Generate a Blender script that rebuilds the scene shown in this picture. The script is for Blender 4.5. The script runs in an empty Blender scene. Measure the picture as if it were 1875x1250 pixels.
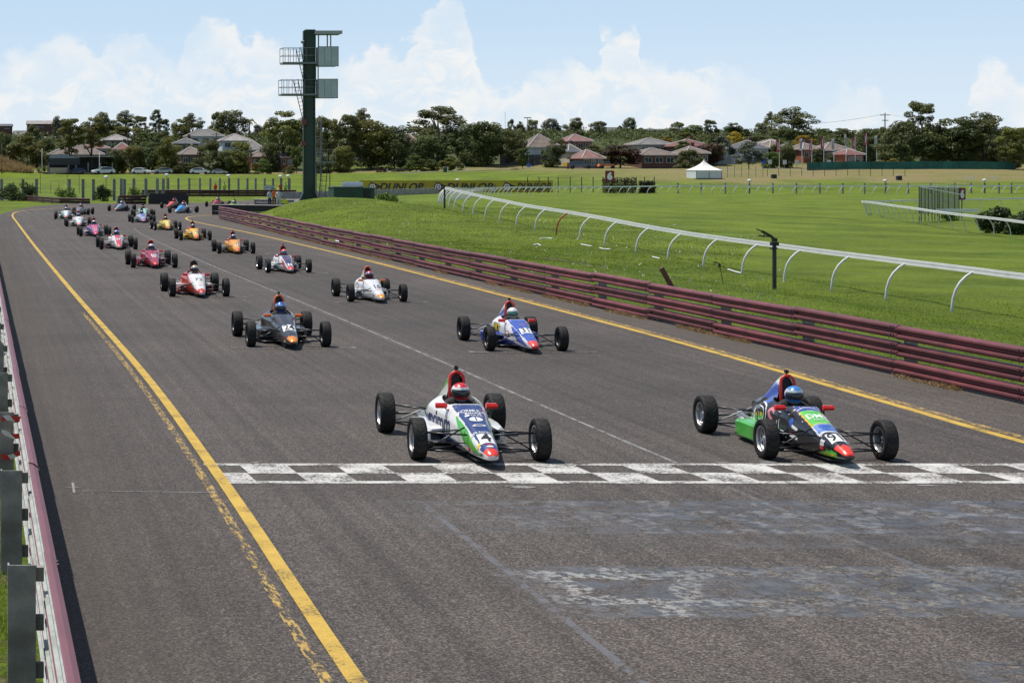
import bpy, bmesh, math, random
import numpy as np
from mathutils import Vector, Matrix
from mathutils.bvhtree import BVHTree
from math import sin, cos, pi, radians, atan2, sqrt, exp

random.seed(7)
S = bpy.context.scene
COL = S.collection

# ---------------------------------------------------------------- camera
FPX, HX, HY, CH = 3300.0, -40.0, 307.0, 3.75     # focal length in photo pixels, track vanishing point, camera height
cam_d = bpy.data.cameras.new('camera')
cam = bpy.data.objects.new('camera', cam_d)
COL.objects.link(cam)
cam.location = (0, 0, CH)
cam.rotation_euler = (radians(90), 0, 0)
cam_d.sensor_width = 36.0
cam_d.lens = FPX / 1875 * 36
cam_d.shift_x = (937.5 - HX) / 1875
cam_d.shift_y = -(625 - HY) / 1875
cam_d.clip_start = 0.5
cam_d.clip_end = 9000
S.camera = cam

# ---------------------------------------------------------------- light
SUNV = Vector((-0.33, 0.27, 1.0)).normalized()    # towards the sun
sun_el = math.asin(SUNV.z)
sun_az = atan2(SUNV.x, SUNV.y)
sd = bpy.data.lights.new('sun', 'SUN')
sd.energy = 5.0
sd.angle = radians(0.5)
sd.color = (1.0, 0.955, 0.88)
so = bpy.data.objects.new('sun', sd)
COL.objects.link(so)
so.rotation_euler = SUNV.to_track_quat('Z', 'Y').to_euler()
S.view_settings.view_transform = 'Standard'
S.view_settings.look = 'None'
S.view_settings.gamma = 1
S.view_settings.use_curve_mapping = False
S.view_settings.exposure = 0.0
S.cycles.max_bounces = 6
S.cycles.transparent_max_bounces = 8

W = bpy.data.worlds.new('World')
S.world = W
W.use_nodes = True

def nd(nt, t, **k):
    n = nt.nodes.new(t)
    for a, b in k.items():
        setattr(n, a, b)
    return n

def mth(nt, op, a, b=None, c=None, clamp=False):
    n = nt.nodes.new('ShaderNodeMath')
    n.operation = op
    n.use_clamp = clamp
    for i, v in enumerate((a, b, c)):
        if v is None:
            continue
        if isinstance(v, (int, float)):
            n.inputs[i].default_value = v
        else:
            nt.links.new(v, n.inputs[i])
    return n.outputs[0]

def mixc(nt, f, a, b, mode='MIX'):
    n = nt.nodes.new('ShaderNodeMix')
    n.data_type = 'RGBA'
    n.blend_type = mode
    for s, v in ((0, f), (6, a), (7, b)):
        if isinstance(v, (int, float)):
            n.inputs[s].default_value = v
        elif isinstance(v, (tuple, list)):
            n.inputs[s].default_value = (v[0], v[1], v[2], 1)
        else:
            nt.links.new(v, n.inputs[s])
    return n.outputs[2]

def rmp(nt, v, a, b, c=0.0, d=1.0, smooth=True):
    n = nt.nodes.new('ShaderNodeMapRange')
    n.interpolation_type = 'SMOOTHSTEP' if smooth else 'LINEAR'
    n.clamp = True
    nt.links.new(v, n.inputs[0])
    for i, x in ((1, a), (2, b), (3, c), (4, d)):
        n.inputs[i].default_value = x
    return n.outputs[0]

def noise(nt, vec, scale, detail=3, rough=0.5, dist=0.0):
    n = nt.nodes.new('ShaderNodeTexNoise')
    n.inputs['Scale'].default_value = scale
    n.inputs['Detail'].default_value = detail
    n.inputs['Roughness'].default_value = rough
    n.inputs['Distortion'].default_value = dist
    if vec is not None:
        nt.links.new(vec, n.inputs['Vector'])
    return n.outputs[0]

def comb(nt, x, y, z=0.0):
    n = nt.nodes.new('ShaderNodeCombineXYZ')
    for i, v in enumerate((x, y, z)):
        if isinstance(v, (int, float)):
            n.inputs[i].default_value = v
        else:
            nt.links.new(v, n.inputs[i])
    return n.outputs[0]

def build_world():
    nt = W.node_tree
    nt.nodes.clear()
    out = nd(nt, 'ShaderNodeOutputWorld')
    bg = nd(nt, 'ShaderNodeBackground')
    bg.inputs['Strength'].default_value = 0.12
    nt.links.new(bg.outputs[0], out.inputs[0])
    sky = nd(nt, 'ShaderNodeTexSky', sky_type='NISHITA')
    sky.sun_disc = False
    sky.sun_elevation = sun_el
    sky.sun_rotation = sun_az
    sky.altitude = 50
    sky.air_density = 1.0
    sky.dust_density = 1.2
    sky.ozone_density = 1.0
    tc = nd(nt, 'ShaderNodeTexCoord')
    sp = nd(nt, 'ShaderNodeSeparateXYZ')
    nt.links.new(tc.outputs['Generated'], sp.inputs[0])
    x, y, z = sp.outputs
    az = mth(nt, 'ARCTAN2', x, y)
    hyp = mth(nt, 'SQRT', mth(nt, 'ADD', mth(nt, 'MULTIPLY', x, x), mth(nt, 'MULTIPLY', y, y)))
    el = mth(nt, 'DIVIDE', z, mth(nt, 'MAXIMUM', hyp, 0.05))
    azp = mth(nt, 'PINGPONG', mth(nt, 'ADD', az, 0.0), 0.54)     # the bank of cumulus goes on all round the horizon
    tops = [(-60,120),(0,100),(60,82),(95,50),(150,58),(165,88),(180,92),(215,66),(265,58),(300,88),(320,110),(345,70),(378,34),(430,42),(442,72),
            (470,52),(520,74),(540,92),(600,125),(620,120),(690,84),(730,92),(755,52),(785,8),(808,-25),(845,-5),(862,50),
            (872,90),(888,150),(905,165),(950,150),(985,125),(1040,108),(1092,110),(1102,52),(1165,48),(1172,104),(1240,122),(1300,128),
            (1370,132),(1415,158),(1425,215),(1500,215),(1545,155),(1600,150),(1640,205),(1770,215),(1798,125),(1830,108),(1860,140),(1900,150)]
    fc = nd(nt, 'ShaderNodeFloatCurve')
    cu = fc.mapping.curves[0]
    pts = []
    for px, r in tops:
        a = math.atan((px + 40) / FPX)
        e = (HY - r) / FPX * cos(a)
        pts.append((max(0.0, a / 0.54), e / 0.12))
    pts[0] = (0.0, pts[0][1])
    cu.points[0].location = pts[0]
    cu.points[1].location = (1.0, pts[-1][1])
    for p in pts[1:]:
        if p[0] < 0.999:
            cu.points.new(p[0], p[1])
    for p in cu.points:
        p.handle_type = 'VECTOR'
    fc.mapping.update()
    # billows push the outline about
    v1 = comb(nt, mth(nt, 'MULTIPLY', az, 1.0), mth(nt, 'MULTIPLY', el, 1.25), 3.7)
    n1 = noise(nt, v1, 45, 6, 0.62, 0.6)
    n2 = noise(nt, v1, 120, 6, 0.65, 0.5)
    wob = mth(nt, 'MULTIPLY', mth(nt, 'SUBTRACT', n1, 0.5), 0.016)
    azw = mth(nt, 'ADD', azp, wob)
    nt.links.new(mth(nt, 'DIVIDE', azw, 0.54), fc.inputs[1])
    T = mth(nt, 'MULTIPLY', fc.outputs[0], 0.12)
    d = mth(nt, 'SUBTRACT', T, el)
    d = mth(nt, 'ADD', d, mth(nt, 'MULTIPLY', mth(nt, 'SUBTRACT', n1, 0.5), 0.024))
    d = mth(nt, 'ADD', d, mth(nt, 'MULTIPLY', mth(nt, 'SUBTRACT', n2, 0.5), 0.016))
    m = rmp(nt, d, -0.0014, 0.0065)
    # thin patches lower down
    n3 = noise(nt, v1, 16, 5, 0.55, 0.4)
    thin = rmp(nt, n3, 0.36, 0.58, 0.28, 0.88)
    m = mth(nt, 'MULTIPLY', m, thin)
    m = mth(nt, 'MULTIPLY', m, rmp(nt, z, -0.01, 0.0))
    # sunlit tops against greyer folds
    edge = rmp(nt, d, 0.002, 0.03, 1.0, 0.0)
    fold = rmp(nt, noise(nt, v1, 52, 7, 0.64, 0.8), 0.42, 0.62)
    lum = mth(nt, 'MAXIMUM', mth(nt, 'MULTIPLY', edge, 0.8), fold)
    cc = mixc(nt, lum, (6.2, 7.0, 7.7), (7.75, 7.7, 7.55))
    hz = rmp(nt, el, 0.05, 0.34, 0.97, 0.0, False)
    tint = mixc(nt, rmp(nt, el, 0.0, 0.1), (6.1, 7.0, 7.8), (4.6, 6.15, 7.9))
    base = mixc(nt, hz, sky.outputs[0], tint)
    base = mixc(nt, rmp(nt, z, -0.02, 0.0, 0.0, 1.0), (3.0, 3.2, 3.0), base)
    high = rmp(nt, noise(nt, comb(nt, mth(nt, 'DIVIDE', x, mth(nt, 'MAXIMUM', z, 0.06)), mth(nt, 'DIVIDE', y, mth(nt, 'MAXIMUM', z, 0.06)), 1.0), 0.6, 6, 0.6), 0.60, 0.72)
    high = mth(nt, 'MULTIPLY', high, rmp(nt, z, 0.14, 0.3))
    base = mixc(nt, mth(nt, 'MULTIPLY', high, 0.85), base, (8.8, 9.0, 9.1))
    fin = mixc(nt, m, base, cc)
    nt.links.new(fin, bg.inputs['Color'])
build_world()

# ---------------------------------------------------------------- helpers
def G(px, row, z=0.0):
    """the point at height z that the photograph shows at pixel (px, row)"""
    Y = FPX * (CH - z) / (row - HY)
    return ((px - HX) * Y / FPX, Y)

def AX(px, Y):
    return (px - HX) * Y / FPX

def ZR(row, Y):
    return CH - (row - HY) * Y / FPX

def sstep(a, b, v):
    t = min(1.0, max(0.0, (v - a) / (b - a)))
    return t * t * (3 - 2 * t)

def lerp(a, b, t):
    return a + (b - a) * t

def interp(x, tab):
    if x <= tab[0][0]:
        return tab[0][1]
    for (x0, y0), (x1, y1) in zip(tab, tab[1:]):
        if x <= x1:
            return y0 + (y1 - y0) * (x - x0) / (x1 - x0)
    return tab[-1][1]

class MB:
    """collects faces and links them as one mesh object"""
    def __init__(s):
        s.v, s.f, s.m = [], [], []
        s.cur = 0
    def add(s, vs, fs, m=None):
        o = len(s.v)
        s.v += [tuple(p) for p in vs]
        for f in fs:
            s.f.append(tuple(i + o for i in f))
            s.m.append(s.cur if m is None else m)
    def box(s, c, d, rz=0.0, m=None, taper=1.0):
        x, y, z = d[0] / 2, d[1] / 2, d[2] / 2
        vs = []
        for sz in (-1, 1):
            t = taper if sz > 0 else 1.0
            for sx, sy in ((-1, -1), (1, -1), (1, 1), (-1, 1)):
                a, b = sx * x * t, sy * y * t
                vs.append((c[0] + a * cos(rz) - b * sin(rz), c[1] + a * sin(rz) + b * cos(rz), c[2] + sz * z))
        s.add(vs, [(3, 2, 1, 0), (4, 5, 6, 7), (0, 1, 5, 4), (1, 2, 6, 5), (2, 3, 7, 6), (3, 0, 4, 7)], m)
    def sweep(s, pts, r, n=6, m=None, cap=True):
        pts = [Vector(p) for p in pts]
        rr = r if isinstance(r, (list, tuple)) else [r] * len(pts)
        vs = []
        up = Vector((0, 0, 1))
        d0 = (pts[1] - pts[0]).normalized()
        if abs(d0.dot(up)) > 0.9:
            up = Vector((0, 1, 0)) if abs(d0.y) < 0.7 else Vector((1, 0, 0))
        for i, p in enumerate(pts):
            d = (pts[min(i + 1, len(pts) - 1)] - pts[max(i - 1, 0)]).normalized()
            a = d.cross(up)
            if a.length < 1e-4:
                a = d.cross(Vector((1, 0.1, 0)))
            a.normalize()
            b = a.cross(d).normalized()
            up = b
            for k in range(n):
                t = 2 * pi * k / n
                vs.append(p + (a * cos(t) + b * sin(t)) * rr[i])
        fs = []
        for i in range(len(pts) - 1):
            for k in range(n):
                k2 = (k + 1) % n
                fs.append((i * n + k, i * n + k2, (i + 1) * n + k2, (i + 1) * n + k))
        if cap:
            fs.append(tuple(range(n - 1, -1, -1)))
            fs.append(tuple((len(pts) - 1) * n + k for k in range(n)))
        s.add(vs, fs, m)
    def tube(s, a, b, r, n=6, m=None):
        s.sweep([a, b], r, n, m)
    def lathe(s, prof, n=32, axis='x', c=(0, 0, 0), m=None, closed=False):
        vs = []
        for (a, r) in prof:
            for k in range(n):
                t = 2 * pi * k / n
                if axis == 'x':
                    p = (c[0] + a, c[1] + r * cos(t), c[2] + r * sin(t))
                else:
                    p = (c[0] + r * cos(t), c[1] + r * sin(t), c[2] + a)
                vs.append(p)
        fs = []
        L = len(prof)
        for i in range(L - (0 if closed else 1)):
            j = (i + 1) % L
            for k in range(n):
                k2 = (k + 1) % n
                fs.append((i * n + k, i * n + k2, j * n + k2, j * n + k))
        s.add(vs, fs, m)
    def mesh(s, name, mats=None, smooth=False):
        me = bpy.data.meshes.new(name)
        me.from_pydata(s.v, [], s.f)
        for mt in (mats if isinstance(mats, (list, tuple)) else ([mats] if mats else [])):
            me.materials.append(mt)
        if any(s.m):
            me.polygons.foreach_set('material_index', s.m)
        if smooth:
            me.polygons.foreach_set('use_smooth', [True] * len(s.f))
        me.update()
        return me
    def build(s, name, mats=None, parent=None, smooth=False, loc=(0, 0, 0), rz=0.0):
        return link(name, s.mesh(name, mats, smooth), parent, loc, rz)

def link(name, me, parent=None, loc=(0, 0, 0), rz=0.0, scale=None):
    o = bpy.data.objects.new(name, me)
    COL.objects.link(o)
    o.location = loc
    o.rotation_euler = (0, 0, rz)
    if scale is not None:
        o.scale = scale
    if parent is not None:
        o.parent = parent
    return o

def tag(o, label=None, cat=None, group=None, kind=None):
    if label: o['label'] = label
    if cat: o['category'] = cat
    if group: o['group'] = group
    if kind: o['kind'] = kind
    return o

def thing(name, label, cat, loc=(0, 0, 0), rz=0.0, group=None):
    return tag(link(name, None, None, loc, rz), label, cat, group)

# ---------------------------------------------------------------- materials
def mat(name, col, rough=0.6, metal=0.0, coat=0.0, nz=0.0, nscale=5.0, bump=0.0, bscale=30.0, spec=0.5, trans=0.0, rand=0.0):
    m = bpy.data.materials.new(name)
    m.use_nodes = True
    nt = m.node_tree
    b = nt.nodes['Principled BSDF']
    b.inputs['Roughness'].default_value = rough
    b.inputs['Metallic'].default_value = metal
    b.inputs['Coat Weight'].default_value = coat
    b.inputs['Specular IOR Level'].default_value = spec
    b.inputs['Base Color'].default_value = (*col, 1)
    tc = nd(nt, 'ShaderNodeTexCoord')
    c = None
    if nz > 0:
        f = rmp(nt, noise(nt, tc.outputs['Object'], nscale, 5, 0.6), 0.3, 0.7)
        c = mixc(nt, f, tuple(x * (1 - nz) for x in col), tuple(min(1, x * (1 + nz)) for x in col))
    if rand > 0:
        oi = nd(nt, 'ShaderNodeObjectInfo')
        g = rmp(nt, oi.outputs['Random'], 0, 1, 1 - rand, 1 + rand, False)
        n = nd(nt, 'ShaderNodeVectorMath', operation='SCALE')
        if c is None:
            n.inputs[0].default_value = col
        else:
            nt.links.new(c, n.inputs[0])
        nt.links.new(g, n.inputs['Scale'])
        c = n.outputs[0]
    if c is not None:
        nt.links.new(c, b.inputs['Base Color'])
    if bump > 0:
        bp = nd(nt, 'ShaderNodeBump')
        bp.inputs['Strength'].default_value = bump
        bp.inputs['Distance'].default_value = 0.02
        nt.links.new(noise(nt, tc.outputs['Object'], bscale, 4, 0.6), bp.inputs['Height'])
        nt.links.new(bp.outputs[0], b.inputs['Normal'])
    return m

def leafmat(name, c0, c1, trans=0.25):
    """leaves: colour varies leaf clump by clump and tree by tree, some light comes through"""
    m = bpy.data.materials.new(name)
    m.use_nodes = True
    nt = m.node_tree
    nt.nodes.clear()
    out = nd(nt, 'ShaderNodeOutputMaterial')
    tc = nd(nt, 'ShaderNodeTexCoord')
    oi = nd(nt, 'ShaderNodeObjectInfo')
    f = rmp(nt, noise(nt, tc.outputs['Object'], 1.1, 4, 0.7), 0.3, 0.7)
    c = mixc(nt, f, c0, c1)
    hs = nd(nt, 'ShaderNodeHueSaturation')
    nt.links.new(c, hs.inputs['Color'])
    nt.links.new(rmp(nt, oi.outputs['Random'], 0, 1, 0.487, 0.513, False), hs.inputs['Hue'])
    nt.links.new(rmp(nt, oi.outputs['Random'], 0, 1, 0.8, 1.2, False), hs.inputs['Value'])
    d = nd(nt, 'ShaderNodeBsdfPrincipled')
    d.inputs['Roughness'].default_value = 0.55
    d.inputs['Specular IOR Level'].default_value = 0.35
    t = nd(nt, 'ShaderNodeBsdfTranslucent')
    nt.links.new(hs.outputs[0], d.inputs['Base Color'])
    nt.links.new(hs.outputs[0], t.inputs['Color'])
    mx = nd(nt, 'ShaderNodeMixShader')
    mx.inputs[0].default_value = trans
    nt.links.new(d.outputs[0], mx.inputs[1])
    nt.links.new(t.outputs[0], mx.inputs[2])
    nt.links.new(mx.outputs[0], out.inputs[0])
    return m

# asphalt as a node group, so worn paint can show the same asphalt
def asphalt_group():
    g = bpy.data.node_groups.new('asphalt', 'ShaderNodeTree')
    g.interface.new_socket('Color', in_out='OUTPUT', socket_type='NodeSocketColor')
    g.interface.new_socket('Height', in_out='OUTPUT', socket_type='NodeSocketFloat')
    g.interface.new_socket('Worn', in_out='OUTPUT', socket_type='NodeSocketFloat')
    go = nd(g, 'NodeGroupOutput')
    geo = nd(g, 'ShaderNodeNewGeometry')
    P = geo.outputs['Position']
    sp = nd(g, 'ShaderNodeSeparateXYZ')
    g.links.new(P, sp.inputs[0])
    X, Y, Z = sp.outputs
    vor = nd(g, 'ShaderNodeTexVoronoi', feature='F1')
    vor.inputs['Scale'].default_value = 62
    g.links.new(P, vor.inputs['Vector'])
    stone = vor.outputs['Color']
    bw = nd(g, 'ShaderNodeSeparateColor')
    g.links.new(stone, bw.inputs[0])
    grain = mth(g, 'POWER', bw.outputs[0], 2.2)
    c = mixc(g, grain, (0.040, 0.033, 0.028), (0.185, 0.158, 0.138))
    fine = rmp(g, noise(g, P, 130, 2, 0.6), 0.35, 0.7, 0.62, 1.26, False)
    cs = nd(g, 'ShaderNodeVectorMath', operation='SCALE')
    g.links.new(c, cs.inputs[0]); g.links.new(fine, cs.inputs['Scale'])
    c = cs.outputs[0]
    # broad stains and along-track streaks
    st = rmp(g, noise(g, P, 0.22, 5, 0.6), 0.3, 0.7, 0.80, 1.16, False)
    lv = comb(g, mth(g, 'MULTIPLY', X, 1.6), mth(g, 'MULTIPLY', Y, 0.05), 0.0)
    ls = rmp(g, noise(g, lv, 1.0, 5, 0.6), 0.3, 0.7, 0.84, 1.1, False)
    k = mth(g, 'MULTIPLY', st, ls)
    lv2 = comb(g, mth(g, 'MULTIPLY', X, 5.5), mth(g, 'MULTIPLY', Y, 0.035), 4.0)
    k = mth(g, 'MULTIPLY', k, rmp(g, noise(g, lv2, 1.0, 4, 0.65), 0.36, 0.60, 0.76, 1.07, False))
    k = mth(g, 'MULTIPLY', k, rmp(g, X, 0.8, 3.4, 0.74, 1.0))
    k = mth(g, 'MULTIPLY', k, rmp(g, noise(g, comb(g, mth(g, 'MULTIPLY', X, .25), Y, 9.0), 0.35, 3, 0.6), 0.35, 0.65, 0.92, 1.06, False))
    # darker rubbered line on the right of the grid
    rub = mth(g, 'MULTIPLY', rmp(g, X, 8.0, 11.0), rmp(g, X, 12.5, 15.2, 1.0, 0.0))
    rub = mth(g, 'MULTIPLY', rub, rmp(g, Y, 22, 30))
    rub = mth(g, 'MULTIPLY', rub, rmp(g, Y, 70, 110, 1.0, 0.0))
    k = mth(g, 'MULTIPLY', k, mth(g, 'SUBTRACT', 1.0, mth(g, 'MULTIPLY', rub, 0.2)))
    cs = nd(g, 'ShaderNodeVectorMath', operation='SCALE')
    g.links.new(c, cs.inputs[0]); g.links.new(k, cs.inputs['Scale'])
    c = cs.outputs[0]
    # browner shoulder next to both barriers
    sh = mth(g, 'MAXIMUM', rmp(g, X, 0.9, 2.4, 0.55, 0.0), mth(g, 'MULTIPLY', rmp(g, X, 14.2, 16.3), rmp(g, Y, 24, 34)))
    c = mixc(g, mth(g, 'MULTIPLY', sh, 0.45), c, (0.085, 0.070, 0.056))
    # over-painted bands beyond the line: smooth dark sealer, cracked
    def band(y0, y1, xa, xb):
        w = mth(g, 'ADD', Y, mth(g, 'MULTIPLY', mth(g, 'SUBTRACT', noise(g, P, 6, 3), 0.5), 0.06))
        a = mth(g, 'MULTIPLY', rmp(g, w, y0 - 0.01, y0 + 0.02), rmp(g, w, y1 - 0.02, y1 + 0.01, 1.0, 0.0))
        return mth(g, 'MULTIPLY', a, rmp(g, X, xa, xb))
    b1 = band(18.5, 20.32, 3.2, 8.2)
    b2 = mth(g, 'MULTIPLY', band(17.75, 18.5, 4.5, 9.5), 0.55)
    b3 = band(15.05, 16.98, 4.6, 5.6)
    b4 = band(13.0, 13.7, 7.2, 7.4)
    bb = mth(g, 'MAXIMUM', mth(g, 'MAXIMUM', b1, b2), mth(g, 'MAXIMUM', b3, b4))
    wear = rmp(g, noise(g, P, 2.6, 8, 0.8), 0.42, 0.56)
    sm = mth(g, 'MULTIPLY', bb, mth(g, 'MULTIPLY', wear, 0.8))
    dark = mixc(g, rmp(g, noise(g, P, 3.1, 5, 0.6), 0.35, 0.68), (0.040, 0.041, 0.045), (0.088, 0.092, 0.102))
    c = mixc(g, sm, c, dark)
    # ghosts of painted letters
    lett = nd(g, 'ShaderNodeTexBrick')
    lett.inputs['Scale'].default_value = 1.0
    lett.inputs['Brick Width'].default_value = 1.15
    lett.inputs['Row Height'].default_value = 0.95
    lett.inputs['Mortar Size'].default_value = 0.17
    lett.inputs['Mortar Smooth'].default_value = 0.4
    lett.inputs['Color1'].default_value = (0, 0, 0, 1); lett.inputs['Color2'].default_value = (0.3, 0.3, 0.3, 1)
    lett.inputs['Mortar'].default_value = (1, 1, 1, 1)
    dv = nd(g, 'ShaderNodeVectorMath', operation='ADD')
    nn = nd(g, 'ShaderNodeTexNoise'); nn.inputs['Scale'].default_value = 0.8
    g.links.new(P, nn.inputs['Vector'])
    g.links.new(nn.outputs['Color'], dv.inputs[0]); g.links.new(P, dv.inputs[1])
    g.links.new(dv.outputs[0], lett.inputs['Vector'])
    ghost = mth(g, 'MULTIPLY', lett.outputs['Color'], rmp(g, noise(g, P, 5, 6, 0.75), 0.46, 0.6))
    cr = nd(g, 'ShaderNodeTexVoronoi', feature='DISTANCE_TO_EDGE')
    cr.inputs['Scale'].default_value = 3.6
    g.links.new(dv.outputs[0], cr.inputs['Vector'])
    crack = rmp(g, cr.outputs['Distance'], 0.012, 0.05, 1.0, 0.0)
    crack = mth(g, 'MULTIPLY', crack, mth(g, 'MULTIPLY', bb, rmp(g, noise(g, P, 1.2, 3), 0.45, 0.6)))
    gh1 = mth(g, 'MULTIPLY', mth(g, 'MULTIPLY', ghost, mth(g, 'MAXIMUM', b1, mth(g, 'MULTIPLY', b2, 0.6))), 0.5)
    c = mixc(g, gh1, c, (0.24, 0.24, 0.245))
    flake = mth(g, 'MULTIPLY', rmp(g, noise(g, P, 9, 6, 0.75), 0.47, 0.55), mth(g, 'MULTIPLY', b3, rmp(g, X, 4.6, 7.6, 1.0, 0.25)))
    c = mixc(g, mth(g, 'MULTIPLY', mth(g, 'MULTIPLY', flake, lett.outputs['Color']), 0.75), c, (0.40, 0.40, 0.38))
    yf = mth(g, 'MULTIPLY', mth(g, 'MAXIMUM', b3, b4), mth(g, 'MULTIPLY', rmp(g, X, 6.9, 7.6), rmp(g, noise(g, P, 7, 6, 0.75), 0.57, 0.63)))
    c = mixc(g, mth(g, 'MULTIPLY', yf, 0.5), c, (0.30, 0.25, 0.14))
    c = mixc(g, mth(g, 'MULTIPLY', crack, 0.85), c, (0.025, 0.024, 0.023))
    # hairline cracks and pale repaired seams running up the straight
    def seam(x0, y0, x1, y1, w, col, kk):
        nonlocal c
        sl = (x1 - x0) / (y1 - y0)
        xx = mth(g, 'ADD', mth(g, 'MULTIPLY', mth(g, 'SUBTRACT', Y, y0), sl), x0)
        ww = mth(g, 'MULTIPLY', mth(g, 'SUBTRACT', noise(g, P, 1.7, 4), 0.5), 0.06)
        dd = mth(g, 'ABSOLUTE', mth(g, 'ADD', mth(g, 'SUBTRACT', X, xx), ww))
        a = rmp(g, dd, w * 0.6, w, 1.0, 0.0)
        a = mth(g, 'MULTIPLY', a, rmp(g, noise(g, P, 5, 4, 0.7), 0.38, 0.55))
        a = mth(g, 'MULTIPLY', a, mth(g, 'MULTIPLY', rmp(g, Y, min(y0, y1) - 0.05, min(y0, y1) + 0.05), rmp(g, Y, max(y0, y1) - 0.1, max(y0, y1) + 0.1, 1.0, 0.0)))
        c = mixc(g, mth(g, 'MULTIPLY', a, kk), c, col)
    for (pa, pb, w, col, kk) in [((780, 925), (1180, 1250), .045, (.115, .118, .13), .8), ((1330, 890), (1640, 1020), .04, (.14, .14, .14), .5),
                                 ((1640, 1020), (1875, 1110), .05, (.11, .115, .13), .7), ((420, 655), (800, 930), .02, (.06, .06, .065), .5)]:
        a = G(*pa); b = G(*pb)
        seam(a[0], a[1], b[0], b[1], w, col, kk)
    g.links.new(c, go.inputs['Color'])
    g.links.new(mth(g, 'MULTIPLY', bw.outputs[1], mth(g, 'SUBTRACT', 1.0, mth(g, 'MULTIPLY', sm, 0.85))), go.inputs['Height'])
    g.links.new(sm, go.inputs['Worn'])
    return g
AG = asphalt_group()

def road_mat(name, paint=None, lo=0.42, hi=0.56, scale=22, streak=None):
    m = bpy.data.materials.new(name)
    m.use_nodes = True
    nt = m.node_tree
    b = nt.nodes['Principled BSDF']
    ag = nd(nt, 'ShaderNodeGroup')
    ag.node_tree = AG
    c = ag.outputs['Color']
    ro = rmp(nt, ag.outputs['Worn'], 0, 1, 0.86, 0.5)
    if paint:
        geo = nd(nt, 'ShaderNodeNewGeometry')
        P = geo.outputs['Position']
        f1 = noise(nt, P, scale, 6, 0.72)
        f2 = noise(nt, P, 2.0, 4, 0.6)
        f = mth(nt, 'ADD', mth(nt, 'MULTIPLY', f1, 0.6), mth(nt, 'MULTIPLY', f2, 0.4))
        if streak:
            mp = nd(nt, 'ShaderNodeVectorMath', operation='MULTIPLY')
            mp.inputs[1].default_value = streak
            nt.links.new(P, mp.inputs[0])
            f = mth(nt, 'ADD', mth(nt, 'MULTIPLY', f, 0.4), mth(nt, 'MULTIPLY', noise(nt, mp.outputs[0], 1.0, 5, 0.7), 0.6))
        mk = rmp(nt, f, lo, hi)
        tone = rmp(nt, f2, 0.3, 0.7, 0.82, 1.08, False)
        sc = nd(nt, 'ShaderNodeVectorMath', operation='SCALE')
        sc.inputs[0].default_value = paint
        nt.links.new(tone, sc.inputs['Scale'])
        gr = mixc(nt, mth(nt, 'MULTIPLY', ag.outputs['Height'], 0.18), sc.outputs[0], c)
        c = mixc(nt, mk, c, gr)
    nt.links.new(c, b.inputs['Base Color'])
    nt.links.new(ro, b.inputs['Roughness'])
    b.inputs['Specular IOR Level'].default_value = 0.35
    bp = nd(nt, 'ShaderNodeBump')
    bp.inputs['Strength'].default_value = 0.6
    bp.inputs['Distance'].default_value = 0.006
    nt.links.new(ag.outputs['Height'], bp.inputs['Height'])
    nt.links.new(bp.outputs[0], b.inputs['Normal'])
    return m

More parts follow.
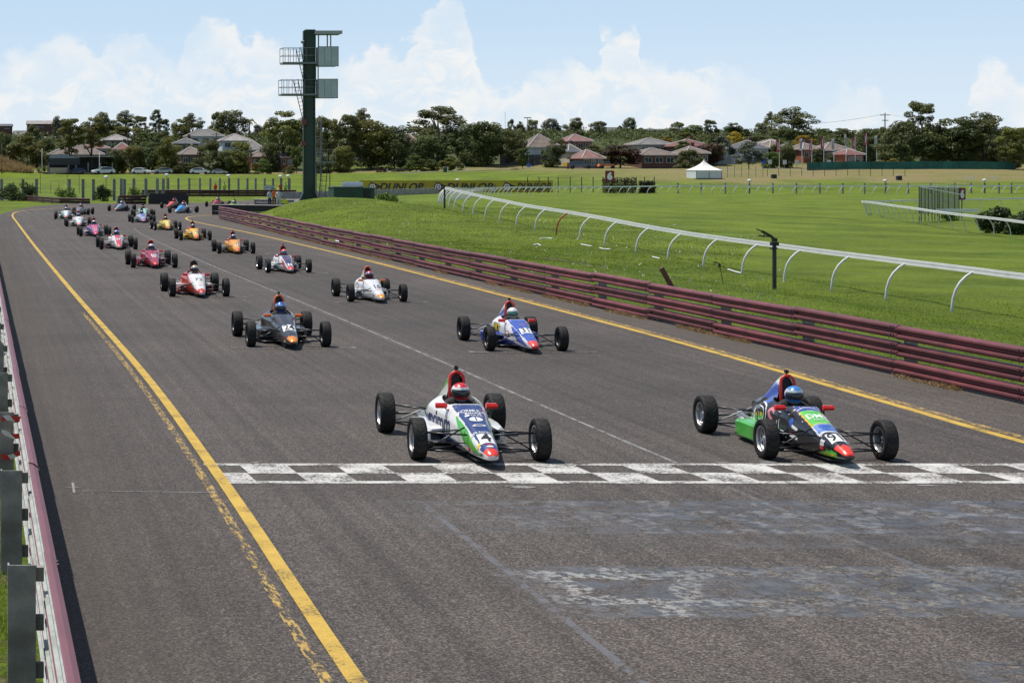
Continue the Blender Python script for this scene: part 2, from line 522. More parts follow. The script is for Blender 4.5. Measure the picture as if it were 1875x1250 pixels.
def grass_mat():
    m = bpy.data.materials.new('turf')
    m.use_nodes = True
    nt = m.node_tree
    b = nt.nodes['Principled BSDF']
    geo = nd(nt, 'ShaderNodeNewGeometry')
    P = geo.outputs['Position']
    sp = nd(nt, 'ShaderNodeSeparateXYZ')
    nt.links.new(P, sp.inputs[0])
    X, Y, Z = sp.outputs
    n1 = rmp(nt, noise(nt, P, 0.16, 5, 0.65), 0.32, 0.68)
    c = mixc(nt, n1, (0.066, 0.118, 0.007), (0.155, 0.225, 0.014))
    n2 = rmp(nt, noise(nt, P, 2.6, 6, 0.75), 0.35, 0.68)
    c = mixc(nt, mth(nt, 'MULTIPLY', n2, 0.45), c, (0.19, 0.205, 0.03))
    n3 = rmp(nt, noise(nt, P, 14, 6, 0.8), 0.36, 0.62, 0.34, 1.34, False)
    s = nd(nt, 'ShaderNodeVectorMath', operation='SCALE')
    nt.links.new(c, s.inputs[0]); nt.links.new(n3, s.inputs['Scale'])
    c = s.outputs[0]
    # mower lines of the horse track: pale rings round the bend
    cx, cy = 104.0, 178.0
    dx = mth(nt, 'SUBTRACT', X, cx); dy = mth(nt, 'MULTIPLY', mth(nt, 'SUBTRACT', Y, cy), 0.86)
    R = mth(nt, 'SQRT', mth(nt, 'ADD', mth(nt, 'MULTIPLY', dx, dx), mth(nt, 'MULTIPLY', dy, dy)))
    ring = mth(nt, 'SINE', mth(nt, 'MULTIPLY', R, 1.1))
    inr = mth(nt, 'MULTIPLY', rmp(nt, X, 31, 36), rmp(nt, Y, 252, 258, 1.0, 0.0))
    c = mixc(nt, mth(nt, 'MULTIPLY', mth(nt, 'MULTIPLY', rmp(nt, ring, 0.2, 1.0), inr), 0.13), c, (0.25, 0.33, 0.09))
    lite = rmp(nt, noise(nt, comb(nt, X, mth(nt, 'MULTIPLY', Y, 0.25)), 0.5, 5, 0.7), 0.52, 0.72)
    c = mixc(nt, mth(nt, 'MULTIPLY', mth(nt, 'MULTIPLY', lite, inr), 0.40), c, (0.085, 0.17, 0.010))
    # mown lane is greener inside the rail
    # dry verge beyond the course
    xw = mth(nt, 'ADD', Y, mth(nt, 'MULTIPLY', mth(nt, 'SUBTRACT', noise(nt, P, 0.06, 4), 0.5), 40))
    dryr = mth(nt, 'MULTIPLY', rmp(nt, xw, 286, 300), rmp(nt, X, 96, 125))
    dryl = mth(nt, 'MULTIPLY', rmp(nt, Y, 385, 392), rmp(nt, Y, 404, 412, 1.0, 0.0))
    dry = mth(nt, 'MULTIPLY', mth(nt, 'MAXIMUM', dryr, dryl), rmp(nt, noise(nt, P, 0.12, 5, 0.7), 0.3, 0.6, 0.45, 1.0))
    c = mixc(nt, dry, c, mixc(nt, n2, (0.17, 0.15, 0.055), (0.27, 0.21, 0.11)))
    c = mixc(nt, rmp(nt, Y, 408, 420), c, mixc(nt, n2, (0.035, 0.048, 0.014), (0.085, 0.095, 0.030)))
    # bare brown soil by the left fence and in spots
    soil = mth(nt, 'MULTIPLY', rmp(nt, noise(nt, P, 1.3, 5, 0.7), 0.52, 0.62), rmp(nt, X, 0.0, 1.0, 1.0, 0.0))
    c = mixc(nt, mth(nt, 'MULTIPLY', soil, 0.75), c, (0.22, 0.17, 0.11))
    # worn patch on the bank
    ex, ey = G(1062, 480, 0.0)
    pd = mth(nt, 'ADD', mth(nt, 'POWER', mth(nt, 'DIVIDE', mth(nt, 'SUBTRACT', X, ex), 0.55), 2.0), mth(nt, 'POWER', mth(nt, 'DIVIDE', mth(nt, 'SUBTRACT', Y, ey), 5.5), 2.0))
    pm = rmp(nt, mth(nt, 'ADD', pd, mth(nt, 'MULTIPLY', mth(nt, 'SUBTRACT', noise(nt, P, 3, 5, 0.7), 0.5), 2.6)), 0.5, 1.1, 1.0, 0.0)
    c = mixc(nt, pm, c, (0.17, 0.13, 0.085))
    nt.links.new(c, b.inputs['Base Color'])
    b.inputs['Roughness'].default_value = 0.9
    b.inputs['Specular IOR Level'].default_value = 0.15
    bp = nd(nt, 'ShaderNodeBump')
    bp.inputs['Strength'].default_value = 1.0
    bp.inputs['Distance'].default_value = 0.09
    nt.links.new(mth(nt, 'ADD', noise(nt, P, 16, 5, 0.75), mth(nt, 'MULTIPLY', noise(nt, P, 1.6, 4, 0.6), 3.0)), bp.inputs['Height'])
    nt.links.new(bp.outputs[0], b.inputs['Normal'])
    return m

M = {}
M['road'] = road_mat('asphalt_road')
M['white_line'] = road_mat('worn_white_paint', (0.55, 0.54, 0.51), 0.42, 0.53, 24)
M['thin_white'] = road_mat('faded_white_paint', (0.26, 0.255, 0.25), 0.42, 0.54, 20)
M['yellow_line'] = road_mat('yellow_paint', (0.52, 0.34, 0.06), 0.37, 0.47, 34)
M['yellow_worn'] = road_mat('worn_yellow_paint', (0.46, 0.30, 0.075), 0.475, 0.56, 18, (22.0, 5.0, 1.0))
M['turf'] = grass_mat()
M['maroon'] = mat('maroon_rail_paint', (0.135, 0.028, 0.032), 0.45, nz=0.38, nscale=0.9, bump=0.25, bscale=2.5, rand=0.2, spec=0.5)
M['pinkrail'] = mat('faded_maroon_rail_paint', (0.175, 0.062, 0.074), 0.5, nz=0.12, nscale=1.0, rand=0.05)
M['galv'] = mat('galvanised_steel', (0.36, 0.38, 0.35), 0.5, 0.35, nz=0.2, nscale=4)
M['galv_dark'] = mat('dull_galvanised_post', (0.24, 0.225, 0.205), 0.65, 0.0, nz=0.35, nscale=3.5, bump=0.1)
M['post_grey'] = mat('grey_timber_post', (0.17, 0.175, 0.19), 0.75, nz=0.25, nscale=3, rand=0.15)
M['dark_steel'] = mat('dark_steel', (0.035, 0.035, 0.036), 0.5, 0.3, nz=0.2)
M['white_alu'] = mat('white_rail_enamel', (0.68, 0.69, 0.67), 0.35, nz=0.05, nscale=2)
M['offwhite'] = mat('weathered_white_plastic', (0.55, 0.57, 0.56), 0.5, nz=0.12, nscale=3)
M['red_enamel'] = mat('red_enamel', (0.30, 0.03, 0.02), 0.45, nz=0.2)
M['black'] = mat('matt_black', (0.012, 0.012, 0.013), 0.6)
M['black_gloss'] = mat('black_gloss', (0.012, 0.012, 0.014), 0.2, coat=0.5)
M['carbon'] = mat('black_tube', (0.015, 0.015, 0.017), 0.35)
M['bolt'] = mat('bolt_steel', (0.1, 0.06, 0.06), 0.5, 0.5)
M['wire'] = mat('fence_wire', (0.16, 0.17, 0.18), 0.5, 0.5)
# ================================================================ SETTING
XL = [(4, .62), (120, .62), (140, 1.2), (160, 3.2), (174, 5.3), (184, 8), (187.5, 9.5), (189, 14), (190.4, 21), (196, 26), (210, 33), (221, 39), (242, 50), (275, 68), (300, 84)]
XR = [(4, 16.95), (60, 16.95), (90, 17.3), (115, 17.9), (127, 18), (140, 19.5), (160, 24), (190, 33), (225, 46), (252, 60), (275, 76), (300, 95)]

from mathutils import noise as mn
def fb(x, y, s, o=3):
    return mn.fractal(Vector((x * s, y * s, 1.7)), 1.0, 2.0, o)

def hgt(X, Y):
    xr = interp(Y, XR)
    sig = 30 if Y < 138 else lerp(17, 62, sstep(30, 38, X))
    A = 1.45 * sstep(xr + .5, xr + 7.5, X) * (1 - .38 * sstep(29, 34, X)) * (1 - .97 * sstep(40, 78, X))
    h = A * exp(-((Y - 138) / sig) ** 2)
    nearbank = sstep(17.2, 20.5, X) * (1 - sstep(70, 98, Y))
    h += nearbank * (0.22 * (1 - sstep(20.5, 27, X)) - .33 * sstep(21, 28, X))
    off = sstep(xr + .8, xr + 4, X) if X > xr else sstep(1.0, 4, interp(Y, XL) - X)
    h += off * (0.07 * fb(X, Y, .11) + .05 * fb(X + 40, Y, .4, 2))
    if Y > 250:
        t = sstep(60, 130, X)
        h += lerp(2.35 * sstep(285, 400, Y), 3.55 * sstep(258, 335, Y), t)
        hh = interp(Y, [(400, 0), (430, 2.6), (520, 8.2), (640, 11), (900, 13.5), (3000, 16)])
        h += hh * (1 - .25 * sstep(150, 220, X) * (1 - sstep(380, 520, Y)))
    # grassy mound at far left
    h += 4.6 * exp(-(((X + 2) / 9.5) ** 2) - ((Y - 378) / 9) ** 2)
    return h - .035

def build_terrain():
    xs = list(np.arange(-6, 16.5, 1.5)) + list(np.arange(16.6, 40, .45)) + list(np.arange(40, 90, 1.5)) + list(np.arange(90, 260, 4.0)) + [275, 300, 340, 400, 500, 700, 1000, 1500, 2500, 4000]
    xs = [-4000, -2000, -900, -400, -200, -120, -80, -50, -35, -25, -18, -12, -9] + xs
    ys = [-300, -100, -40, -15, 0, 5] + list(np.arange(8, 60, .9)) + list(np.arange(60, 190, 1.5)) + list(np.arange(190, 350, 2.5)) + list(np.arange(350, 700, 7)) + [720, 760, 820, 900, 1000, 1200, 1500, 2000, 3000, 5000]
    nx, ny = len(xs), len(ys)
    vs = [(x, y, hgt(x, y) if y > -1 else -.035) for y in ys for x in xs]
    fs = [(j * nx + i, j * nx + i + 1, (j + 1) * nx + i + 1, (j + 1) * nx + i) for j in range(ny - 1) for i in range(nx - 1)]
    b = MB(); b.add(vs, fs)
    tag(b.build('grass_ground', M['turf'], smooth=True), kind='structure')
build_terrain()

def strip(name, path, w, m, z, kind='structure', w2=None):
    """flat painted strip along a path of ground points"""
    b = MB()
    pts = [Vector((p[0], p[1], 0)) for p in path]
    n = len(pts)
    for i, p in enumerate(pts):
        d = (pts[min(i + 1, n - 1)] - pts[max(i - 1, 0)]).normalized()
        nrm = Vector((d.y, -d.x, 0))
        b.v.append(tuple(p + nrm * (-w / 2) + Vector((0, 0, z))))
        b.v.append(tuple(p + nrm * (w / 2) + Vector((0, 0, z))))
    for i in range(n - 1):
        b.f.append((2 * i, 2 * i + 1, 2 * i + 3, 2 * i + 2)); b.m.append(0)
    return tag(b.build(name, m), kind=kind)

def smooth_path(pts, n=8):
    """catmull-rom through ground points"""
    out = []
    P = [Vector((*p, 0)) if len(p) == 2 else Vector(p) for p in pts]
    for i in range(len(P) - 1):
        a, b_, c, d = P[max(i - 1, 0)], P[i], P[i + 1], P[min(i + 2, len(P) - 1)]
        for k in range(n):
            t = k / n
            out.append(0.5 * ((2 * b_) + (c - a) * t + (2 * a - 5 * b_ + 4 * c - d) * t * t + (3 * b_ - a - 3 * c + d) * t ** 3))
    out.append(P[-1])
    return out

def build_road():
    ys = sorted(set(list(np.arange(4, 130, 3.0)) + list(np.arange(130, 300, 1.0)) + [p[0] for p in XL] + [p[0] for p in XR]))
    b = MB()
    for y in ys:
        a, c = interp(y, XL), interp(y, XR)
        for k in range(5):
            b.v.append((lerp(a, c, k / 4), y, 0.0))
    for j in range(len(ys) - 1):
        for k in range(4):
            b.f.append((5 * j + k, 5 * j + k + 1, 5 * j + k + 6, 5 * j + k + 5)); b.m.append(0)
    tag(b.build('race_track', M['road']), kind='structure')
    z = .004
    # left yellow edge line, its worn twin, and the bend at the far end
    L = [(2.72, 8)]
    L += [G(p, r) for p, r in [(655, 1250), (532, 1067), (397, 866), (256, 675), (130, 531), (60, 446), (30, 406), (24, 398), (23, 393), (28, 389), (42, 386), (70, 383.3), (112, 380.3), (150, 378)]]
    Lp = smooth_path(L, 6)
    strip('yellow_edge_line', Lp, .145, M['yellow_line'], .009)
    Lw = [Vector((v.x - .20 - .02 * sstep(25, 13, v.y), v.y, 0)) for v in Lp if v.y < 48]
    strip('worn_yellow_line', Lw, .10, M['yellow_worn'], z)
    # right yellow line and the hook at the end of the pit barrier
    R = [G(p, r) for p, r in [(2300, 917), (1875, 809), (1625, 737), (1280, 637), (1050, 575), (820, 515), (640, 469), (500, 436), (440, 423), (380, 411), (350, 404.5), (341, 400.5), (346, 397.5), (370, 395), (405, 392.8)]]
    Rp = smooth_path(R, 6)
    strip('yellow_pit_line', Rp, .17, M['yellow_line'], z)
    Rw = [Vector((v.x + .21, v.y + .1, 0)) for v in Rp if v.y < 75]
    strip('worn_yellow_line', Rw, .16, M['yellow_worn'], z)
    # faint centre seam
    C = [G(p, r) for p, r in [(1240, 848), (1039, 762.5), (781, 650), (560, 557), (460, 516), (368, 478), (310, 452), (262, 430), (245, 418)]]
    strip('white_centre_line', smooth_path(C, 4), .06, M['thin_white'], z)
    # start line: white band with dark squares left open
    y0, y1 = G(0, 885)[1], G(0, 848.5)[1]
    b = MB()
    def q(xa, xb, ya, yb):
        sk = -0.049
        b.add([(xa + sk * (ya - y0), ya, z), (xb + sk * (ya - y0), ya, z), (xb + sk * (yb - y0), yb, z), (xa + sk * (yb - y0), yb, z)], [(0, 1, 2, 3)])
    xa, xb = AX(410, y0), 16.4
    bd = .16
    ym = (y0 + y1) / 2
    e = .03
    q(xa, xb, y0, y0 + bd); q(xa, xb, ym - e, ym + e); q(xa, xb, y1 - bd, y1)
    for row, (ya, yb) in enumerate(((y0 + bd, ym - e), (ym + e, y1 - bd))):
        x = xa
        start = AX(468, G(0, 880)[1]) if row == 0 else AX(548, G(0, 866)[1])
        dark0 = start - 1.2 * 2 + .0
        while dark0 < xb + 2:
            dk1 = dark0 + .61
            lo = max(x, xa)
            if row == 1 and abs(dark0 - (start - 1.2)) < .1:
                pass
            if dark0 > lo and lo < xb:
                q(lo, min(dark0, xb), ya, yb)
            x = max(xa, dk1)
            dark0 += 1.205
    tag(b.build('start_line', M['white_line']), kind='structure')
    return
build_road()
def paint_blob(px, row, w, d, seed):
    x, y = G(px, row); b = MB(); rng = random.Random(seed)
    b.add([(x + w / 2 * cos(a) * rng.uniform(.6, 1.2), y + d / 2 * sin(a) * rng.uniform(.6, 1.2), .006) for a in [2 * pi * k / 14 for k in range(14)]], [tuple(range(14))])
    tag(b.build('paint_splash', M['thin_white']), kind='structure')
for i, q in enumerate([(957, 892, .3, .18), (470, 846.5, .16, .1), (1068, 846.5, .22, .1), (1700, 889, .25, .1), (1322, 846.5, .2, .1), (930, 890, .14, .08), (1405, 846, .25, .1)]):
    paint_blob(*q, i)
strip('survey_mark', [G(120, 893), G(150, 893)], .03, M['thin_white'], .006)
strip('survey_mark', [G(133, 884), G(136, 903)], .03, M['thin_white'], .008)
strip('faint_cross_line', [G(150, 899), G(395, 902)], .025, M['thin_white'], .0062)

# grid boxes in front of the cars (line with small end ticks)
def grid_box(cx, cy, w=2.15, t=.075):
    b = MB(); z = .010
    b.box((cx, cy, z - .001), (w, t, .002))
    for s in (-1, 1):
        b.box((cx + s * (w / 2 + .065), cy + .06, z - .001), (.12, .2, .002))
    tag(b.build('grid_marking', M['thin_white']), kind='structure')

# ---------------------------------------------------------------- steel rail barriers
WPROF = [(0.0, -.14), (.035, -.132), (.075, -.10), (.08, -.075), (.075, -.05), (.01, -.012), (.01, .012), (.075, .05), (.08, .075), (.075, .10), (.035, .132), (0.0, .14)]
def panel_mesh(name, L, two_sided=False, hs=1.0):
    """one W-shaped rail panel lying along local +Y, bulging towards local -X"""
    b = MB()
    n = len(WPROF)
    for lay, off in ((0, 0.0), (1, .012)):
        o = len(b.v)
        for y in (-.04, L + .04):
            for d, z in WPROF:
                b.v.append((-(d) + off - (.006 if y > 0 else 0), y, z * hs))
        for i in range(n - 1):
            f = (o + i, o + n + i, o + n + i + 1, o + i + 1)
            b.f.append(f if lay == 0 else f[::-1]); b.m.append(lay)
    # rim between the two skins
    for i in range(n - 1):
        b.f.append((i, i + 1, 2 * n + i + 1, 2 * n + i)); b.m.append(0)
    b.f.append((n - 1, 2 * n - 1, 4 * n - 1, 3 * n - 1)); b.m.append(0)
    # bolts at the joint
    for z in (-.05, .05):
        for y in (.06, .16):
            b.cur = 2
            b.box((-.075, y, z * 1.5 * hs), (.03, .045, .045))
    b.cur = 0
    return b

def resample(path, step):
    P = [Vector((p[0], p[1], 0)) for p in path]
    out = [P[0].copy()]
    acc = 0
    for a, b_ in zip(P, P[1:]):
        L = (b_ - a).length
        t = step - acc
        while t <= L:
            out.append(a + (b_ - a) * (t / L)); t += step
        acc = L - (t - step)
    return out

def barrier(label, path, zs, side, front, back, step=4.0, group=None, hs=1.0, ztop=None, post_m=None, zfun=None, fine=True):
    """side=-1: rails bulge to the left of travel (local -X), +1: to the right"""
    pts = resample(path, step)
    root = thing('guard_rail', label, 'barrier', (pts[0].x, pts[0].y, zfun(pts[0]) if zfun else 0), 0, group)
    pm = panel_mesh('rail_panel', step, hs=hs).mesh('rail_panel', [front, back, M['bolt']], smooth=False)
    ztop = ztop or (max(zs) + .05)
    post = MB()
    s = .1
    zc, zh = (ztop - .2) / 2, ztop + .2
    post.box((0, -s, zc), (.2, .012, zh)); post.box((.1 - .006, 0, zc), (.012, .2 - .002, zh - .004)); post.box((-.1 + .006, -s + .05, zc), (.012, .085, zh - .004))
    for z in zs:
        post.box((side * .13, 0, z), (.06, .08, .1))
    post_mesh = post.mesh('rail_post', post_m or M['galv_dark'])
    for i in range(len(pts) - 1):
        a, b_ = pts[i] - pts[0], pts[i + 1] - pts[0]
        d = b_ - a
        rz = atan2(-d.x, d.y)
        g = (zfun(pts[i]) - zfun(pts[0])) if zfun else 0
        for z in zs:
            if side < 0:
                o = link('rail_panel', pm, root, (a.x + random.uniform(-.012, .012), a.y, z + g + random.uniform(-.016, .016)), rz + random.uniform(-.002, .002))
                o.rotation_euler = (random.uniform(-.003, .003), random.uniform(-.035, .035), o.rotation_euler.z)
            else:
                o = link('rail_panel', pm, root, (b_.x, b_.y, z + g + random.uniform(-.01, .01)), rz + pi)
            o.scale = (1, d.length / step, 1)
        nx = Vector((cos(rz), sin(rz), 0)) * (-side)
        link('rail_post', post_mesh, root, (a.x + nx.x * .17, a.y + nx.y * .17, g), rz)
    return root

barrier('maroon three-rail steel barrier along the grass bank right of the racing cars',
        [(16.62, 16.5), (16.62, 62), (16.9, 90), (17.4, 112), (17.62, 126), (17.75, 133)], [.16, .475, .79], -1, M['maroon'], M['galv_dark'], hs=.93)
barrier('long guard rail at the left edge of the track, seen from its steel posts behind',
        [(.48, 4.9), (.48, 121)], [.16, .5, .85], 1, M['pinkrail'], M['galv'], ztop=.93)
# marshals' barrier behind the pit barrier end
barrier('dark green steel rails behind the far end of the maroon barrier',
        [(18.6, 143), (22.5, 140), (27, 137.5)], [.16, .47, .72], 1, M['dark_steel'], M['dark_steel'], step=3.0)
barrier('short grey rail in front of the three marshals beside the tower',
        [(27.0, 176), (31.5, 173), (34, 170)], [.2, .55], 1, M['galv_dark'], M['galv_dark'], step=2.5)
# outside of the corner
M['maroon_dark'] = mat('aged_maroon_rail', (0.062, 0.022, 0.022), 0.6, nz=0.3, nscale=1.2, rand=0.15)
barrier('low dark maroon rail round the outside of the far bend below the wire fence',
        [(-6, 243), (-1, 226), (2.6, 213), (6, 201), (8.7, 188.5), (14.3, 184.5)], [.15, .46], 1, M['maroon_dark'], M['galv_dark'], step=4.0)
barrier('taller dark rail section beside the black tyre wall on the far bend',
        [(14.4, 184.2), (17.6, 186.0)], [.15, .46, .78], 1, M['maroon_dark'], M['galv_dark'], step=1.65)
barrier('dark rail behind the grass strip beyond the farthest racing cars',
        [(21.5, 236), (27, 234), (36, 233), (44, 233)], [.15, .46, .75], 1, M['maroon_dark'], M['black'], step=4.0)

# tyre wall
def tyre_wall():
    r = thing('tyre_wall', 'black tyre wall at the corner between two dark rails', 'tyre wall', (17.8, 185, 0))
    b = MB()
    b.lathe([(-.09, .16), (-.1, .28), (-.05, .31), (.05, .31), (.1, .28), (.09, .16), (-.09, .16)], 12, 'z')
    me = b.mesh('tyre', M['black'], True)
    for i in range(7):
        for j in range(2):
            for k in range(5):
                x = i * .58 + (j * .25)
                link('tyre', me, r, (x + random.uniform(-.03, .03), .55 + j * .6 + i * .12, .1 + k * .2), random.random() * 3)
    b = MB(); b.box((1.75, .45, .55), (4.0, .03, 1.05), rz=.2)
    b.build('rubber_belt', M['black'], r)
tyre_wall()

# ---------------------------------------------------------------- white running rails
def rail_loop(label, pts, H, lean, reach, legs_at, red=None, rail_h=.17, leg_r=.032, thick=.06):
    P = smooth_path(pts, 10)
    P = [Vector((p.x, p.y, 0)) for p in P]
    pp = resample([(p.x, p.y) for p in P], 0.5)
    z0 = hgt(pp[0].x, pp[0].y)
    root = thing('running_rail', label, 'running rail', (pp[0].x, pp[0].y, z0))
    o0 = Vector((pp[0].x, pp[0].y, z0))
    # smooth the ground under the rail
    hs = [hgt(p.x, p.y) for p in pp]
    hs = [sum(hs[max(0, i - 8):i + 9]) / len(hs[max(0, i - 8):i + 9]) for i in range(len(hs))]
    def leanv(i):
        return lean(pp[i], (pp[min(i + 1, len(pp) - 1)] - pp[max(i - 1, 0)]).normalized())
    tops = [pp[i] + leanv(i) * reach + Vector((0, 0, hs[i] + H)) for i in range(len(pp))]
    step = 9
    for i in range(0, len(pp) - 1, step):
        seg = tops[i:i + step + 1]
        if len(seg) < 2: break
        b = MB()
        # extrusion: box rail with a groove on its face
        prof = [(-thick / 2, -rail_h / 2), (thick / 2, -rail_h / 2), (thick / 2, -.018), (thick * .2, -.012), (thick * .2, .012), (thick / 2, .018), (thick / 2, rail_h / 2), (-thick / 2, rail_h / 2), (-thick / 2, .018), (-thick * .2, .012), (-thick * .2, -.012), (-thick / 2, -.018)]
        n = len(prof)
        for k, p in enumerate(seg):
            d = (seg[min(k + 1, len(seg) - 1)] - seg[max(k - 1, 0)]); d.z = 0; d.normalize()
            nv = Vector((d.y, -d.x, 0))
            if k == len(seg) - 1: p = p - d * .012
            for a, z in prof:
                q = p + nv * a + Vector((0, 0, z + random.uniform(-.001, .001))) - o0
                b.v.append(tuple(q))
        for k in range(len(seg) - 1):
            for a in range(n):
                a2 = (a + 1) % n
                b.f.append((k * n + a, k * n + a2, (k + 1) * n + a2, (k + 1) * n + a)); b.m.append(0)
        b.f.append(tuple(range(n))); b.m.append(0)
        b.f.append(tuple((len(seg) - 1) * n + a for a in range(n - 1, -1, -1))); b.m.append(0)
        b.build('rail_length', M['white_alu'], root)
    # legs
    b = MB()
    b.sweep([(0, 0, -.15), (.01, 0, .12), (.04, 0, .38), (.11, 0, .62), (.23, 0, .83), (.40, 0, 1.0), (.60, 0, 1.13)], leg_r, 6)
    me = b.mesh('leg', M['offwhite'], True)
    red_me = me.copy(); red_me.materials.clear(); red_me.materials.append(M['red_enamel'])
    for j, y in enumerate(legs_at(len(pp) / 2)):
        i = min(len(pp) - 1, int(round(y * 2)))
        lv = leanv(i)
        lo = link('leg', red_me if (red is not None and j == red) else me, root, tuple(pp[i] + Vector((0, 0, hs[i])) - o0), atan2(lv.y, lv.x))
        lo.scale = (reach / .6, 1, (H - .05) / 1.13)
        if red is not None and j == red:
            lo['label'] = 'dark red leg'
    return root

def lean_outer(p, d):
    t = sstep(215, 250, p.y)
    return Vector((1, -.55 * t, 0)).normalized()
legs_near = lambda n: [6.3 + 4.55 * k for k in range(20)] + list(np.arange(97, 150, 3.6)) + list(np.arange(150, n - 2, 1.75))
rail_loop('long white running rail curving round the grass bend of the horse track',
          [(27.0, 36), (27.8, 51.4), (28.9, 63.5), (29.6, 72), (30.3, 84), (30.9, 94), (31.6, 106), (32.6, 118), (34.2, 130), (36.6, 142.5), (42, 164), (51, 192), (62, 222), (75, 240), (94, 251), (120, 256), (165, 258), (230, 257)],
          1.2, lean_outer, .62, legs_near, red=12, leg_r=.04)
def lean_inner(p, d):
    return Vector((-1, .25, 0)).normalized()
rail_loop('inner white running rail looping tightly at the right edge of the grass field',
          [(52.6, 84), (53.8, 92), (56.4, 104), (59.6, 115), (64.6, 129), (67.6, 137), (71, 143.5), (76, 149.5), (83, 155.5), (97, 163), (120, 171), (150, 178)],
          .98, lean_inner, .3, lambda n: list(np.arange(3, n - 2, 2.6)), rail_h=.12, leg_r=.045, thick=.12)

# ---------------------------------------------------------------- grass blades and verge litter
def blades(name, n, area, hlo, hhi, w, m, zf=hgt, spread=.35, keep=None, curve=True):
    rng = np.random.default_rng(abs(hash(name)) % 1000 if False else len(name) * 31)
    vs = np.zeros((n * 3, 3), dtype=np.float32)
    i = 0
    tries = 0
    while i < n and tries < n * 6:
        tries += 1
        x, y = area(rng)
        if keep and not keep(x, y):
            continue
        z = zf(x, y)
        hgt_ = rng.uniform(hlo, hhi) * (0.6 + .8 * max(0, .5 + fb(x, y, .8, 2)))
        a = rng.uniform(0, 2 * pi)
        dx, dy = cos(a) * w / 2, sin(a) * w / 2
        lx, ly = rng.normal(0, spread, 2) * hgt_
        vs[i * 3] = (x - dx, y - dy, z - .01)
        vs[i * 3 + 1] = (x + dx, y + dy, z - .01)
        vs[i * 3 + 2] = (x + lx, y + ly, z + hgt_)
        i += 1
    vs = vs[:i * 3]
    me = bpy.data.meshes.new(name)
    me.vertices.add(i * 3); me.loops.add(i * 3); me.polygons.add(i)
    me.vertices.foreach_set('co', vs.ravel())
    me.loops.foreach_set('vertex_index', np.arange(i * 3, dtype=np.int32))
    me.polygons.foreach_set('loop_start', np.arange(0, i * 3, 3, dtype=np.int32))
    me.polygons.foreach_set('loop_total', np.full(i, 3, dtype=np.int32))
    me.materials.append(m)
    me.update(); me.validate()
    o = link(name, me)
    tag(o, kind='stuff')
    return o
M['blade'] = leafmat('grass_blade', (0.12, 0.18, 0.012), (0.235, 0.30, 0.03), .35)
M['dryblade'] = leafmat('dry_grass_blade', (0.26, 0.17, 0.07), (0.42, 0.30, 0.14), .25)
def bank_area(rng):
    y = 24 + 66 * rng.random() ** 1.6
    return rng.uniform(16.95, min(31, .5 + 1.0 * y)), y
tag(blades('bank_grass', 95000, bank_area, .02, .062, .018, M['blade']), 'rough green grass growing on the bank behind the barrier', 'grass')
tag(blades('verge_grass', 22000, lambda r: (r.uniform(-1.6, .36), 11 + 22 * r.random() ** 1.3), .02, .07, .012, M['blade'], keep=lambda x, y: fb(x, y, .9, 3) > -.18), 'patchy green grass behind the posts of the left guard rail', 'grass')
def weed_area(r):
    y = 22 + 95 * r.random() ** 1.5
    return interp(y, [(16, 16.5), (62, 16.5), (90, 16.8), (112, 17.3), (126, 17.5)]) + r.normal(0, .05), y
tag(blades('dry_weeds', 15000, weed_area, .02, .09, .02, M['dryblade'], zf=lambda x, y: 0, spread=.9, keep=lambda x, y: fb(x * .2, y, .5, 3) > -.1), 'dry brown weeds and litter along the foot of the maroon barrier', 'weeds')
tag(blades('mound_grass', 16000, lambda r: (r.uniform(-8, 14), r.uniform(366, 384)), .5, 1.5, .22, M['dryblade'], keep=lambda x, y: hgt(x, y) > 2.7), 'tall straw-coloured grass on the mound at the far left', 'grass')
tag(blades('course_grass', 42000, lambda r: (lambda y: (AX(500 + 860 * r.random() ** 1.3, y), y))(r.uniform(70, 142)), .02, .06, .04, M['blade'], keep=lambda x, y: interp(y, XR) + 1.2 + 2 * abs(fb(x, y, .5)) < x < 40 + 8 * fb(x, y, .1) and random.random() < sstep(142, 126, y) * .9 + .1), 'rough grass on the hump beside the tower', 'grass')

M['petal'] = mat('white_clover', (.6, .6, .5), .8)
tag(blades('clover_flowers', 900, lambda r: (lambda y: (AX(540 + 900 * r.random(), y), y))(r.uniform(45, 135)), .05, .10, .07, M['petal'], keep=lambda x, y: interp(y, XR) + .8 < x < 42), 'tiny white clover heads scattered over the grass bank', 'flowers')
# ================================================================ RACING CARS
PAINT = bpy.data.materials.new('car_paint')
PAINT.use_nodes = True
def setup_paint(m, rough=0.28, coat=0.6):
    nt = m.node_tree
    b = nt.nodes['Principled BSDF']
    a = nd(nt, 'ShaderNodeAttribute')
    a.attribute_name = 'paint'
    tc = nd(nt, 'ShaderNodeTexCoord')
    n = rmp(nt, noise(nt, tc.outputs['Object'], 7, 5, 0.7), 0.3, 0.75, 1.0, 0.86, False)
    sc = nd(nt, 'ShaderNodeVectorMath', operation='SCALE')
    nt.links.new(a.outputs['Color'], sc.inputs[0]); nt.links.new(n, sc.inputs['Scale'])
    nt.links.new(sc.outputs[0], b.inputs['Base Color'])
    b.inputs['Roughness'].default_value = rough
    b.inputs['Coat Weight'].default_value = coat
    b.inputs['Coat Roughness'].default_value = 0.06
setup_paint(PAINT)

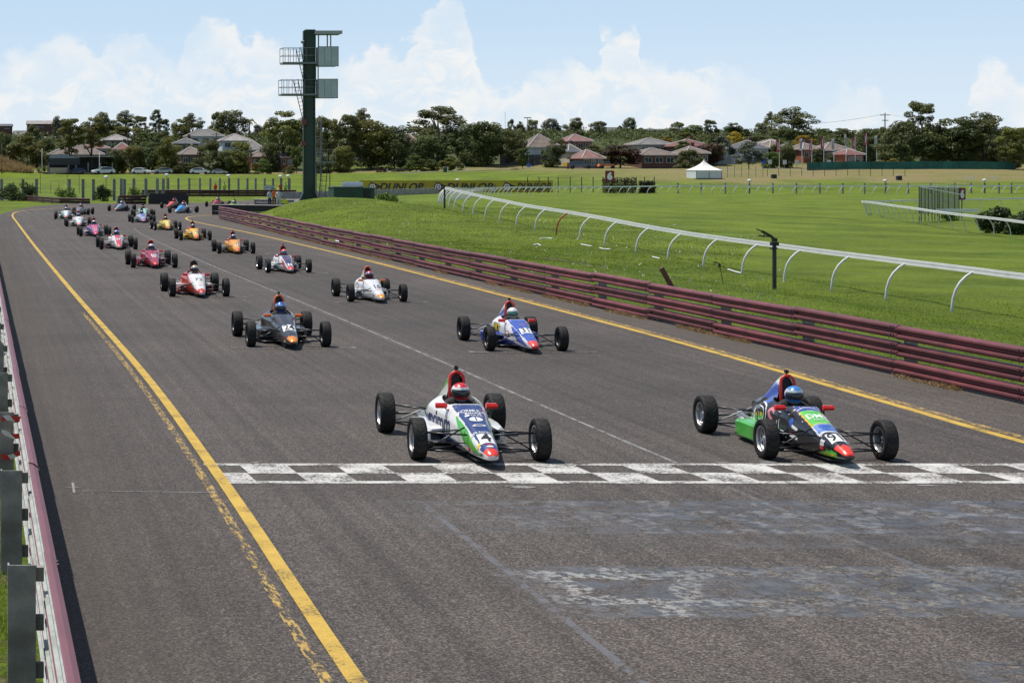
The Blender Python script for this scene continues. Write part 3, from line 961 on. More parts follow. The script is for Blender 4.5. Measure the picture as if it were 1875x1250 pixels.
def setup_tyre():
    m = bpy.data.materials.new('tyre_rubber')
    m.use_nodes = True
    nt = m.node_tree
    b = nt.nodes['Principled BSDF']
    tc = nd(nt, 'ShaderNodeTexCoord')
    sp = nd(nt, 'ShaderNodeSeparateXYZ')
    nt.links.new(tc.outputs['Object'], sp.inputs[0])
    x, y, z = sp.outputs
    ang = mth(nt, 'ARCTAN2', z, y)
    ax = mth(nt, 'ABSOLUTE', x)
    r = mth(nt, 'SQRT', mth(nt, 'ADD', mth(nt, 'MULTIPLY', y, y), mth(nt, 'MULTIPLY', z, z)))
    w = mth(nt, 'SINE', mth(nt, 'ADD', mth(nt, 'MULTIPLY', ang, 17.0), mth(nt, 'MULTIPLY', mth(nt, 'POWER', mth(nt, 'MULTIPLY', ax, 14.0), 1.6), 3.4)))
    g = rmp(nt, w, 0.70, 0.95, 0.0, 0.65)
    g = mth(nt, 'MULTIPLY', g, mth(nt, 'MULTIPLY', rmp(nt, r, 0.252, 0.262), rmp(nt, ax, 0.004, 0.012)))
    dust = rmp(nt, noise(nt, tc.outputs['Object'], 9, 5, 0.7), 0.3, 0.7)
    c = mixc(nt, dust, (0.006, 0.006, 0.006), (0.016, 0.015, 0.014))
    c = mixc(nt, mth(nt, 'MULTIPLY', rmp(nt, r, 0.255, 0.27), 0.5), c, (0.036, 0.034, 0.031))
    c = mixc(nt, g, c, (0.005, 0.005, 0.005))
    nt.links.new(c, b.inputs['Base Color'])
    b.inputs['Roughness'].default_value = 0.7
    b.inputs['Specular IOR Level'].default_value = 0.22
    bp = nd(nt, 'ShaderNodeBump', invert=True)
    bp.inputs['Strength'].default_value = 0.9
    bp.inputs['Distance'].default_value = 0.008
    nt.links.new(g, bp.inputs['Height'])
    nt.links.new(bp.outputs[0], b.inputs['Normal'])
    return m
M['tyre'] = setup_tyre()
M['rim'] = mat('cast_alloy', (0.50, 0.50, 0.51), 0.32, 0.75, nz=0.15, nscale=10)
M['rim_dark'] = mat('dark_alloy', (0.06, 0.06, 0.065), 0.4, 0.5)
M['visor'] = mat('dark_visor', (0.012, 0.015, 0.02), 0.16, coat=.25)
M['visor_green'] = mat('green_mirror_visor', (0.05, 0.22, 0.14), 0.12, 0.3, coat=1.0)
M['visor_blue'] = mat('blue_mirror_visor', (0.06, 0.18, 0.33), 0.12, 0.3, coat=1.0)
M['silverpipe'] = mat('exhaust_metal', (0.5, 0.48, 0.46), 0.3, 0.9)
M['tubewhite'] = mat('light_grey_tube', (0.5, 0.5, 0.5), 0.4)
M['greybox'] = mat('gearbox_alloy', (0.10, 0.10, 0.10), 0.5, 0.4)
M['ink'] = mat('black_lettering', (0.015, 0.015, 0.018), 0.4)
M['whiteink'] = mat('white_lettering', (0.8, 0.8, 0.8), 0.35)
M['navyink'] = mat('navy_lettering', (0.012, 0.022, 0.09), 0.4)
M['redink'] = mat('red_lettering', (0.55, 0.02, 0.02), 0.4)
M['yellowink'] = mat('yellow_lettering', (0.75, 0.55, 0.03), 0.4)
M['pinkink'] = mat('pink_lettering', (0.62, 0.22, 0.24), 0.4)
M['blueink'] = mat('blue_lettering', (0.03, 0.10, 0.42), 0.4)

# body: front axle at y = 0, nose towards -y, rear axle at y = 2.4
ST = [(-.80, .012, .145, .16, 1), (-.793, .045, .125, .182, .9), (-.77, .066, .11, .200, .85), (-.72, .086, .10, .228, .8), (-.6, .112, .09, .276, .76), (-.4, .142, .08, .338, .70),
      (-.2, .168, .07, .382, .64), (0, .185, .06, .455, .62), (.3, .225, .05, .538, .6), (.6, .268, .05, .612, .56), (.7, .282, .05, .634, .54), (.9, .315, .05, .64, .48),
      (1.1, .345, .05, .65, .44), (1.35, .375, .05, .665, .42), (1.5, .37, .05, .625, .44), (1.75, .32, .06, .53, .5), (2.0, .245, .08, .44, .55), (2.2, .18, .1, .38, .6)]
def stn(y):
    for a, b_ in zip(ST, ST[1:]):
        if y <= b_[0]:
            t = (y - a[0]) / (b_[0] - a[0])
            return [lerp(a[i], b_[i], t) for i in range(1, 5)]
    return list(ST[-1][1:])
def body_pt(y, t):
    hw, zb, zt, e = stn(y)
    c, s_ = cos(t), sin(t)
    zc = zb + (zt - zb) * .42
    x = hw * math.copysign(abs(c) ** e, c)
    if s_ >= 0:
        z = zc + (zt - zc) * abs(s_) ** (e if y > .6 else max(e, .72))
    else:
        z = zc - (zc - zb) * abs(s_) ** .45
    # narrower towards the bottom
    if s_ < 0:
        x *= 1 - .10 * abs(s_)
    else:
        k = sstep(.2, 1.0, s_)
        x *= 1 - k * lerp(.10, .24, sstep(.6, 1.1, y))
    return x, z

def make_body(ny, nt_):
    ys = []
    for i in range(ny + 1):
        u = i / ny
        ys.append(-.80 + 3.0 * (u * .985 + .015 * u * u) if u > .02 else -.80 + 3.0 * u)
    vs = []
    for y in ys:
        for k in range(nt_):
            t = 2 * pi * (k + .5) / nt_ - pi / 2
            x, z = body_pt(y, t)
            # cockpit recess
            if z > .3:
                r = (abs(x) / .215) ** 3 + (abs(y - 1.03) / .36) ** 3
                if r < 1:
                    z = .22 + .0 * z
                elif r < 1.22:
                    z += .006 * sin((r - 1) / .22 * pi)
            vs.append((x, y, z))
    fs = []
    for i in range(ny):
        for k in range(nt_):
            k2 = (k + 1) % nt_
            fs.append((i * nt_ + k, i * nt_ + k2, (i + 1) * nt_ + k2, (i + 1) * nt_ + k))
    fs.append(tuple(range(nt_ - 1, -1, -1)))
    fs.append(tuple(ny * nt_ + k for k in range(nt_)))
    return vs, [tuple(reversed(f)) for f in fs]
BODY_HI = make_body(230, 96)
BODY_LO = make_body(90, 44)
BVH = BVHTree.FromPolygons([Vector(v) for v in BODY_LO[0]], BODY_LO[1])
BVH_HI = BVHTree.FromPolygons([Vector(v) for v in BODY_HI[0]], BODY_HI[1])

def make_cover(n=26, m_=20):
    st = [(1.345, .098, .50, .962), (1.37, .102, .46, .98), (1.45, .104, .44, .965), (1.6, .108, .42, .88), (1.8, .112, .38, .74), (2.0, .112, .34, .62), (2.2, .112, .30, .56), (2.42, .085, .27, .46), (2.46, .05, .28, .42)]
    vs, fs = [], []
    ys = [1.345 + (2.46 - 1.345) * i / n for i in range(n + 1)]
    for y in ys:
        for a, b_ in zip(st, st[1:]):
            if y <= b_[0] + 1e-6:
                t = (y - a[0]) / (b_[0] - a[0]); break
        hw, zb, zt = [lerp(a[i], b_[i], t) for i in (1, 2, 3)]
        for k in range(m_ + 1):
            u = k / m_
            # arch: up one side, round the top, down the other
            if u < .3: x, z = -1, u / .3 * .62
            elif u > .7: x, z = 1, (1 - u) / .3 * .62
            else:
                an = pi - (u - .3) / .4 * pi
                x, z = cos(an), .62 + .38 * sin(an)
            wide = 1 + .55 * (1 - sstep(0, .62, z))
            vs.append((x * hw * wide, y, zb + (zt - zb) * z))
    for i in range(n):
        for k in range(m_):
            a = i * (m_ + 1) + k
            fs.append((a, a + 1, a + m_ + 2, a + m_ + 1))
    fs.append(tuple(n * (m_ + 1) + k for k in range(m_ + 1)))
    return vs, fs
COVER = make_cover(44, 36)

def painted_mesh(name, vf, fn, m, smooth=True):
    me = bpy.data.meshes.new(name)
    me.from_pydata(vf[0], [], vf[1])
    at = me.color_attributes.new('paint', 'FLOAT_COLOR', 'POINT')
    cols = np.ones((len(vf[0]), 4), dtype=np.float32)
    for i, v in enumerate(vf[0]):
        cols[i, :3] = fn(*v)
    at.data.foreach_set('color', cols.ravel())
    me.materials.append(m)
    me.polygons.foreach_set('use_smooth', [smooth] * len(me.polygons))
    me.update()
    if smooth:
        try: me.set_sharp_from_angle(angle=radians(50))
        except Exception: pass
    return me

# ---- shared small parts
def pod_mesh(sx):
    """low side pod with a dark intake mouth"""
    st = [(.78, .20, .47, .11, .275), (.86, .20, .53, .07, .30), (1.2, .22, .56, .055, .31), (1.6, .22, .56, .055, .31), (1.85, .2, .53, .06, .29), (2.02, .16, .42, .08, .24)]
    vs, fs = [], []
    for y, x0, x1, z0, z1 in st:
        c = .035
        for x, z in ((x0, z0), (x1 - c, z0), (x1, z0 + c), (x1, z1 - c), (x1 - c, z1), (x0, z1 + .02)):
            vs.append((sx * x, y, z))
    for i in range(len(st) - 1):
        for k in range(6):
            k2 = (k + 1) % 6
            fs.append((i * 6 + k, i * 6 + k2, (i + 1) * 6 + k2, (i + 1) * 6 + k))
    # front rim and recessed mouth
    o = len(vs)
    f0 = st[0]
    rim = [(.24, .13), (.44, .13), (.455, .145), (.455, .235), (.44, .25), (.24, .255)]
    for x, z in rim: vs.append((sx * x, .775, z))
    for x, z in rim: vs.append((sx * x * .99, .95, z))
    for k in range(6):
        k2 = (k + 1) % 6
        fs.append((k, k2, o + k2, o + k)); fs.append((o + k, o + k2, o + 6 + k2, o + 6 + k))
    fs.append(tuple(o + 6 + k for k in range(6)))
    fs.append(tuple((len(st) - 1) * 6 + k for k in range(6)))
    if sx > 0: fs = [tuple(reversed(f)) for f in fs]
    return vs, fs
PODS = {s: pod_mesh(s) for s in (-1, 1)}

def tyre_mesh(R, w):
    b = MB()
    h = w / 2
    k = R - .27
    b.lathe([(-h * .80, .172), (-h * .93, .19), (-h * 1.03, .222 + k * .5), (-h * .99, .25 + k), (-h * .88, .2635 + k), (-h * .55, .269 + k), (0, R), (h * .55, .269 + k), (h * .88, .2635 + k), (h * .99, .25 + k), (h * 1.03, .222 + k * .5), (h * .93, .19), (h * .80, .172)], 48)
    return b.mesh('tyre', M['tyre'], True)
def rim_mesh(w, sx, m_):
    b = MB()
    h = w / 2 * .84
    b.lathe([(-h, .176), (-h, .165), (-h * .8, .158), (h * .8, .158), (h, .165), (h, .176)], 40)
    xo = sx * h * .25
    # disc with spokes
    b.lathe([(xo, .158), (xo + sx * .012, .15), (xo, .142)], 32)
    b.lathe([(xo + sx * .03, .0), (xo + sx * .03, .03), (xo + sx * .012, .048), (xo - sx * .01, .05)], 16)
    for k in range(6):
        a = 2 * pi * k / 6
        d = Vector((0, cos(a), sin(a))); t = Vector((0, -sin(a), cos(a)))
        p0, p1 = d * .04, d * .152
        vs = []
        for p, wd in ((p0, .022), (p1, .014)):
            for s1 in (-1, 1):
                for dx in (xo + sx * .014, xo - sx * .012):
                    vs.append((dx, (p + t * wd * s1).y, (p + t * wd * s1).z))
        b.add(vs, [(0, 1, 3, 2), (4, 6, 7, 5), (0, 2, 6, 4), (1, 5, 7, 3), (0, 4, 5, 1), (2, 3, 7, 6)])
    # brake disc behind
    b.lathe([(-sx * h * .3, .05), (-sx * h * .3, .125), (-sx * h * .3 - sx * .015, .125), (-sx * h * .3 - sx * .015, .05)], 24, m=1)
    me = b.mesh('rim', [m_, M['rim_dark']], False)
    return me
TY = {'f': tyre_mesh(.27, .175), 'r': tyre_mesh(.28, .205)}
RIMS = {(e, s, c): rim_mesh(.175 if e == 'f' else .205, s, M[c]) for e in 'fr' for s in (-1, 1) for c in ('rim', 'rim_dark')}

def tubes(name, segs, r, m_):
    b = MB()
    for a, c in segs:
        b.tube(a, c, r, 6)
    return b.mesh(name, m_, True)
SUSP = []
for s in (-1, 1):
    SUSP += [('wishbone', tubes('upper_wishbone', [((s * .17, -.14, .335), (s * .70, .0, .345)), ((s * .19, .24, .345), (s * .70, .0, .345))], .012, M['carbon'])),
             ('wishbone', tubes('lower_wishbone', [((s * .16, -.12, .115), (s * .70, .0, .12)), ((s * .2, .42, .11), (s * .70, .0, .12))], .012, M['carbon'])),
             ('pushrod', tubes('pushrod', [((s * .175, .02, .41), (s * .67, .0, .13))], .011, M['carbon'])),
             ('tie_rod', tubes('tie_rod', [((s * .17, -.07, .22), (s * .70, -.07, .235))], .008, M['carbon'])),
             ('wishbone', tubes('rear_upper_wishbone', [((s * .15, 2.22, .36), (s * .68, 2.4, .39)), ((s * .2, 1.9, .38), (s * .68, 2.4, .39))], .012, M['carbon'])),
             ('wishbone', tubes('rear_lower_wishbone', [((s * .15, 2.5, .13), (s * .68, 2.4, .14)), ((s * .24, 1.85, .12), (s * .68, 2.4, .14))], .012, M['carbon'])),
             ('pushrod', tubes('rear_pushrod', [((s * .14, 2.25, .40), (s * .64, 2.38, .16))], .011, M['tubewhite'])),
             ('driveshaft', tubes('driveshaft', [((s * .12, 2.4, .27), (s * .7, 2.4, .27))], .02, M['greybox']))]
def hoop_mesh():
    b = MB()
    pts = []
    for k in range(17):
        u = k / 16
        if u < .25: p = (-.094, .56 + u / .25 * .325)
        elif u > .75: p = (.094, .885 - (u - .75) / .25 * .325)
        else:
            a = pi - (u - .25) / .5 * pi
            p = (.094 * cos(a), .885 + .094 * sin(a))
        pts.append((p[0], 1.30 + (.98 - p[1]) * -.06, p[1]))
    b.sweep(pts, .022, 8)
    return b
def misc_meshes():
    d = {}
    d['undertray'] = MB(); d['undertray'].box((0, 1.38, .045), (.86, 1.5, .02)); d['undertray'].box((0, -.22, .06), (.28, .5, .018))
    g = MB(); g.box((0, 2.3, .25), (.22, .5, .24), taper=.85); g.box((0, 2.58, .26), (.14, .12, .18), taper=.8)
    g.lathe([(-.1, .0), (-.1, .07), (.1, .07), (.1, .0)], 12, 'z', (0, 2.45, .38))
    d['gearbox'] = g
    e = MB(); e.sweep([(-.2, 1.85, .28), (-.27, 2.0, .26), (-.27, 2.2, .27), (-.22, 2.6, .30)], .034, 10)
    e.sweep([(-.17, 2.0, .2), (-.3, 2.2, .22), (-.3, 2.42, .24)], .05, 10)
    d['exhaust'] = e
    c = MB(); c.box((0, 1.33, 1.035), (.045, .06, .05)); c.tube((0, 1.34, .975), (0, 1.335, 1.02), .012); c.lathe([(0, .0), (0, .016), (.012, .016), (.012, 0)], 10, 'x', (0, 1.295, 1.035))
    d['camera'] = c
    h = MB()
    h.box((0, 1.36, .73), (.165, .05, .42), taper=.6)
    d['headrest'] = h
    w = MB()
    ring = [(.10 * cos(2 * pi * k / 14), .80 + .03 * sin(2 * pi * k / 14), .50 + .08 * sin(2 * pi * k / 14)) for k in range(15)]
    w.sweep(ring, .013, 6)
    w.tube((0, .68, .47), (0, .80, .50), .015)
    d['steering_wheel'] = w
    l = MB()
    l.box((0, 2.68, .3), (.06, .03, .06))
    return d
MISC = {k: v.mesh(k, M[{'undertray': 'black', 'gearbox': 'greybox', 'exhaust': 'silverpipe', 'camera': 'black', 'headrest': 'black', 'steering_wheel': 'black'}[k]], k in ('exhaust',)) for k, v in misc_meshes().items()}
def mirror_mesh():
    b = MB()
    st = [(-.075, .026), (-.068, .034), (.06, .034), (.075, .022)]
    vs = []
    for x, h in st:
        for yy, zz in ((-.03, 0), (-.012, 1), (.03, 1), (.03, -1), (-.012, -1)):
            vs.append((x, yy, zz * h))
    fs = [(i * 5 + k, i * 5 + (k + 1) % 5, (i + 1) * 5 + (k + 1) % 5, (i + 1) * 5 + k) for i in range(3) for k in range(5)]
    fs += [tuple(range(4, -1, -1)), tuple(15 + k for k in range(5))]
    b.add(vs, fs)
    return b
HOOP, MIRR = hoop_mesh(), mirror_mesh()
ARM = tubes('arm', [((0, 0, 0), (0.12, -.02, .1))], .007, M['carbon'])
PLAIN = {}
def plain(col, rough=.35):
    k = tuple(round(c, 3) for c in col)
    if k not in PLAIN:
        PLAIN[k] = mat('gloss_%03d' % len(PLAIN), col, rough, coat=.4, nz=.08, nscale=6)
    return PLAIN[k]
HOOPS = {}

# ---- lettering laid on the bodywork
_fc = {}
def text_mesh(s, size=1.0, bold=0.0, sx=1.0):
    k = (s, bold)
    if k not in _fc:
        cu = bpy.data.curves.new('txt', 'FONT')
        cu.body = s
        cu.size = 1.0
        cu.align_x = 'CENTER'; cu.align_y = 'CENTER'
        cu.offset = bold
        cu.resolution_u = 3
        ob = bpy.data.objects.new('txt', cu)
        me = bpy.data.meshes.new_from_object(ob)
        bm = bmesh.new(); bm.from_mesh(me)
        bmesh.ops.triangulate(bm, faces=bm.faces)
        bmesh.ops.subdivide_edges(bm, edges=[e for e in bm.edges if e.calc_length() > .22], cuts=1)
        _fc[k] = ([tuple(v.co)[:2] for v in bm.verts], [tuple(v.index for v in f.verts) for f in bm.faces])
        bm.free(); bpy.data.objects.remove(ob); bpy.data.curves.remove(cu); bpy.data.meshes.remove(me)
    vs, fs = _fc[k]
    return [(x * size * sx, y * size) for x, y in vs], fs
def rect2(w, h, n=7, rad=0):
    vs = [((i / n - .5) * w, (j / n - .5) * h) for j in range(n + 1) for i in range(n + 1)]
    fs = [(j * (n + 1) + i, j * (n + 1) + i + 1, (j + 1) * (n + 1) + i + 1, (j + 1) * (n + 1) + i) for j in range(n) for i in range(n)]
    return vs, fs
def disc2(w, h, n=24):
    vs = [(0, 0)] + [(w / 2 * cos(2 * pi * k / n), h / 2 * sin(2 * pi * k / n)) for k in range(n)]
    return vs, [(0, 1 + k, 1 + (k + 1) % n) for k in range(n)]
def quad2(p00, p10, p11, p01, n=16, m=4):
    vs = []
    for j in range(m + 1):
        for i in range(n + 1):
            u, v = i / n, j / m
            vs.append(tuple((p00[k] * (1 - u) + p10[k] * u) * (1 - v) + (p01[k] * (1 - u) + p11[k] * u) * v for k in (0, 1)))
    return vs, [(j * (n + 1) + i, j * (n + 1) + i + 1, (j + 1) * (n + 1) + i + 1, (j + 1) * (n + 1) + i) for j in range(m) for i in range(n)]
def poly2(pts):
    return list(pts), [tuple(range(len(pts)))]
CUR_BVH = [BVH_HI]
def lay(shape, where, c, off, rot=0.0, shear=0.0):
    """project a flat shape onto the body: top (x, y) or left/right side (y, z)"""
    vs, fs = shape
    out, ok = [], []
    ca, sa = cos(rot), sin(rot)
    for (a, b_) in vs:
        a2, b2 = a * ca - b_ * sa + shear * b_, a * sa + b_ * ca
        if where == 'top':
            o, d = Vector((c[0] + a2, c[1] + b2, 2)), Vector((0, 0, -1))
        elif where == 'left':
            o, d = Vector((-2, c[0] - a2, c[1] + b2)), Vector((1, 0, 0))
        else:
            o, d = Vector((2, c[0] + a2, c[1] + b2)), Vector((-1, 0, 0))
        loc, nrm, _, _ = CUR_BVH[0].ray_cast(o, d)
        if loc is None:
            out.append((0, 0, 0)); ok.append(False); continue
        if nrm.dot(d) > 0: nrm = -nrm
        out.append(tuple(loc + nrm * off)); ok.append(abs(nrm.dot(d)) > .12)
    return out, [f for f in fs if all(ok[i] for i in f)]
def decal(root, name, items):
    """items: (shape, where, centre, material, layer, rot); every printed piece is its own part"""
    for it in items:
        shape, where, c, m_, layer = it[:5]
        rot = it[5] if len(it) > 5 else 0
        vs, fs = lay(shape, where, c, .004 + .0045 * layer, rot)
        if fs:
            b = MB(); b.add(vs, fs)
            nm = name if name != 'sponsor_lettering' or len(shape[1]) > 50 else 'sticker'
            b.build(nm, M[m_], root)

def lin(*rgb):
    return tuple(((c / 255) / 12.92 if c / 255 <= .04045 else ((c / 255 + .055) / 1.055) ** 2.4) for c in rgb)
WHITE = (.74, .74, .72); BLK = (.012, .012, .014); RED = (.55, .02, .015); ORG = (.75, .13, .02); BLUE = (.03, .06, .27); NAVY = (.012, .025, .10)
GRN = (.07, .40, .04); YEL = (.78, .42, .01); GREY = (.14, .14, .15); CRIM = (.34, .01, .035); PURP = (.20, .08, .30); PINK = (.60, .08, .16); SKYB = (.10, .35, .65); SILV = (.40, .42, .45)
DARK = (.02, .02, .022)

def livery(main, top=None, flash=None, tip=None, lower=None, tipedge=None, topw=(.03, .16), topy=(-.72, .72), style='std', nose=None):
    def f(x, y, z):
        ax = abs(x)
        if -.235 < y < -.222 or (1.40 < y < 1.413 and z < .6): return (.02, .02, .02)
        if .68 < y < 1.38 and z < .25 and ax < .2 or (z < .07):
            return DARK
        inside = (ax / .215) ** 3 + (abs(y - 1.03) / .36) ** 3
        if inside < 1.0 and z > .2 and z < .3: return DARK
        if inside < 1.25 and z > .5: return DARK if inside < 1.1 else main
        hw, zb, zt, e = stn(y)
        zr = (z - zb) / (zt - zb)
        if tip:
            if y < -.62 - (ax * 1.2 if ax < .06 else .0) + .06 and zr > .62 and y > -.79:
                if tipedge and y > -.66: return tipedge
                return tip
            if nose is not None and y < -.74: return nose
        if style == 'dragon':      # black, green and blue panels edged yellow
            w = .165 - (0.72 - y) * .02
            if y < .72 and ax < w and zr > .80:
                t = y
                if t > .50 : return BLUE if (int(t * 40 + ax * 22) % 5) else (.6, .6, .65)
                if .06 < t <= .50: return YEL if (ax > w - .014 or t < .075) else ((.10, .50, .06) if fb(x * 9, y * 9, 1.0) > -.25 else (.18, .62, .10))
                if -.17 < t <= .06: return WHITE if (ax > w - .012 or t < -.155) else ((.05, .12, .42) if fb(x * 7, y * 14, 1.0) > -.2 else (.15, .28, .6))
                return main
            if y > 1.25:
                lz = .44 - (y - 1.25) * .13
                if z < lz: return (.07, .42, .05)
                if z < lz + .014: return YEL
                if z > .56: return (.05, .12, .45)
            if y < -.2 and zr < .5:
                q = (y + .62) * .9
                if 0 < q and z < .22 - q * .25: return (.07, .42, .05)
            return main
        if top and topy[0] < y < topy[1] and zr > .6:
            t = (y - topy[0]) / (topy[1] - topy[0])
            if ax < lerp(topw[0], topw[1], t): return top
        if flash:
            # rising flash along the nose side
            u = (y + .72) / 1.35
            if y > 1.42 and zr > .72: return flash
        if lower and z < .09 + .16 * sstep(-.6, .9, y) + (.14 if y > 1.2 else 0): return lower
        return main
    return f

CARS = []
def racing_car(spec):
    fx, fy, head, sc = spec['x'], spec['y'], spec['head'], spec.get('scale', 1.0)
    root = thing('racing_car', spec['label'], 'racing car', (fx, fy, 0), head, 'open-wheel racing cars on the track')
    root.scale = (sc, sc, sc)
    hi = spec.get('hi', False)
    CUR_BVH[0] = BVH_HI if hi else BVH
    lv = livery(**spec['liv'])
    link('body', painted_mesh('body', BODY_HI if hi else BODY_LO, lv, PAINT), root)
    cc = spec.get('cover', spec['liv']['main']); c2 = spec.get('cover2', cc)
    def cf(x, y, z):
        if y < 1.36 : return DARK
        if spec['liv'].get('style') == 'dragon':
            if z > .86 and y < 1.6: return (.07, .42, .05) if z > .91 else WHITE
            if z > .64 - (y - 1.4) * .1: return (.05, .12, .45)
            return cc
        return c2 if z < .80 - (y - 1.4) * .36 else cc
    link('engine_cover', painted_mesh('engine_cover', COVER, cf, PAINT), root)
    pc = spec.get('pod', spec['liv']['main']); pt = spec.get('podtop', pc)
    for s in (-1, 1):
        def pf(x, y, z):
            if .77 < y < .96 and .2 < abs(x) < .46 and .125 < z < .26 and (y > .9 or y < .776) and not (y < .77):
                return DARK if y > .9 else pc
            if spec['liv'].get('style') == 'dragon':
                return (.07, .42, .05) if y > 1.1 or z > .3 else BLK
            return pt if z > .26 else pc
        link('sidepod', painted_mesh('sidepod', PODS[s], pf, PAINT, False), root)
    hk = tuple(spec['hoop'])
    if hk not in HOOPS:
        HOOPS[hk] = HOOP.mesh('roll_hoop', plain(spec['hoop']), True)
    link('roll_hoop', HOOPS[hk], root)
    mk = ('m',) + tuple(spec['mirror'])
    if mk not in HOOPS:
        HOOPS[mk] = MIRR.mesh('mirror', plain(spec['mirror']), False)
    for s in (-1, 1):
        mo = link('mirror', HOOPS[mk], root, (s * .33, .70, .60), 0)
        ao = link('arm', ARM, mo, (-s * .13, .02, -.10), 0 if s > 0 else pi)
    for e, yy, tx, rz_ in (('f', 0.0, .78, .27), ('r', 2.4, .765, .28)):
        for s in (-1, 1):
            w = link('wheel', None, root, (s * tx, yy, rz_ - .002))
            t_ = link('tyre', TY[e], w); t_.rotation_euler = (random.uniform(0, 6), 0, 0)
            r_ = link('rim', RIMS[(e, s, spec.get('rim', 'rim_dark'))], w); r_.rotation_euler = (random.uniform(0, 6), 0, 0)
            w.scale = (1, 1, 1)
    for n_, me in SUSP:
        link(n_, me, root)
    for k in ('undertray', 'gearbox', 'exhaust', 'headrest', 'steering_wheel'):
        link(k, MISC[k], root)
    if spec.get('cam', True):
        link('camera', MISC['camera'], root)
    it = []
    if spec.get('num'):
        ny = spec.get('numy', -.38)
        nw = spec.get('numw', .15)
        if spec.get('plate', True):
            it.append((rect2(nw * 1.15, .27), 'top', (0, ny), 'whiteink', 0))
        it.append((text_mesh(spec['num'], .30 if len(spec['num']) < 2 else .25, .014, .66), 'top', (0, ny), spec.get('numink', 'ink'), 1))
        decal(root, 'race_number', it)
    fl = spec['liv'].get('flash')
    if fl:
        kf = 'flash' + str(fl)
        if kf not in M: M[kf] = mat('flash_paint_%d' % len(M), fl, .3, coat=.6, nz=.08, nscale=5)
        # wedge that widens from beside the cockpit to the front axle, then closes at the nose
        for sd, sg in (('left', -1), ('right', 1)):
            for P_ in (((.42, .50), (-.02, .385), (-.02, .21), (.42, .485)), ((-.02, .385), (-.60, .145), (-.60, .135), (-.02, .21))):
                q = quad2(*[((.3 - y_) if sg < 0 else (y_ - .3), z_ - .42) for y_, z_ in P_])
                decal(root, 'side_flash', [(q, sd, (.30, .42), kf, 0)])
    for nm, lst in spec.get('decals', []):
        decal(root, nm, lst)
    # the driver
    driver(spec, root)
    return root

# ---- drivers
def skin_person(verts, edges, radii, root_i, sub=1):
    me = bpy.data.meshes.new('tmp')
    me.from_pydata(verts, edges, [])
    ob = bpy.data.objects.new('tmp', me)
    COL.objects.link(ob)
    ob.modifiers.new('s', 'SKIN')
    for i, r in enumerate(radii):
        me.skin_vertices[0].data[i].radius = (r, r) if not isinstance(r, tuple) else r
        me.skin_vertices[0].data[i].use_root = (i == root_i)
    ss = ob.modifiers.new('u', 'SUBSURF'); ss.levels = sub; ss.render_levels = sub
    dg = bpy.context.evaluated_depsgraph_get()
    ev = ob.evaluated_get(dg)
    m2 = bpy.data.meshes.new_from_object(ev)
    vs = [tuple(v.co) for v in m2.vertices]; fs = [tuple(p.vertices) for p in m2.polygons]
    bpy.data.objects.remove(ob); bpy.data.meshes.remove(me); bpy.data.meshes.remove(m2)
    return vs, fs

def driver_shape():
    # seated, leaning back, hands on the wheel
    v = [(0, 1.08, .30), (0, 1.17, .42), (0, 1.2, .54), (0, 1.17, .62), (0, 1.10, .66),
         (-.13, 1.18, .57), (-.20, 1.12, .545), (-.215, .98, .43), (-.12, .83, .50),
         (.13, 1.18, .57), (.20, 1.12, .545), (.215, .98, .43), (.12, .83, .50),
         (-.09, 1.0, .27), (-.09, .72, .33), (.09, 1.0, .27), (.09, .72, .33), (-.08, .80, .52), (.08, .80, .52)]
    e = [(0, 1), (1, 2), (2, 3), (3, 4), (2, 5), (5, 6), (6, 7), (7, 8), (2, 9), (9, 10), (10, 11), (11, 12), (0, 13), (13, 14), (0, 15), (15, 16), (8, 17), (12, 18)]
    r = [.12, .13, .12, .065, .06, .085, .07, .055, .04, .085, .07, .055, .04, .085, .07, .085, .07, .035, .035]
    return skin_person(v, e, r, 0, 1)
DRV = driver_shape()
def helmet_shape(nu=30, nv=20):
    """full-face helmet centred on the head, open at the neck, chin bar forward (-y)"""
    vs, fs = [], []
    for j in range(nv + 1):
        ph = pi * j / nv * .93
        for i in range(nu):
            th = 2 * pi * i / nu
            x, y, z = sin(ph) * cos(th), sin(ph) * sin(th), cos(ph)
            fwd = max(0, -y)
            X_ = x * .122 * (1 - .06 * max(0, -z))
            Y_ = y * .150 - fwd * max(0, -z) * .028 - .006
            Z_ = z * (.128 if z > 0 else .135) - fwd * max(0, -z) * .012
            vs.append((X_, Y_, Z_))
    for j in range(nv):
        for i in range(nu):
            i2 = (i + 1) % nu
            fs.append((j * nu + i, (j + 1) * nu + i, (j + 1) * nu + i2, j * nu + i2))
    return vs, fs
HEL = helmet_shape()
def visor_mesh(m_):
    b = MB()
    n, mm = 14, 5
    for j in range(mm + 1):
        ph = pi * (.40 + .20 * j / mm)
        for i in range(n + 1):
            th = -pi / 2 + (i / n - .5) * pi * .92
            x, y, z = sin(ph) * cos(th), sin(ph) * sin(th), cos(ph)
            fwd = max(0, -y)
            k = 1.025
            b.v.append((x * .122 * k * (1 - .06 * max(0, -z)), (y * .150 - fwd * max(0, -z) * .028 - .006) * k, (z * (.128 if z > 0 else .135) - fwd * max(0, -z) * .012)))
    for j in range(mm):
        for i in range(n):
            a = j * (n + 1) + i
            b.f.append((a, a + n + 1, a + n + 2, a + 1)); b.m.append(0)
    return b.mesh('visor', m_, True)
VIS = {k: visor_mesh(M[k]) for k in ('visor', 'visor_green', 'visor_blue')}
SUITS = {}
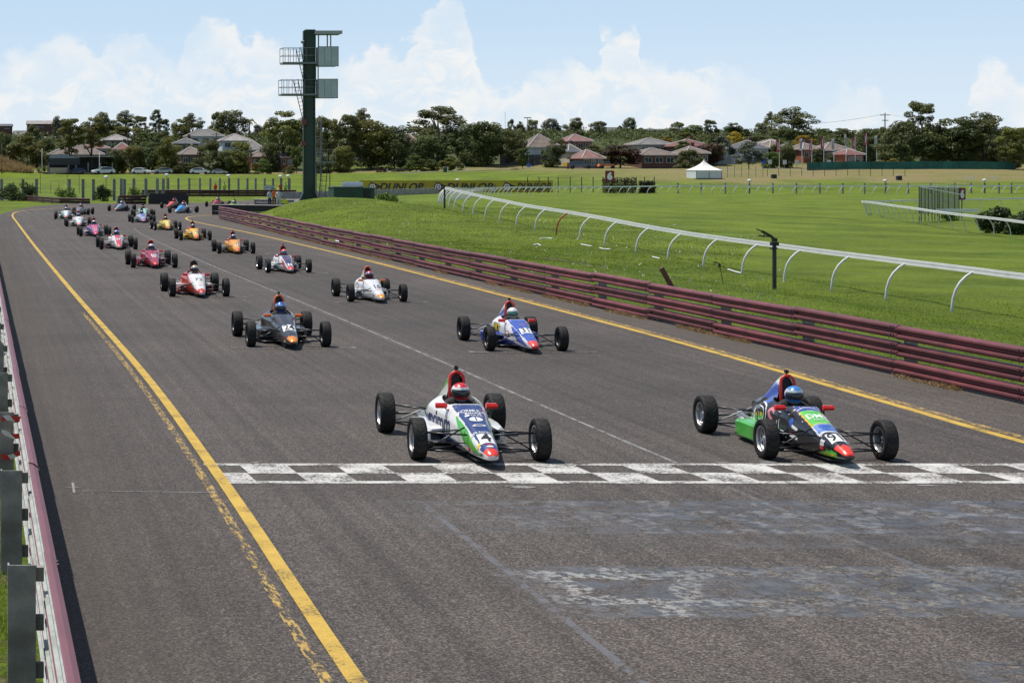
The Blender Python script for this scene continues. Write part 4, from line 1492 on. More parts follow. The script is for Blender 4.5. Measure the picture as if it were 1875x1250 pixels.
def driver(spec, car):
    h = spec['helmet']
    suit = spec.get('suit', BLK)
    p = thing('person', spec['dlabel'], 'person', tuple(car.location), car.rotation_euler.z, 'drivers sitting in the racing cars')
    p.scale = car.scale
    if suit not in SUITS:
        SUITS[suit] = painted_mesh('race_suit_body', DRV, lambda x, y, z: (.02, .02, .022) if y < .90 and z > .4 else suit, mat_suit)
    link('torso', SUITS[suit], p)
    def hf(x, y, z):
        c0, c1, c2 = h
        if z > .085 - abs(y) * .1: return c0
        if z > .035 and y < .05: return c1 if abs(x) > .03 else c2
        if y < -.03 and -.055 < z < .04: return BLK
        if abs(z + .02 - y * .35) < .02: return c0
        return c1 if z > -.04 else (c2 if z < -.085 else c0)
    he = link('helmet', painted_mesh('helmet', HEL, hf, PAINT), p, (0, 1.07, .735))
    he.rotation_euler = (0, 0, spec.get('look', 0.0))
    link('visor', VIS[spec.get('visor', 'visor')], he)
mat_suit = bpy.data.materials.new('race_suit')
mat_suit.use_nodes = True
setup_paint(mat_suit, .8, 0.0)


def car(pxl, pxr, row, a=2.7, **k):
    """front wheels touch the ground at pixels pxl and pxr of that row; a = degrees the tail swings to the right"""
    x, y = G((pxl + pxr) / 2, row)
    k.update(x=x, y=y, head=-radians(a))
    CARS.append(racing_car(k))
    if k.get('grid'):
        grid_box(x + .06 * k.get('gx', 1), y - .36, 2.35)
RIV = [(disc2(.016, .016, 8), 'left', (y_, z_), 'whiteink', 0) for y_, z_ in ((-.25, .30), (-.25, .20), (-.20, .34), (.30, .46), (.62, .52), (.66, .30), (.64, .20), (-.05, .14), (.3, .12))] + \
      [(disc2(.016, .016, 8), 'top', (x_, y_), 'whiteink', 0) for x_, y_ in ((-.10, .62), (.10, .62), (-.13, -.2), (.13, -.2), (-.16, .45), (.16, .45))]
# ---- the field: left file, then right file, then those still in the bend
T = text_mesh
car(765, 988, 841, 2.7, hi=True, rim='rim', label='white and navy racing car number 4 with green flashes at the start line', dlabel='driver in red and white helmet in white and navy car number 4',
    liv=dict(main=WHITE, top=(.02, .045, .17), flash=GRN, tip=(.85, .05, .02), tipedge=(.02, .045, .17), lower=NAVY, topw=(.088, .19), topy=(-.70, .70)), cover=GRN, cover2=WHITE, pod=WHITE,
    hoop=(.62, .02, .015), mirror=(.8, .03, .02), helmet=((.6, .015, .02), WHITE, (.35, .45, .55)), visor='visor',
    decals=[('race_number', [(rect2(.18, .27), 'top', (0, -.40), 'whiteink', 0), (T('4', .34, .02, .72), 'top', (0, -.40), 'ink', 1),
                             (disc2(.07, .028), 'top', (0, -.575), 'redink', 0), (disc2(.09, .035), 'top', (0, -.625), 'whiteink', 0)]),
            ('sponsor_lettering', [(T('eximm', .36, .025, .85), 'left', (.93, .36), 'navyink', 0, -.02), (T('FORMULA', .11, .005, .7), 'top', (0, .42), 'whiteink', 0), (rect2(.20, .045), 'top', (0, .34), 'whiteink', 0),
                                   (T('FORD', .06, .004), 'top', (0, .338), 'navyink', 1), (T('POLAR', .06, .004), 'top', (.02, .27), 'whiteink', 0), (rect2(.05, .04), 'top', (-.09, .27), 'whiteink', 0),
                                   (disc2(.17, .13), 'top', (0, .15), 'whiteink', 0), (T('i', .16, .01), 'top', (0, .15), 'navyink', 1), (disc2(.17, .05), 'top', (0, -.03), 'whiteink', 0), (disc2(.11, .02), 'top', (0, -.03), 'navyink', 1),
                                   (T('SFR RACING', .08, .004, .6), 'top', (0, -.215), 'whiteink', 0)]),
            ('fastener', RIV),
            ('tyre_maker_lettering', [(T('YOKOHAMA', .065, .003), 'left', (-.50, .15), 'ink', 0, .05), (T('YOKOHAMA', .065, .003), 'right', (-.50, .15), 'ink', 0, -.05), (rect2(.07, .06), 'left', (-.22, .17), 'redink', 0), (rect2(.05, .08), 'left', (-.50, .24), 'yellowink', 0)])])
car(457, 598, 634.5, 1.1, hi=True, label='matt black racing car number 24 with an orange nose tip', dlabel='driver in blue helmet in the black car with orange hoop', grid=1,
    liv=dict(main=(.028, .029, .032), tip=(.8, .25, .01), topw=(0, 0)), hoop=ORG, mirror=(.8, .16, .02), helmet=((.02, .09, .42), (.10, .25, .55), (.35, .4, .5)), visor='visor', pod=(.03, .031, .035),
    decals=[('race_number', [(rect2(.25, .26), 'top', (0, -.12), 'whiteink', 0), (T('24', .32, .014, .68), 'top', (0, -.12), 'ink', 1)]), ('sticker', [(rect2(.05, .04), 'left', (-.45, .23), 'redink', 0), (rect2(.08, .035), 'left', (-.45, .16), 'whiteink', 0), (disc2(.12, .12), 'left', (1.0, .25), 'whiteink', 0), (disc2(.08, .08), 'left', (1.0, .25), 'ink', 1)])])
car(311, 418, 543, 0, hi=True, label='racing car number 73 with white nose and red sides', dlabel='driver in gold and blue helmet in car number 73', grid=1, cam=False,
    liv=dict(main=(.50, .03, .012), top=WHITE, tip=(.62, .05, .03), topw=(.12, .24), nose=WHITE), hoop=(.05, .02, .02), mirror=RED, helmet=((.45, .33, .12), (.35, .32, .3), (.1, .3, .6)), visor='visor', pod=(.45, .02, .012), podtop=(.6, .45, .4), cover=(.04, .012, .01), cover2=(.42, .02, .012), suit=(.3, .3, .32),
    decals=[('race_number', [(T('73', .33, .004, .72), 'top', (0, .12), 'ink', 0)]), ('sticker', [(rect2(.14, .035), 'top', (0, -.10), 'yellowink', 0), (rect2(.10, .05), 'top', (0, -.34), 'redink', 0), (T('73', .2, .0), 'left', (1.3, .35), 'whiteink', 0)])])
car(240, 324, 490.4, 0, hi=True, label='crimson racing car number 45 with red hoop and white plate', dlabel='driver in pale grey helmet in the crimson car', grid=1, cam=False,
    liv=dict(main=CRIM, tip=(.62, .04, .04), topw=(0, 0)), hoop=(.7, .04, .02), mirror=(.75, .05, .03), helmet=((.5, .5, .55), (.42, .42, .48), (.3, .3, .35)), pod=CRIM, suit=(.02, .02, .05),
    decals=[('race_number', [(rect2(.19, .20), 'top', (0, .10), 'whiteink', 0), (T('45', .26, .01, .66), 'top', (0, .10), 'ink', 1), (rect2(.14, .03), 'top', (0, -.04), 'whiteink', 0), (rect2(.15, .03), 'top', (0, -.12), 'whiteink', 0)])])
car(181.7, 252, 456.6, 0, label='white racing car with a red arrow nose directly behind the crimson car', dlabel='driver in blue-topped helmet in the white car behind the crimson one', grid=1, cam=False,
    liv=dict(main=WHITE, top=(.6, .03, .05), tip=(.85, .08, .05), nose=WHITE, topw=(.10, .14)), hoop=(.5, .02, .03), mirror=RED, helmet=((.05, .12, .5), (.5, .55, .6), (.1, .25, .2)), pod=(.25, .05, .05), podtop=(.35, .3, .3), cover=(.3, .02, .03), num='8', numy=.1, numw=.12)
car(148, 200.6, 433, 0, label='purple and pink racing car with a red nose tip in the left file', dlabel='driver in silver helmet in the purple and pink car', grid=1,
    liv=dict(main=PURP, top=PINK, tip=(.8, .06, .03), topw=(.09, .2)), hoop=(.6, .07, .02), mirror=RED, helmet=((.5, .5, .52), (.4, .4, .42), (.3, .3, .3)), pod=(.5, .5, .52), cover=(.05, .1, .3), num='8', numy=-.12, numw=.1)
car(122.5, 167, 415, 1, label='all-white racing car with an orange hoop in the left file', dlabel='driver in blue and white helmet in the all-white car with orange hoop', cam=False,
    liv=dict(main=(.7, .72, .68), tip=(.85, .2, .12), topw=(0, 0)), hoop=(.85, .12, .02), mirror=(.7, .15, .1), helmet=((.05, .12, .45), (.35, .5, .7), (.1, .4, .5)), pod=WHITE, num='12', numy=.12, plate=False)
car(101.7, 140.5, 401.3, 3, label='pale green and white racing car at the left end of the field', dlabel='driver in grey helmet in the leftmost pale green and white car',
    liv=dict(main=(.35, .55, .48), top=WHITE, tip=(.8, .12, .06), topw=(.08, .16)), hoop=(.05, .03, .03), mirror=RED, helmet=((.45, .42, .5), (.4, .4, .45), (.1, .1, .1)), pod=WHITE, cover=BLK)
car(127, 161, 393.5, 12, label='dark grey racing car with an orange and white nose behind the pale green one', dlabel='driver in cream helmet in the dark grey car with orange nose',
    liv=dict(main=(.09, .09, .10), tip=(.85, .15, .03), top=(.14, .14, .16), topw=(.1, .15), lower=(.6, .3, .25)), hoop=(.05, .02, .02), mirror=(.7, .12, .03), helmet=((.5, .45, .3), (.4, .4, .35), (.3, .25, .1)), cover=BLK)
# right file
car(1406, 1616, 839.8, 3.0, scale=.95, hi=True, rim='rim', label='black, green and blue racing car number 91 at the start line', dlabel='driver in blue and silver helmet in black and green car number 91',
    liv=dict(main=(.010, .010, .011), tip=(.85, .05, .02), style='dragon', topw=(0, 0)), hoop=(.7, .02, .012), mirror=(.82, .03, .02), helmet=((.03, .20, .55), (.45, .48, .5), (.25, .4, .5)), visor='visor', cover=BLK, suit=BLK,
    decals=[('race_number', [(rect2(.21, .25), 'top', (0, -.36), 'whiteink', 0), (T('91', .30, .014, .68), 'top', (0, -.36), 'ink', 1), (rect2(.19, .26), 'left', (1.62, .40), 'whiteink', 0, .05), (T('91', .22, .01, .8), 'left', (1.62, .40), 'ink', 1, .05)]),
            ('sponsor_lettering', [(T('D', .40, .035), 'left', (1.30, .43), 'whiteink', 0, -.05), (T('D', .40, -.004), 'left', (1.30, .43), 'ink', 1, -.05), (T('S', .40, .02), 'left', (1.04, .40), 'pinkink', 0, -.05), (T('L', .40, .035), 'left', (.80, .36), 'whiteink', 0, -.05), (T('L', .40, -.004), 'left', (.80, .36), 'ink', 1, -.05),
                                   (disc2(.09, .12), 'left', (.52, .42), 'blueink', 0), (rect2(.15, .045), 'left', (.42, .355), 'whiteink', 0, -.25), (disc2(.06, .05), 'left', (.52, .28), 'redink', 0), (rect2(.19, .05), 'left', (.44, .235), 'whiteink', 0, -.15),
                                   (rect2(.09, .07), 'left', (-.28, .26), 'whiteink', 0), (T('TOCA', .05, .003), 'left', (-.28, .262), 'ink', 1), (rect2(.08, .05), 'left', (-.28, .195), 'redink', 0)]),
            ('fastener', RIV), ('tyre_maker_lettering', [(T('YOKOHAMA', .06, .003), 'left', (-.42, .13), 'yellowink', 0, .05)]),
            ('nose_lettering', [(T('DMR', .19, .01, .75), 'top', (.02, .30), 'whiteink', 0), (T('racing', .08, .003), 'top', (.02, .2), 'whiteink', 0)])])
car(896, 1028.7, 642, 1.6, hi=True, scale=.94, label='blue and white racing car number 31 with a black and yellow sponsor block', dlabel='driver in white helmet with green visor in the blue and white car', grid=1,
    liv=dict(main=(.70, .70, .70), top=(.035, .085, .40), tip=(.85, .06, .04), nose=(.7, .05, .04), lower=(.025, .05, .33), flash=(.035, .07, .38), topw=(.09, .2)), hoop=(.75, .04, .02), mirror=(.75, .04, .03), helmet=((.7, .7, .7), (.62, .62, .62), (.65, .65, .65)), visor='visor_green', pod=(.025, .05, .33), cover=(.65, .65, .66), cover2=(.06, .1, .4), rim='rim_dark',
    decals=[('race_number', [(rect2(.23, .26), 'top', (0, -.02), 'whiteink', 0), (T('31', .30, .014, .68), 'top', (0, -.02), 'ink', 1)]), ('sponsor_lettering', [(rect2(.30, .19), 'left', (1.10, .42), 'ink', 0, -.08), (T('VRT', .20, .02), 'left', (1.10, .42), 'yellowink', 1, -.08), (disc2(.18, .14), 'left', (.52, .32), 'redink', 0), (disc2(.14, .10), 'left', (.52, .32), 'whiteink', 1), (T('cars', .09, .004), 'top', (.0, .32), 'pinkink', 0), (rect2(.12, .03), 'left', (1.0, .2), 'redink', 0)])])
car(639.8, 740, 552.5, .6, hi=True, scale=.94, label='white racing car number 16 with an orange hoop and orange nose tip', dlabel='driver in red-patterned helmet in the white car number 16', grid=1, cam=False,
    liv=dict(main=(.68, .68, .68), tip=(.85, .33, .03), topw=(0, 0)), hoop=(.75, .15, .03), mirror=(.8, .2, .03), helmet=((.4, .04, .1), (.3, .3, .45), (.35, .1, .15)), pod=(.66, .66, .66), suit=(.03, .03, .035),
    decals=[('race_number', [(T('16', .34, .016, .7), 'top', (0, .02), 'ink', 0), (rect2(.15, .02), 'top', (0, -.12), 'ink', 0), (rect2(.10, .03), 'top', (0, -.25), 'redink', 0)]), ('sticker', [(disc2(.2, .24), 'left', (1.15, .40), 'ink', 0), (disc2(.13, .13), 'left', (1.15, .40), 'whiteink', 1), (T('JBS', .12, .004), 'left', (-.3, .2), 'ink', 0)])])
car(487.5, 568.5, 499.3, .6, hi=True, scale=.93, label='white and red racing car with navy nose panel and plate 5', dlabel='driver in orange helmet with blue visor in the white and red car', grid=1, rim='rim',
    liv=dict(main=(.66, .66, .66), top=(.03, .035, .10), flash=(.55, .03, .03), tip=(.8, .05, .03), topw=(.09, .17)), hoop=(.4, .02, .04), mirror=RED, helmet=((.75, .10, .02), (.6, .08, .03), (.05, .4, .5)), visor='visor_blue', pod=WHITE, cover=(.45, .05, .08), num='5', numy=-.38, numw=.13,
    decals=[('sticker', [(disc2(.2, .2), 'left', (1.1, .36), 'redink', 0), (disc2(.16, .16), 'left', (1.1, .36), 'whiteink', 1), (disc2(.16, .06), 'top', (0, .25), 'redink', 0)])])
car(399.3, 465.3, 464.4, 1.4, scale=.94, label='plain orange-yellow racing car nearest the pit wall', dlabel='driver in navy helmet in the orange-yellow car', grid=1,
    liv=dict(main=(.80, .33, .012), tip=(.75, .12, .02), topw=(0, 0)), hoop=(.5, .02, .02), mirror=RED, helmet=((.4, .42, .5), (.03, .05, .2), (.03, .05, .2)), pod=(.12, .12, .12), cover=(.80, .35, .012), num='9', numy=-.08, numw=.1)
car(329.3, 386, 440, 0, scale=.95, label='yellow racing car with black and white sides and red hoop', dlabel='driver in black and white helmet in the yellow car with orange sides', grid=1,
    liv=dict(main=(.80, .45, .01), flash=(.06, .05, .05), tip=(.75, .03, .06), topw=(0, 0)), hoop=(.45, .02, .03), mirror=(.75, .1, .03), helmet=((.08, .08, .08), (.45, .45, .45), (.1, .1, .1)), pod=(.75, .45, .02), cover=(.7, .15, .03), suit=(.6, .12, .02), num='10', numy=.0, numw=.1)
car(282, 331.3, 421.5, 0, scale=.95, label='lime-yellow racing car with a red and white chevron nose', dlabel='driver in red and white helmet in the lime-yellow car', rim='rim',
    liv=dict(main=(.55, .50, .04), top=(.75, .60, .03), flash=(.6, .04, .05), tip=(.6, .03, .05), nose=WHITE, topw=(.05, .2)), hoop=(.4, .02, .02), mirror=(.7, .1, .05), helmet=((.4, .02, .03), WHITE, (.5, .1, .1)), pod=(.5, .45, .08), cover=(.3, .1, .05), num='11', numy=.15, numw=.1)
car(241.3, 283.4, 407.8, 0, scale=.96, label='white and blue racing car with a crimson nose tip in the right file', dlabel='driver in white and blue helmet in the white and blue car with crimson nose',
    liv=dict(main=(.5, .52, .6), top=(.10, .14, .45), tip=(.65, .02, .08), topw=(.08, .17)), hoop=(.1, .1, .12), mirror=(.7, .1, .04), helmet=((.05, .2, .45), (.6, .6, .6), (.2, .4, .5)), pod=(.2, .2, .22), num='7', numy=-.2, numw=.12)
car(245.5, 282.5, 396.6, 1, scale=.97, label='mint green racing car tucked behind the white and blue one', dlabel='driver in dark red helmet in the mint green car',
    liv=dict(main=(.35, .60, .45), tip=(.5, .5, .5), topw=(0, 0)), hoop=(.1, .03, .03), mirror=WHITE, helmet=((.15, .03, .03), (.25, .12, .12), (.3, .1, .1)), pod=(.3, .5, .4), cover=(.1, .3, .2))
# still turning in
car(198, 234, 386.8, 21, label='steel-blue racing car turning in alone in front of the tyre wall', dlabel='driver in plain white helmet in the lone steel-blue car',
    liv=dict(main=(.16, .22, .28), tip=(.8, .2, .12), top=(.2, .28, .36), topw=(.1, .2), lower=NAVY), hoop=(.1, .1, .1), mirror=(.6, .05, .03), helmet=((.7, .7, .72), (.7, .7, .72), (.6, .6, .6)), pod=(.03, .06, .15), cover=(.4, .42, .45))
car(294, 328, 381.5, 25, label='red and black racing car beside the light blue one on the bend', dlabel='driver in red helmet in the red and black car on the bend',
    liv=dict(main=(.03, .02, .025), top=(.75, .10, .05), flash=(.7, .08, .04), tip=(.7, .08, .04), topw=(.12, .26)), hoop=(.5, .03, .02), mirror=RED, helmet=((.5, .03, .03), (.5, .2, .2), (.4, .1, .1)), pod=BLK, cover=(.1, .02, .02))
car(310, 344.7, 390.3, 25, label='light blue and white racing car on the bend beside the red and black one', dlabel='driver in white and pink helmet in the light blue car',
    liv=dict(main=(.55, .58, .68), top=(.03, .33, .75), topw=(.13, .24), tip=(.5, .5, .6)), hoop=(.5, .04, .02), mirror=BLK, helmet=((.7, .7, .7), (.6, .3, .35), (.6, .6, .6)), pod=(.5, .5, .6), cover=(.3, .32, .4))
car(378, 407.3, 378.7, 24, label='small crimson racing car farthest along the bend by the grass strip', dlabel='driver in white helmet in the farthest crimson car',
    liv=dict(main=(.40, .015, .035), tip=(.6, .05, .08), topw=(0, 0)), hoop=(.2, .02, .02), mirror=RED, helmet=((.6, .55, .6), (.5, .4, .5), (.4, .3, .4)), pod=(.35, .015, .03), cover=(.35, .015, .03))
car(404.7, 434, 385.8, 30, label='bright green racing car half hidden by the end of the maroon barrier', dlabel='driver in white helmet in the half-hidden green car',
    liv=dict(main=(.08, .42, .10), tip=(.1, .45, .12), topw=(0, 0)), hoop=(.5, .03, .02), mirror=RED, helmet=((.7, .7, .7), (.6, .6, .6), (.5, .1, .1)), pod=(.08, .35, .10), cover=(.03, .15, .05))
# ================================================================ TRACKSIDE THINGS
M['tower_green'] = mat('tower_green_paint', (0.012, 0.036, 0.020), 0.5, nz=.25, nscale=.8)
M['cabin'] = mat('cabin_panel', (0.44, 0.49, 0.50), 0.6, nz=.1, nscale=1.2)
M['concrete'] = mat('concrete', (0.30, 0.28, 0.25), 0.9, nz=.25, nscale=2, bump=.3, bscale=12)
M['platform'] = mat('platform_steel', (0.17, 0.19, 0.205), 0.5, 0.3, nz=.1)
M['hut_green'] = mat('dark_green_cladding', (0.018, 0.055, 0.034), 0.6, nz=.15, nscale=1)
M['hedge'] = leafmat('brush_hedge', (0.030, 0.026, 0.012), (0.085, 0.075, 0.030), .1)

def tower():
    Y = 163.0
    X = lambda px: AX(px, Y)
    Z = lambda r: ZR(r, Y)
    x0, z0 = X(566), hgt(AX(552, Y), Y)
    r = thing('camera_tower', 'tall dark green steel tower with two grey cabins and railed platforms', 'tower', (x0, Y, 0))
    L = lambda px: X(px) - x0
    b = MB()
    b.box(((L(558) + L(576)) / 2, 0, (Z(55) + Z(366)) / 2), (L(576) - L(558), .85, Z(55) - Z(366)))
    b.box((L(556.5), -.1, (Z(56) + Z(366)) / 2 ), (.18, .5, Z(56) - Z(366) - .1))
    b.build('column', M['tower_green'], r)
    b = MB()
    for sx, px in ((-1, 555), (1, 576)):
        x = L(px)
        b.add([(x, -.3, Z(367)), (x + sx * .35, -.3, Z(367)), (x, -.3, Z(352)), (x, .3, Z(367)), (x + sx * .35, .3, Z(367)), (x, .3, Z(352))],
              [(0, 1, 2), (3, 5, 4), (0, 3, 4, 1), (1, 4, 5, 2), (0, 2, 5, 3)])
    b.box((0, 0, Z(366.5)), (1.6, 1.2, .06))
    b.build('base_bracket', M['tower_green'], r)
    b = MB(); b.box(((L(542) + L(578)) / 2, 0.1, (Z(367) + -.3) / 2), (L(578) - L(542), 1.9, Z(367) + .3)); b.build('footing', M['concrete'], r)
    for (c0, c1, t, btm, p0, fl, rt) in ((579.3, 616, 87.6, 122, 515.4, 116.5, 89), (579.3, 614.8, 146.5, 180, 513, 174, 147)):
        b = MB()
        cx, w, zc, h = (L(c0) + L(c1)) / 2, L(c1) - L(c0), (Z(t) + Z(btm)) / 2, Z(t) - Z(btm)
        d = 1.7
        for (c, dd) in (((cx, -d / 2, zc), (w, .05, h)), ((cx, d / 2, zc), (w, .05, h)), ((L(c0) + .03, 0, zc), (.05, d - .06, h)), ((L(c1) - .03, 0, zc), (.05, d - .06, h)), ((cx, 0, Z(btm) + .03), (w - .12, d - .06, .05))):
            b.box(c, dd)
        cb = b.build('cabin', M['cabin'], r)
        b = MB()
        b.box((cx, -d / 2, Z(t) + .03), (w + .06, .09, .05)); b.box((cx, -d / 2, Z(btm) - .02), (w + .06, .09, .05))
        b.box((L(c0), -d / 2 - .01, zc), (.07, .07, h + .1)); b.box((L(c1), -d / 2 - .01, zc), (.05, .07, h + .1))
        b.build('trim', M['platform'], cb)
        b = MB()
        b.box(((L(p0) + L(579)) / 2, 0, Z(fl)), (L(579) - L(p0), 1.7, .16))
        pf = b.build('platform', M['platform'], r)
        b = MB()
        for y in (-.85, .85):
            for rr in (rt, rt + (fl - rt) * .5):
                b.tube((L(p0), y, Z(rr)), (L(579), y, Z(rr)), .025)
            for px in (p0, p0 + 9.5, p0 + 19, p0 + 30, p0 + 42, 577):
                b.tube((L(px), y, Z(fl)), (L(px), y, Z(rt)), .025)
        for rr in (rt, rt + (fl - rt) * .5):
            b.tube((L(p0), -.85, Z(rr)), (L(p0), .85, Z(rr)), .025)
        b.build('railing', M['platform'], r)
    for q in range(90, 360, 22):
        b = MB(); b.box(((L(558) + L(576)) / 2, 0, Z(q)), (L(576) - L(558) + .03, .88, .035)); b.build('flange', M['tower_green'], r)
    for (t, btm) in ((87.6, 122), (146.5, 180)):
        for px in (591, 603):
            b = MB(); b.box((L(px), -.88, (Z(t) + Z(btm)) / 2), (.025, .012, Z(t) - Z(btm) - .1)); b.build('panel_joint', M['platform'], r)
    b = MB(); b.sweep([(L(573), -.45, Z(364)), (L(573.4), -.46, Z(250)), (L(573), -.45, Z(120))], .03, 5); b.build('cable', M['black'], r)
    b = MB(); b.lathe([(-.15, 0), (-.15, .12), (.1, .16), (.1, 0)], 10, 'x', (L(553), -.4, Z(78))); b.build('horn', M['platform'], r)
    # roof above the upper cabin
    b = MB(); b.box(((L(574) + L(622)) / 2, 0, Z(61.5)), (L(622) - L(574), 2.1, .22)); b.build('roof', M['platform'], r)
    b = MB(); b.box(((L(574) + L(622)) / 2, -1.07, Z(61)), (L(622) - L(574) + .05, .04, .3)); b.build('fascia', mat('pale_fascia', (.35, .37, .38), .5), r)
    b = MB()
    for px in (580.2, 602.4):
        for y in (-.78, .78):
            b.box((L(px), y, (Z(64) + Z(88)) / 2), (.1, .1, Z(64) - Z(88)))
    for y in (-.6, .6):
        b.box((L(580.2), y, (Z(122) + Z(147)) / 2), (.09, .09, Z(122) - Z(147)))
    b.build('roof_post', M['platform'], r)
    for (a, c) in (((540, 90), (556, 160)), ((535, 148), (556, 235))):
        b = MB()
        A, C_ = Vector((L(a[0]), -.55, Z(a[1]))), Vector((L(c[0]), -.55, Z(c[1])))
        for y in (0, .0):
            pass
        off = Vector((.42, 0, .12))
        b.tube(A, C_, .035); b.tube(A + off, C_ + off * .6, .035)
        n = int((A - C_).length / .32)
        for k in range(1, n):
            p = A.lerp(C_, k / n); q = (A + off).lerp(C_ + off * .6, k / n)
            b.tube(p, q, .02, 5)
        b.build('ladder', M['dark_steel'], r)
    M['redbox'] = mat('dark_red_box', (.16, .03, .025), .5)
    for (a, c, t, bt) in ((551, 559, 219, 229), (549.6, 558, 259, 267)):
        b = MB(); b.box(((L(a) + L(c)) / 2, -.45, (Z(t) + Z(bt)) / 2), (L(c) - L(a), .4, Z(t) - Z(bt))); b.build('speaker_box', M['redbox'], r)
tower()

def scaffold():
    Y = 186.0
    x0 = AX(590, Y)
    r = thing('camera_scaffold', 'open lattice mast with a railed platform and ladder behind the green tower', 'scaffold', (x0, Y, 0))
    L = lambda px: AX(px, Y) - x0
    Z = lambda q: ZR(q, Y)
    b = MB()
    for px in (577, 588):
        for y in (-.4, .4):
            b.tube((L(px), y, 0), (L(px), y, Z(216)), .03)
    k = 0
    z = .3
    while z < Z(218):
        a, c = (577, 588) if k % 2 else (588, 577)
        b.tube((L(a), -.4, z), (L(c), -.4, z + .55), .018, 5); b.tube((L(577), -.4, z), (L(588), -.4, z), .018, 5)
        z += .55; k += 1
    b.build('mast', M['platform'], r)
    b = MB(); b.box(((L(573) + L(612)) / 2, 0, Z(297)), (L(612) - L(573), 1.4, .14)); b.build('platform', M['platform'], r)
    for y in (-.7, .7):
        b = MB()
        for rr in (274, 286):
            b.tube((L(573), y, Z(rr)), (L(612), y, Z(rr)), .022)
        for px in (573, 583, 597, 612):
            b.tube((L(px), y, Z(297)), (L(px), y, Z(274)), .022)
        b.build('railing', M['platform'], r)
    b = MB()
    A, C_ = (L(580), -.75, .0), (L(587), -.75, Z(298))
    o = .62
    b.tube(A, C_, .04); b.tube((A[0] + o, A[1], A[2]), (C_[0] + o, C_[1], C_[2]), .04)
    for k in range(1, 9):
        p = Vector(A).lerp(Vector(C_), k / 9); b.tube(p, p + Vector((o, 0, 0)), .022, 5)
    b.build('ladder', M['dark_steel'], r)
    for px in (580, 605):
        b = MB(); b.tube((L(px), .3, 0), (L(px), .3, Z(298)), .05); b.build('leg', M['dark_steel'], r)
scaffold()

def hut():
    Y = 158.0
    xa, xb, xc = AX(606, Y), AX(659, Y), AX(683, Y)
    g = min(hgt(xa, Y), hgt(xc, Y)) - .1
    r = thing('site_hut', 'long dark green cabin with a door, half sunk behind the grass crest', 'cabin', ((xa + xc) / 2, Y, g))
    x0 = (xa + xc) / 2
    zt = ZR(342.5, Y) - g
    b = MB(); b.box(((xa + xb) / 2 - x0, 0, zt / 2), (xb - xa, 2.4, zt))
    b.build('wall', M['hut_green'], r)
    b = MB(); b.box(((xb + xc) / 2 - x0 + .01, .3, (zt - .05) / 2), (xc - xb, 1.8, zt - .05)); b.build('annexe', M['hut_green'], r)
    b = MB(); b.box(((xa + xb) / 2 - x0, 0, zt + .03), (xb - xa + .12, 2.52, .06)); b.build('roof', M['platform'], r)
    b = MB(); b.box((xb - x0 - .35 + .9, -.62, zt / 2 - .02), (.5, .05, zt - .35)); b.build('door', M['black'], r)
    for k in range(9):
        b = MB(); b.box((xa - x0 + .25 + k * (xb - xa) / 9, -1.215, zt / 2), (.03, .03, zt - .1)); b.build('rib', M['hut_green'], r)
    b = MB(); b.lathe([(-.9, .0), (-.9, .2), (-.8, .28), (.8, .28), (.9, .2), (.9, 0)], 12, 'x'); 
    o = b.build('water_tank', M['white_alu'], None, True, ((xb) - .2, Y + 2.2, ZR(342, Y + 2.2) + .15))
    tag(o, 'white rounded tank on top behind the green cabin', 'tank')
hut()

# ---- advertising banner
def banner():
    Y = 272.0
    xa, xb = AX(659, Y), AX(1012, Y)
    z0, z1 = ZR(353, Y), ZR(330.5, Y)
    r = thing('advertising_banner', 'long yellow DUNLOP banner with black italic lettering beyond the white rail', 'banner', (xa, Y, z0))
    M['banner'] = mat('yellow_banner', (.42, .32, .015), .6, nz=.12, nscale=.4)
    M['bannerred'] = mat('emblem_red', (.35, .02, .02), .5)
    n = 12
    for k in range(n):
        b = MB(); w = (xb - xa) / n
        b.box((w * (k + .5), 0, (z1 - z0) / 2), (w - .02, .05, z1 - z0)); b.build('panel', M['banner'], r)
    for k in range(n + 1):
        b = MB(); b.box(((xb - xa) * k / n, .12, (z1 - z0) / 2), (.08, .12, z1 - z0 + .1)); b.build('post', M['post_grey'], r)
    vs, fs = text_mesh('DUNLOP', 1, .035)
    for (p0, p1) in ((693, 777), (815, 905), (944, 1010)):
        wa, wb = AX(p0, Y) - xa, AX(p1, Y) - xa
        xs = [v[0] for v in vs]; k = (wb - wa) / (max(xs) - min(xs)); 
        b = MB()
        H = .62 * (z1 - z0)
        ys = [v[1] for v in vs]; ky = H / (max(ys) - min(ys))
        b.add([((wa + wb) / 2 + v[0] * k * .93 + v[1] * ky * .3, -.032, (z1 - z0) / 2 - .08 + v[1] * ky) for v in vs], fs)
        b.build('lettering', M['ink'], r)
    for p in (682, 802, 928):
        x = AX(p, Y) - xa; zc = (z1 - z0) / 2 - .05
        b = MB()
        for rr, mm, yy in ((.62, 0, -.032), (.46, 1, -.036), (.30, 2, -.040), (.16, 1, -.044)):
            vs2, fs2 = disc2(rr * 2, rr * 2, 20)
            b.add([(x + a, yy, zc + c) for a, c in vs2], fs2, mm)
        b.add([(x - .6, -.034, zc + .95), (x + 1.35, -.034, zc + .1), (x + 1.0, -.034, zc - .1), (x + .3, -.034, zc + .3)], [(0, 1, 2, 3)], 0)
        b.add([(x + 1.35, -.034, zc + .1), (x + .5, -.034, zc - .5), (x + .65, -.034, zc - .05)], [(0, 1, 2)], 0)
        b.build('emblem', [M['ink'], M['whiteink'], M['bannerred']], r)
banner()

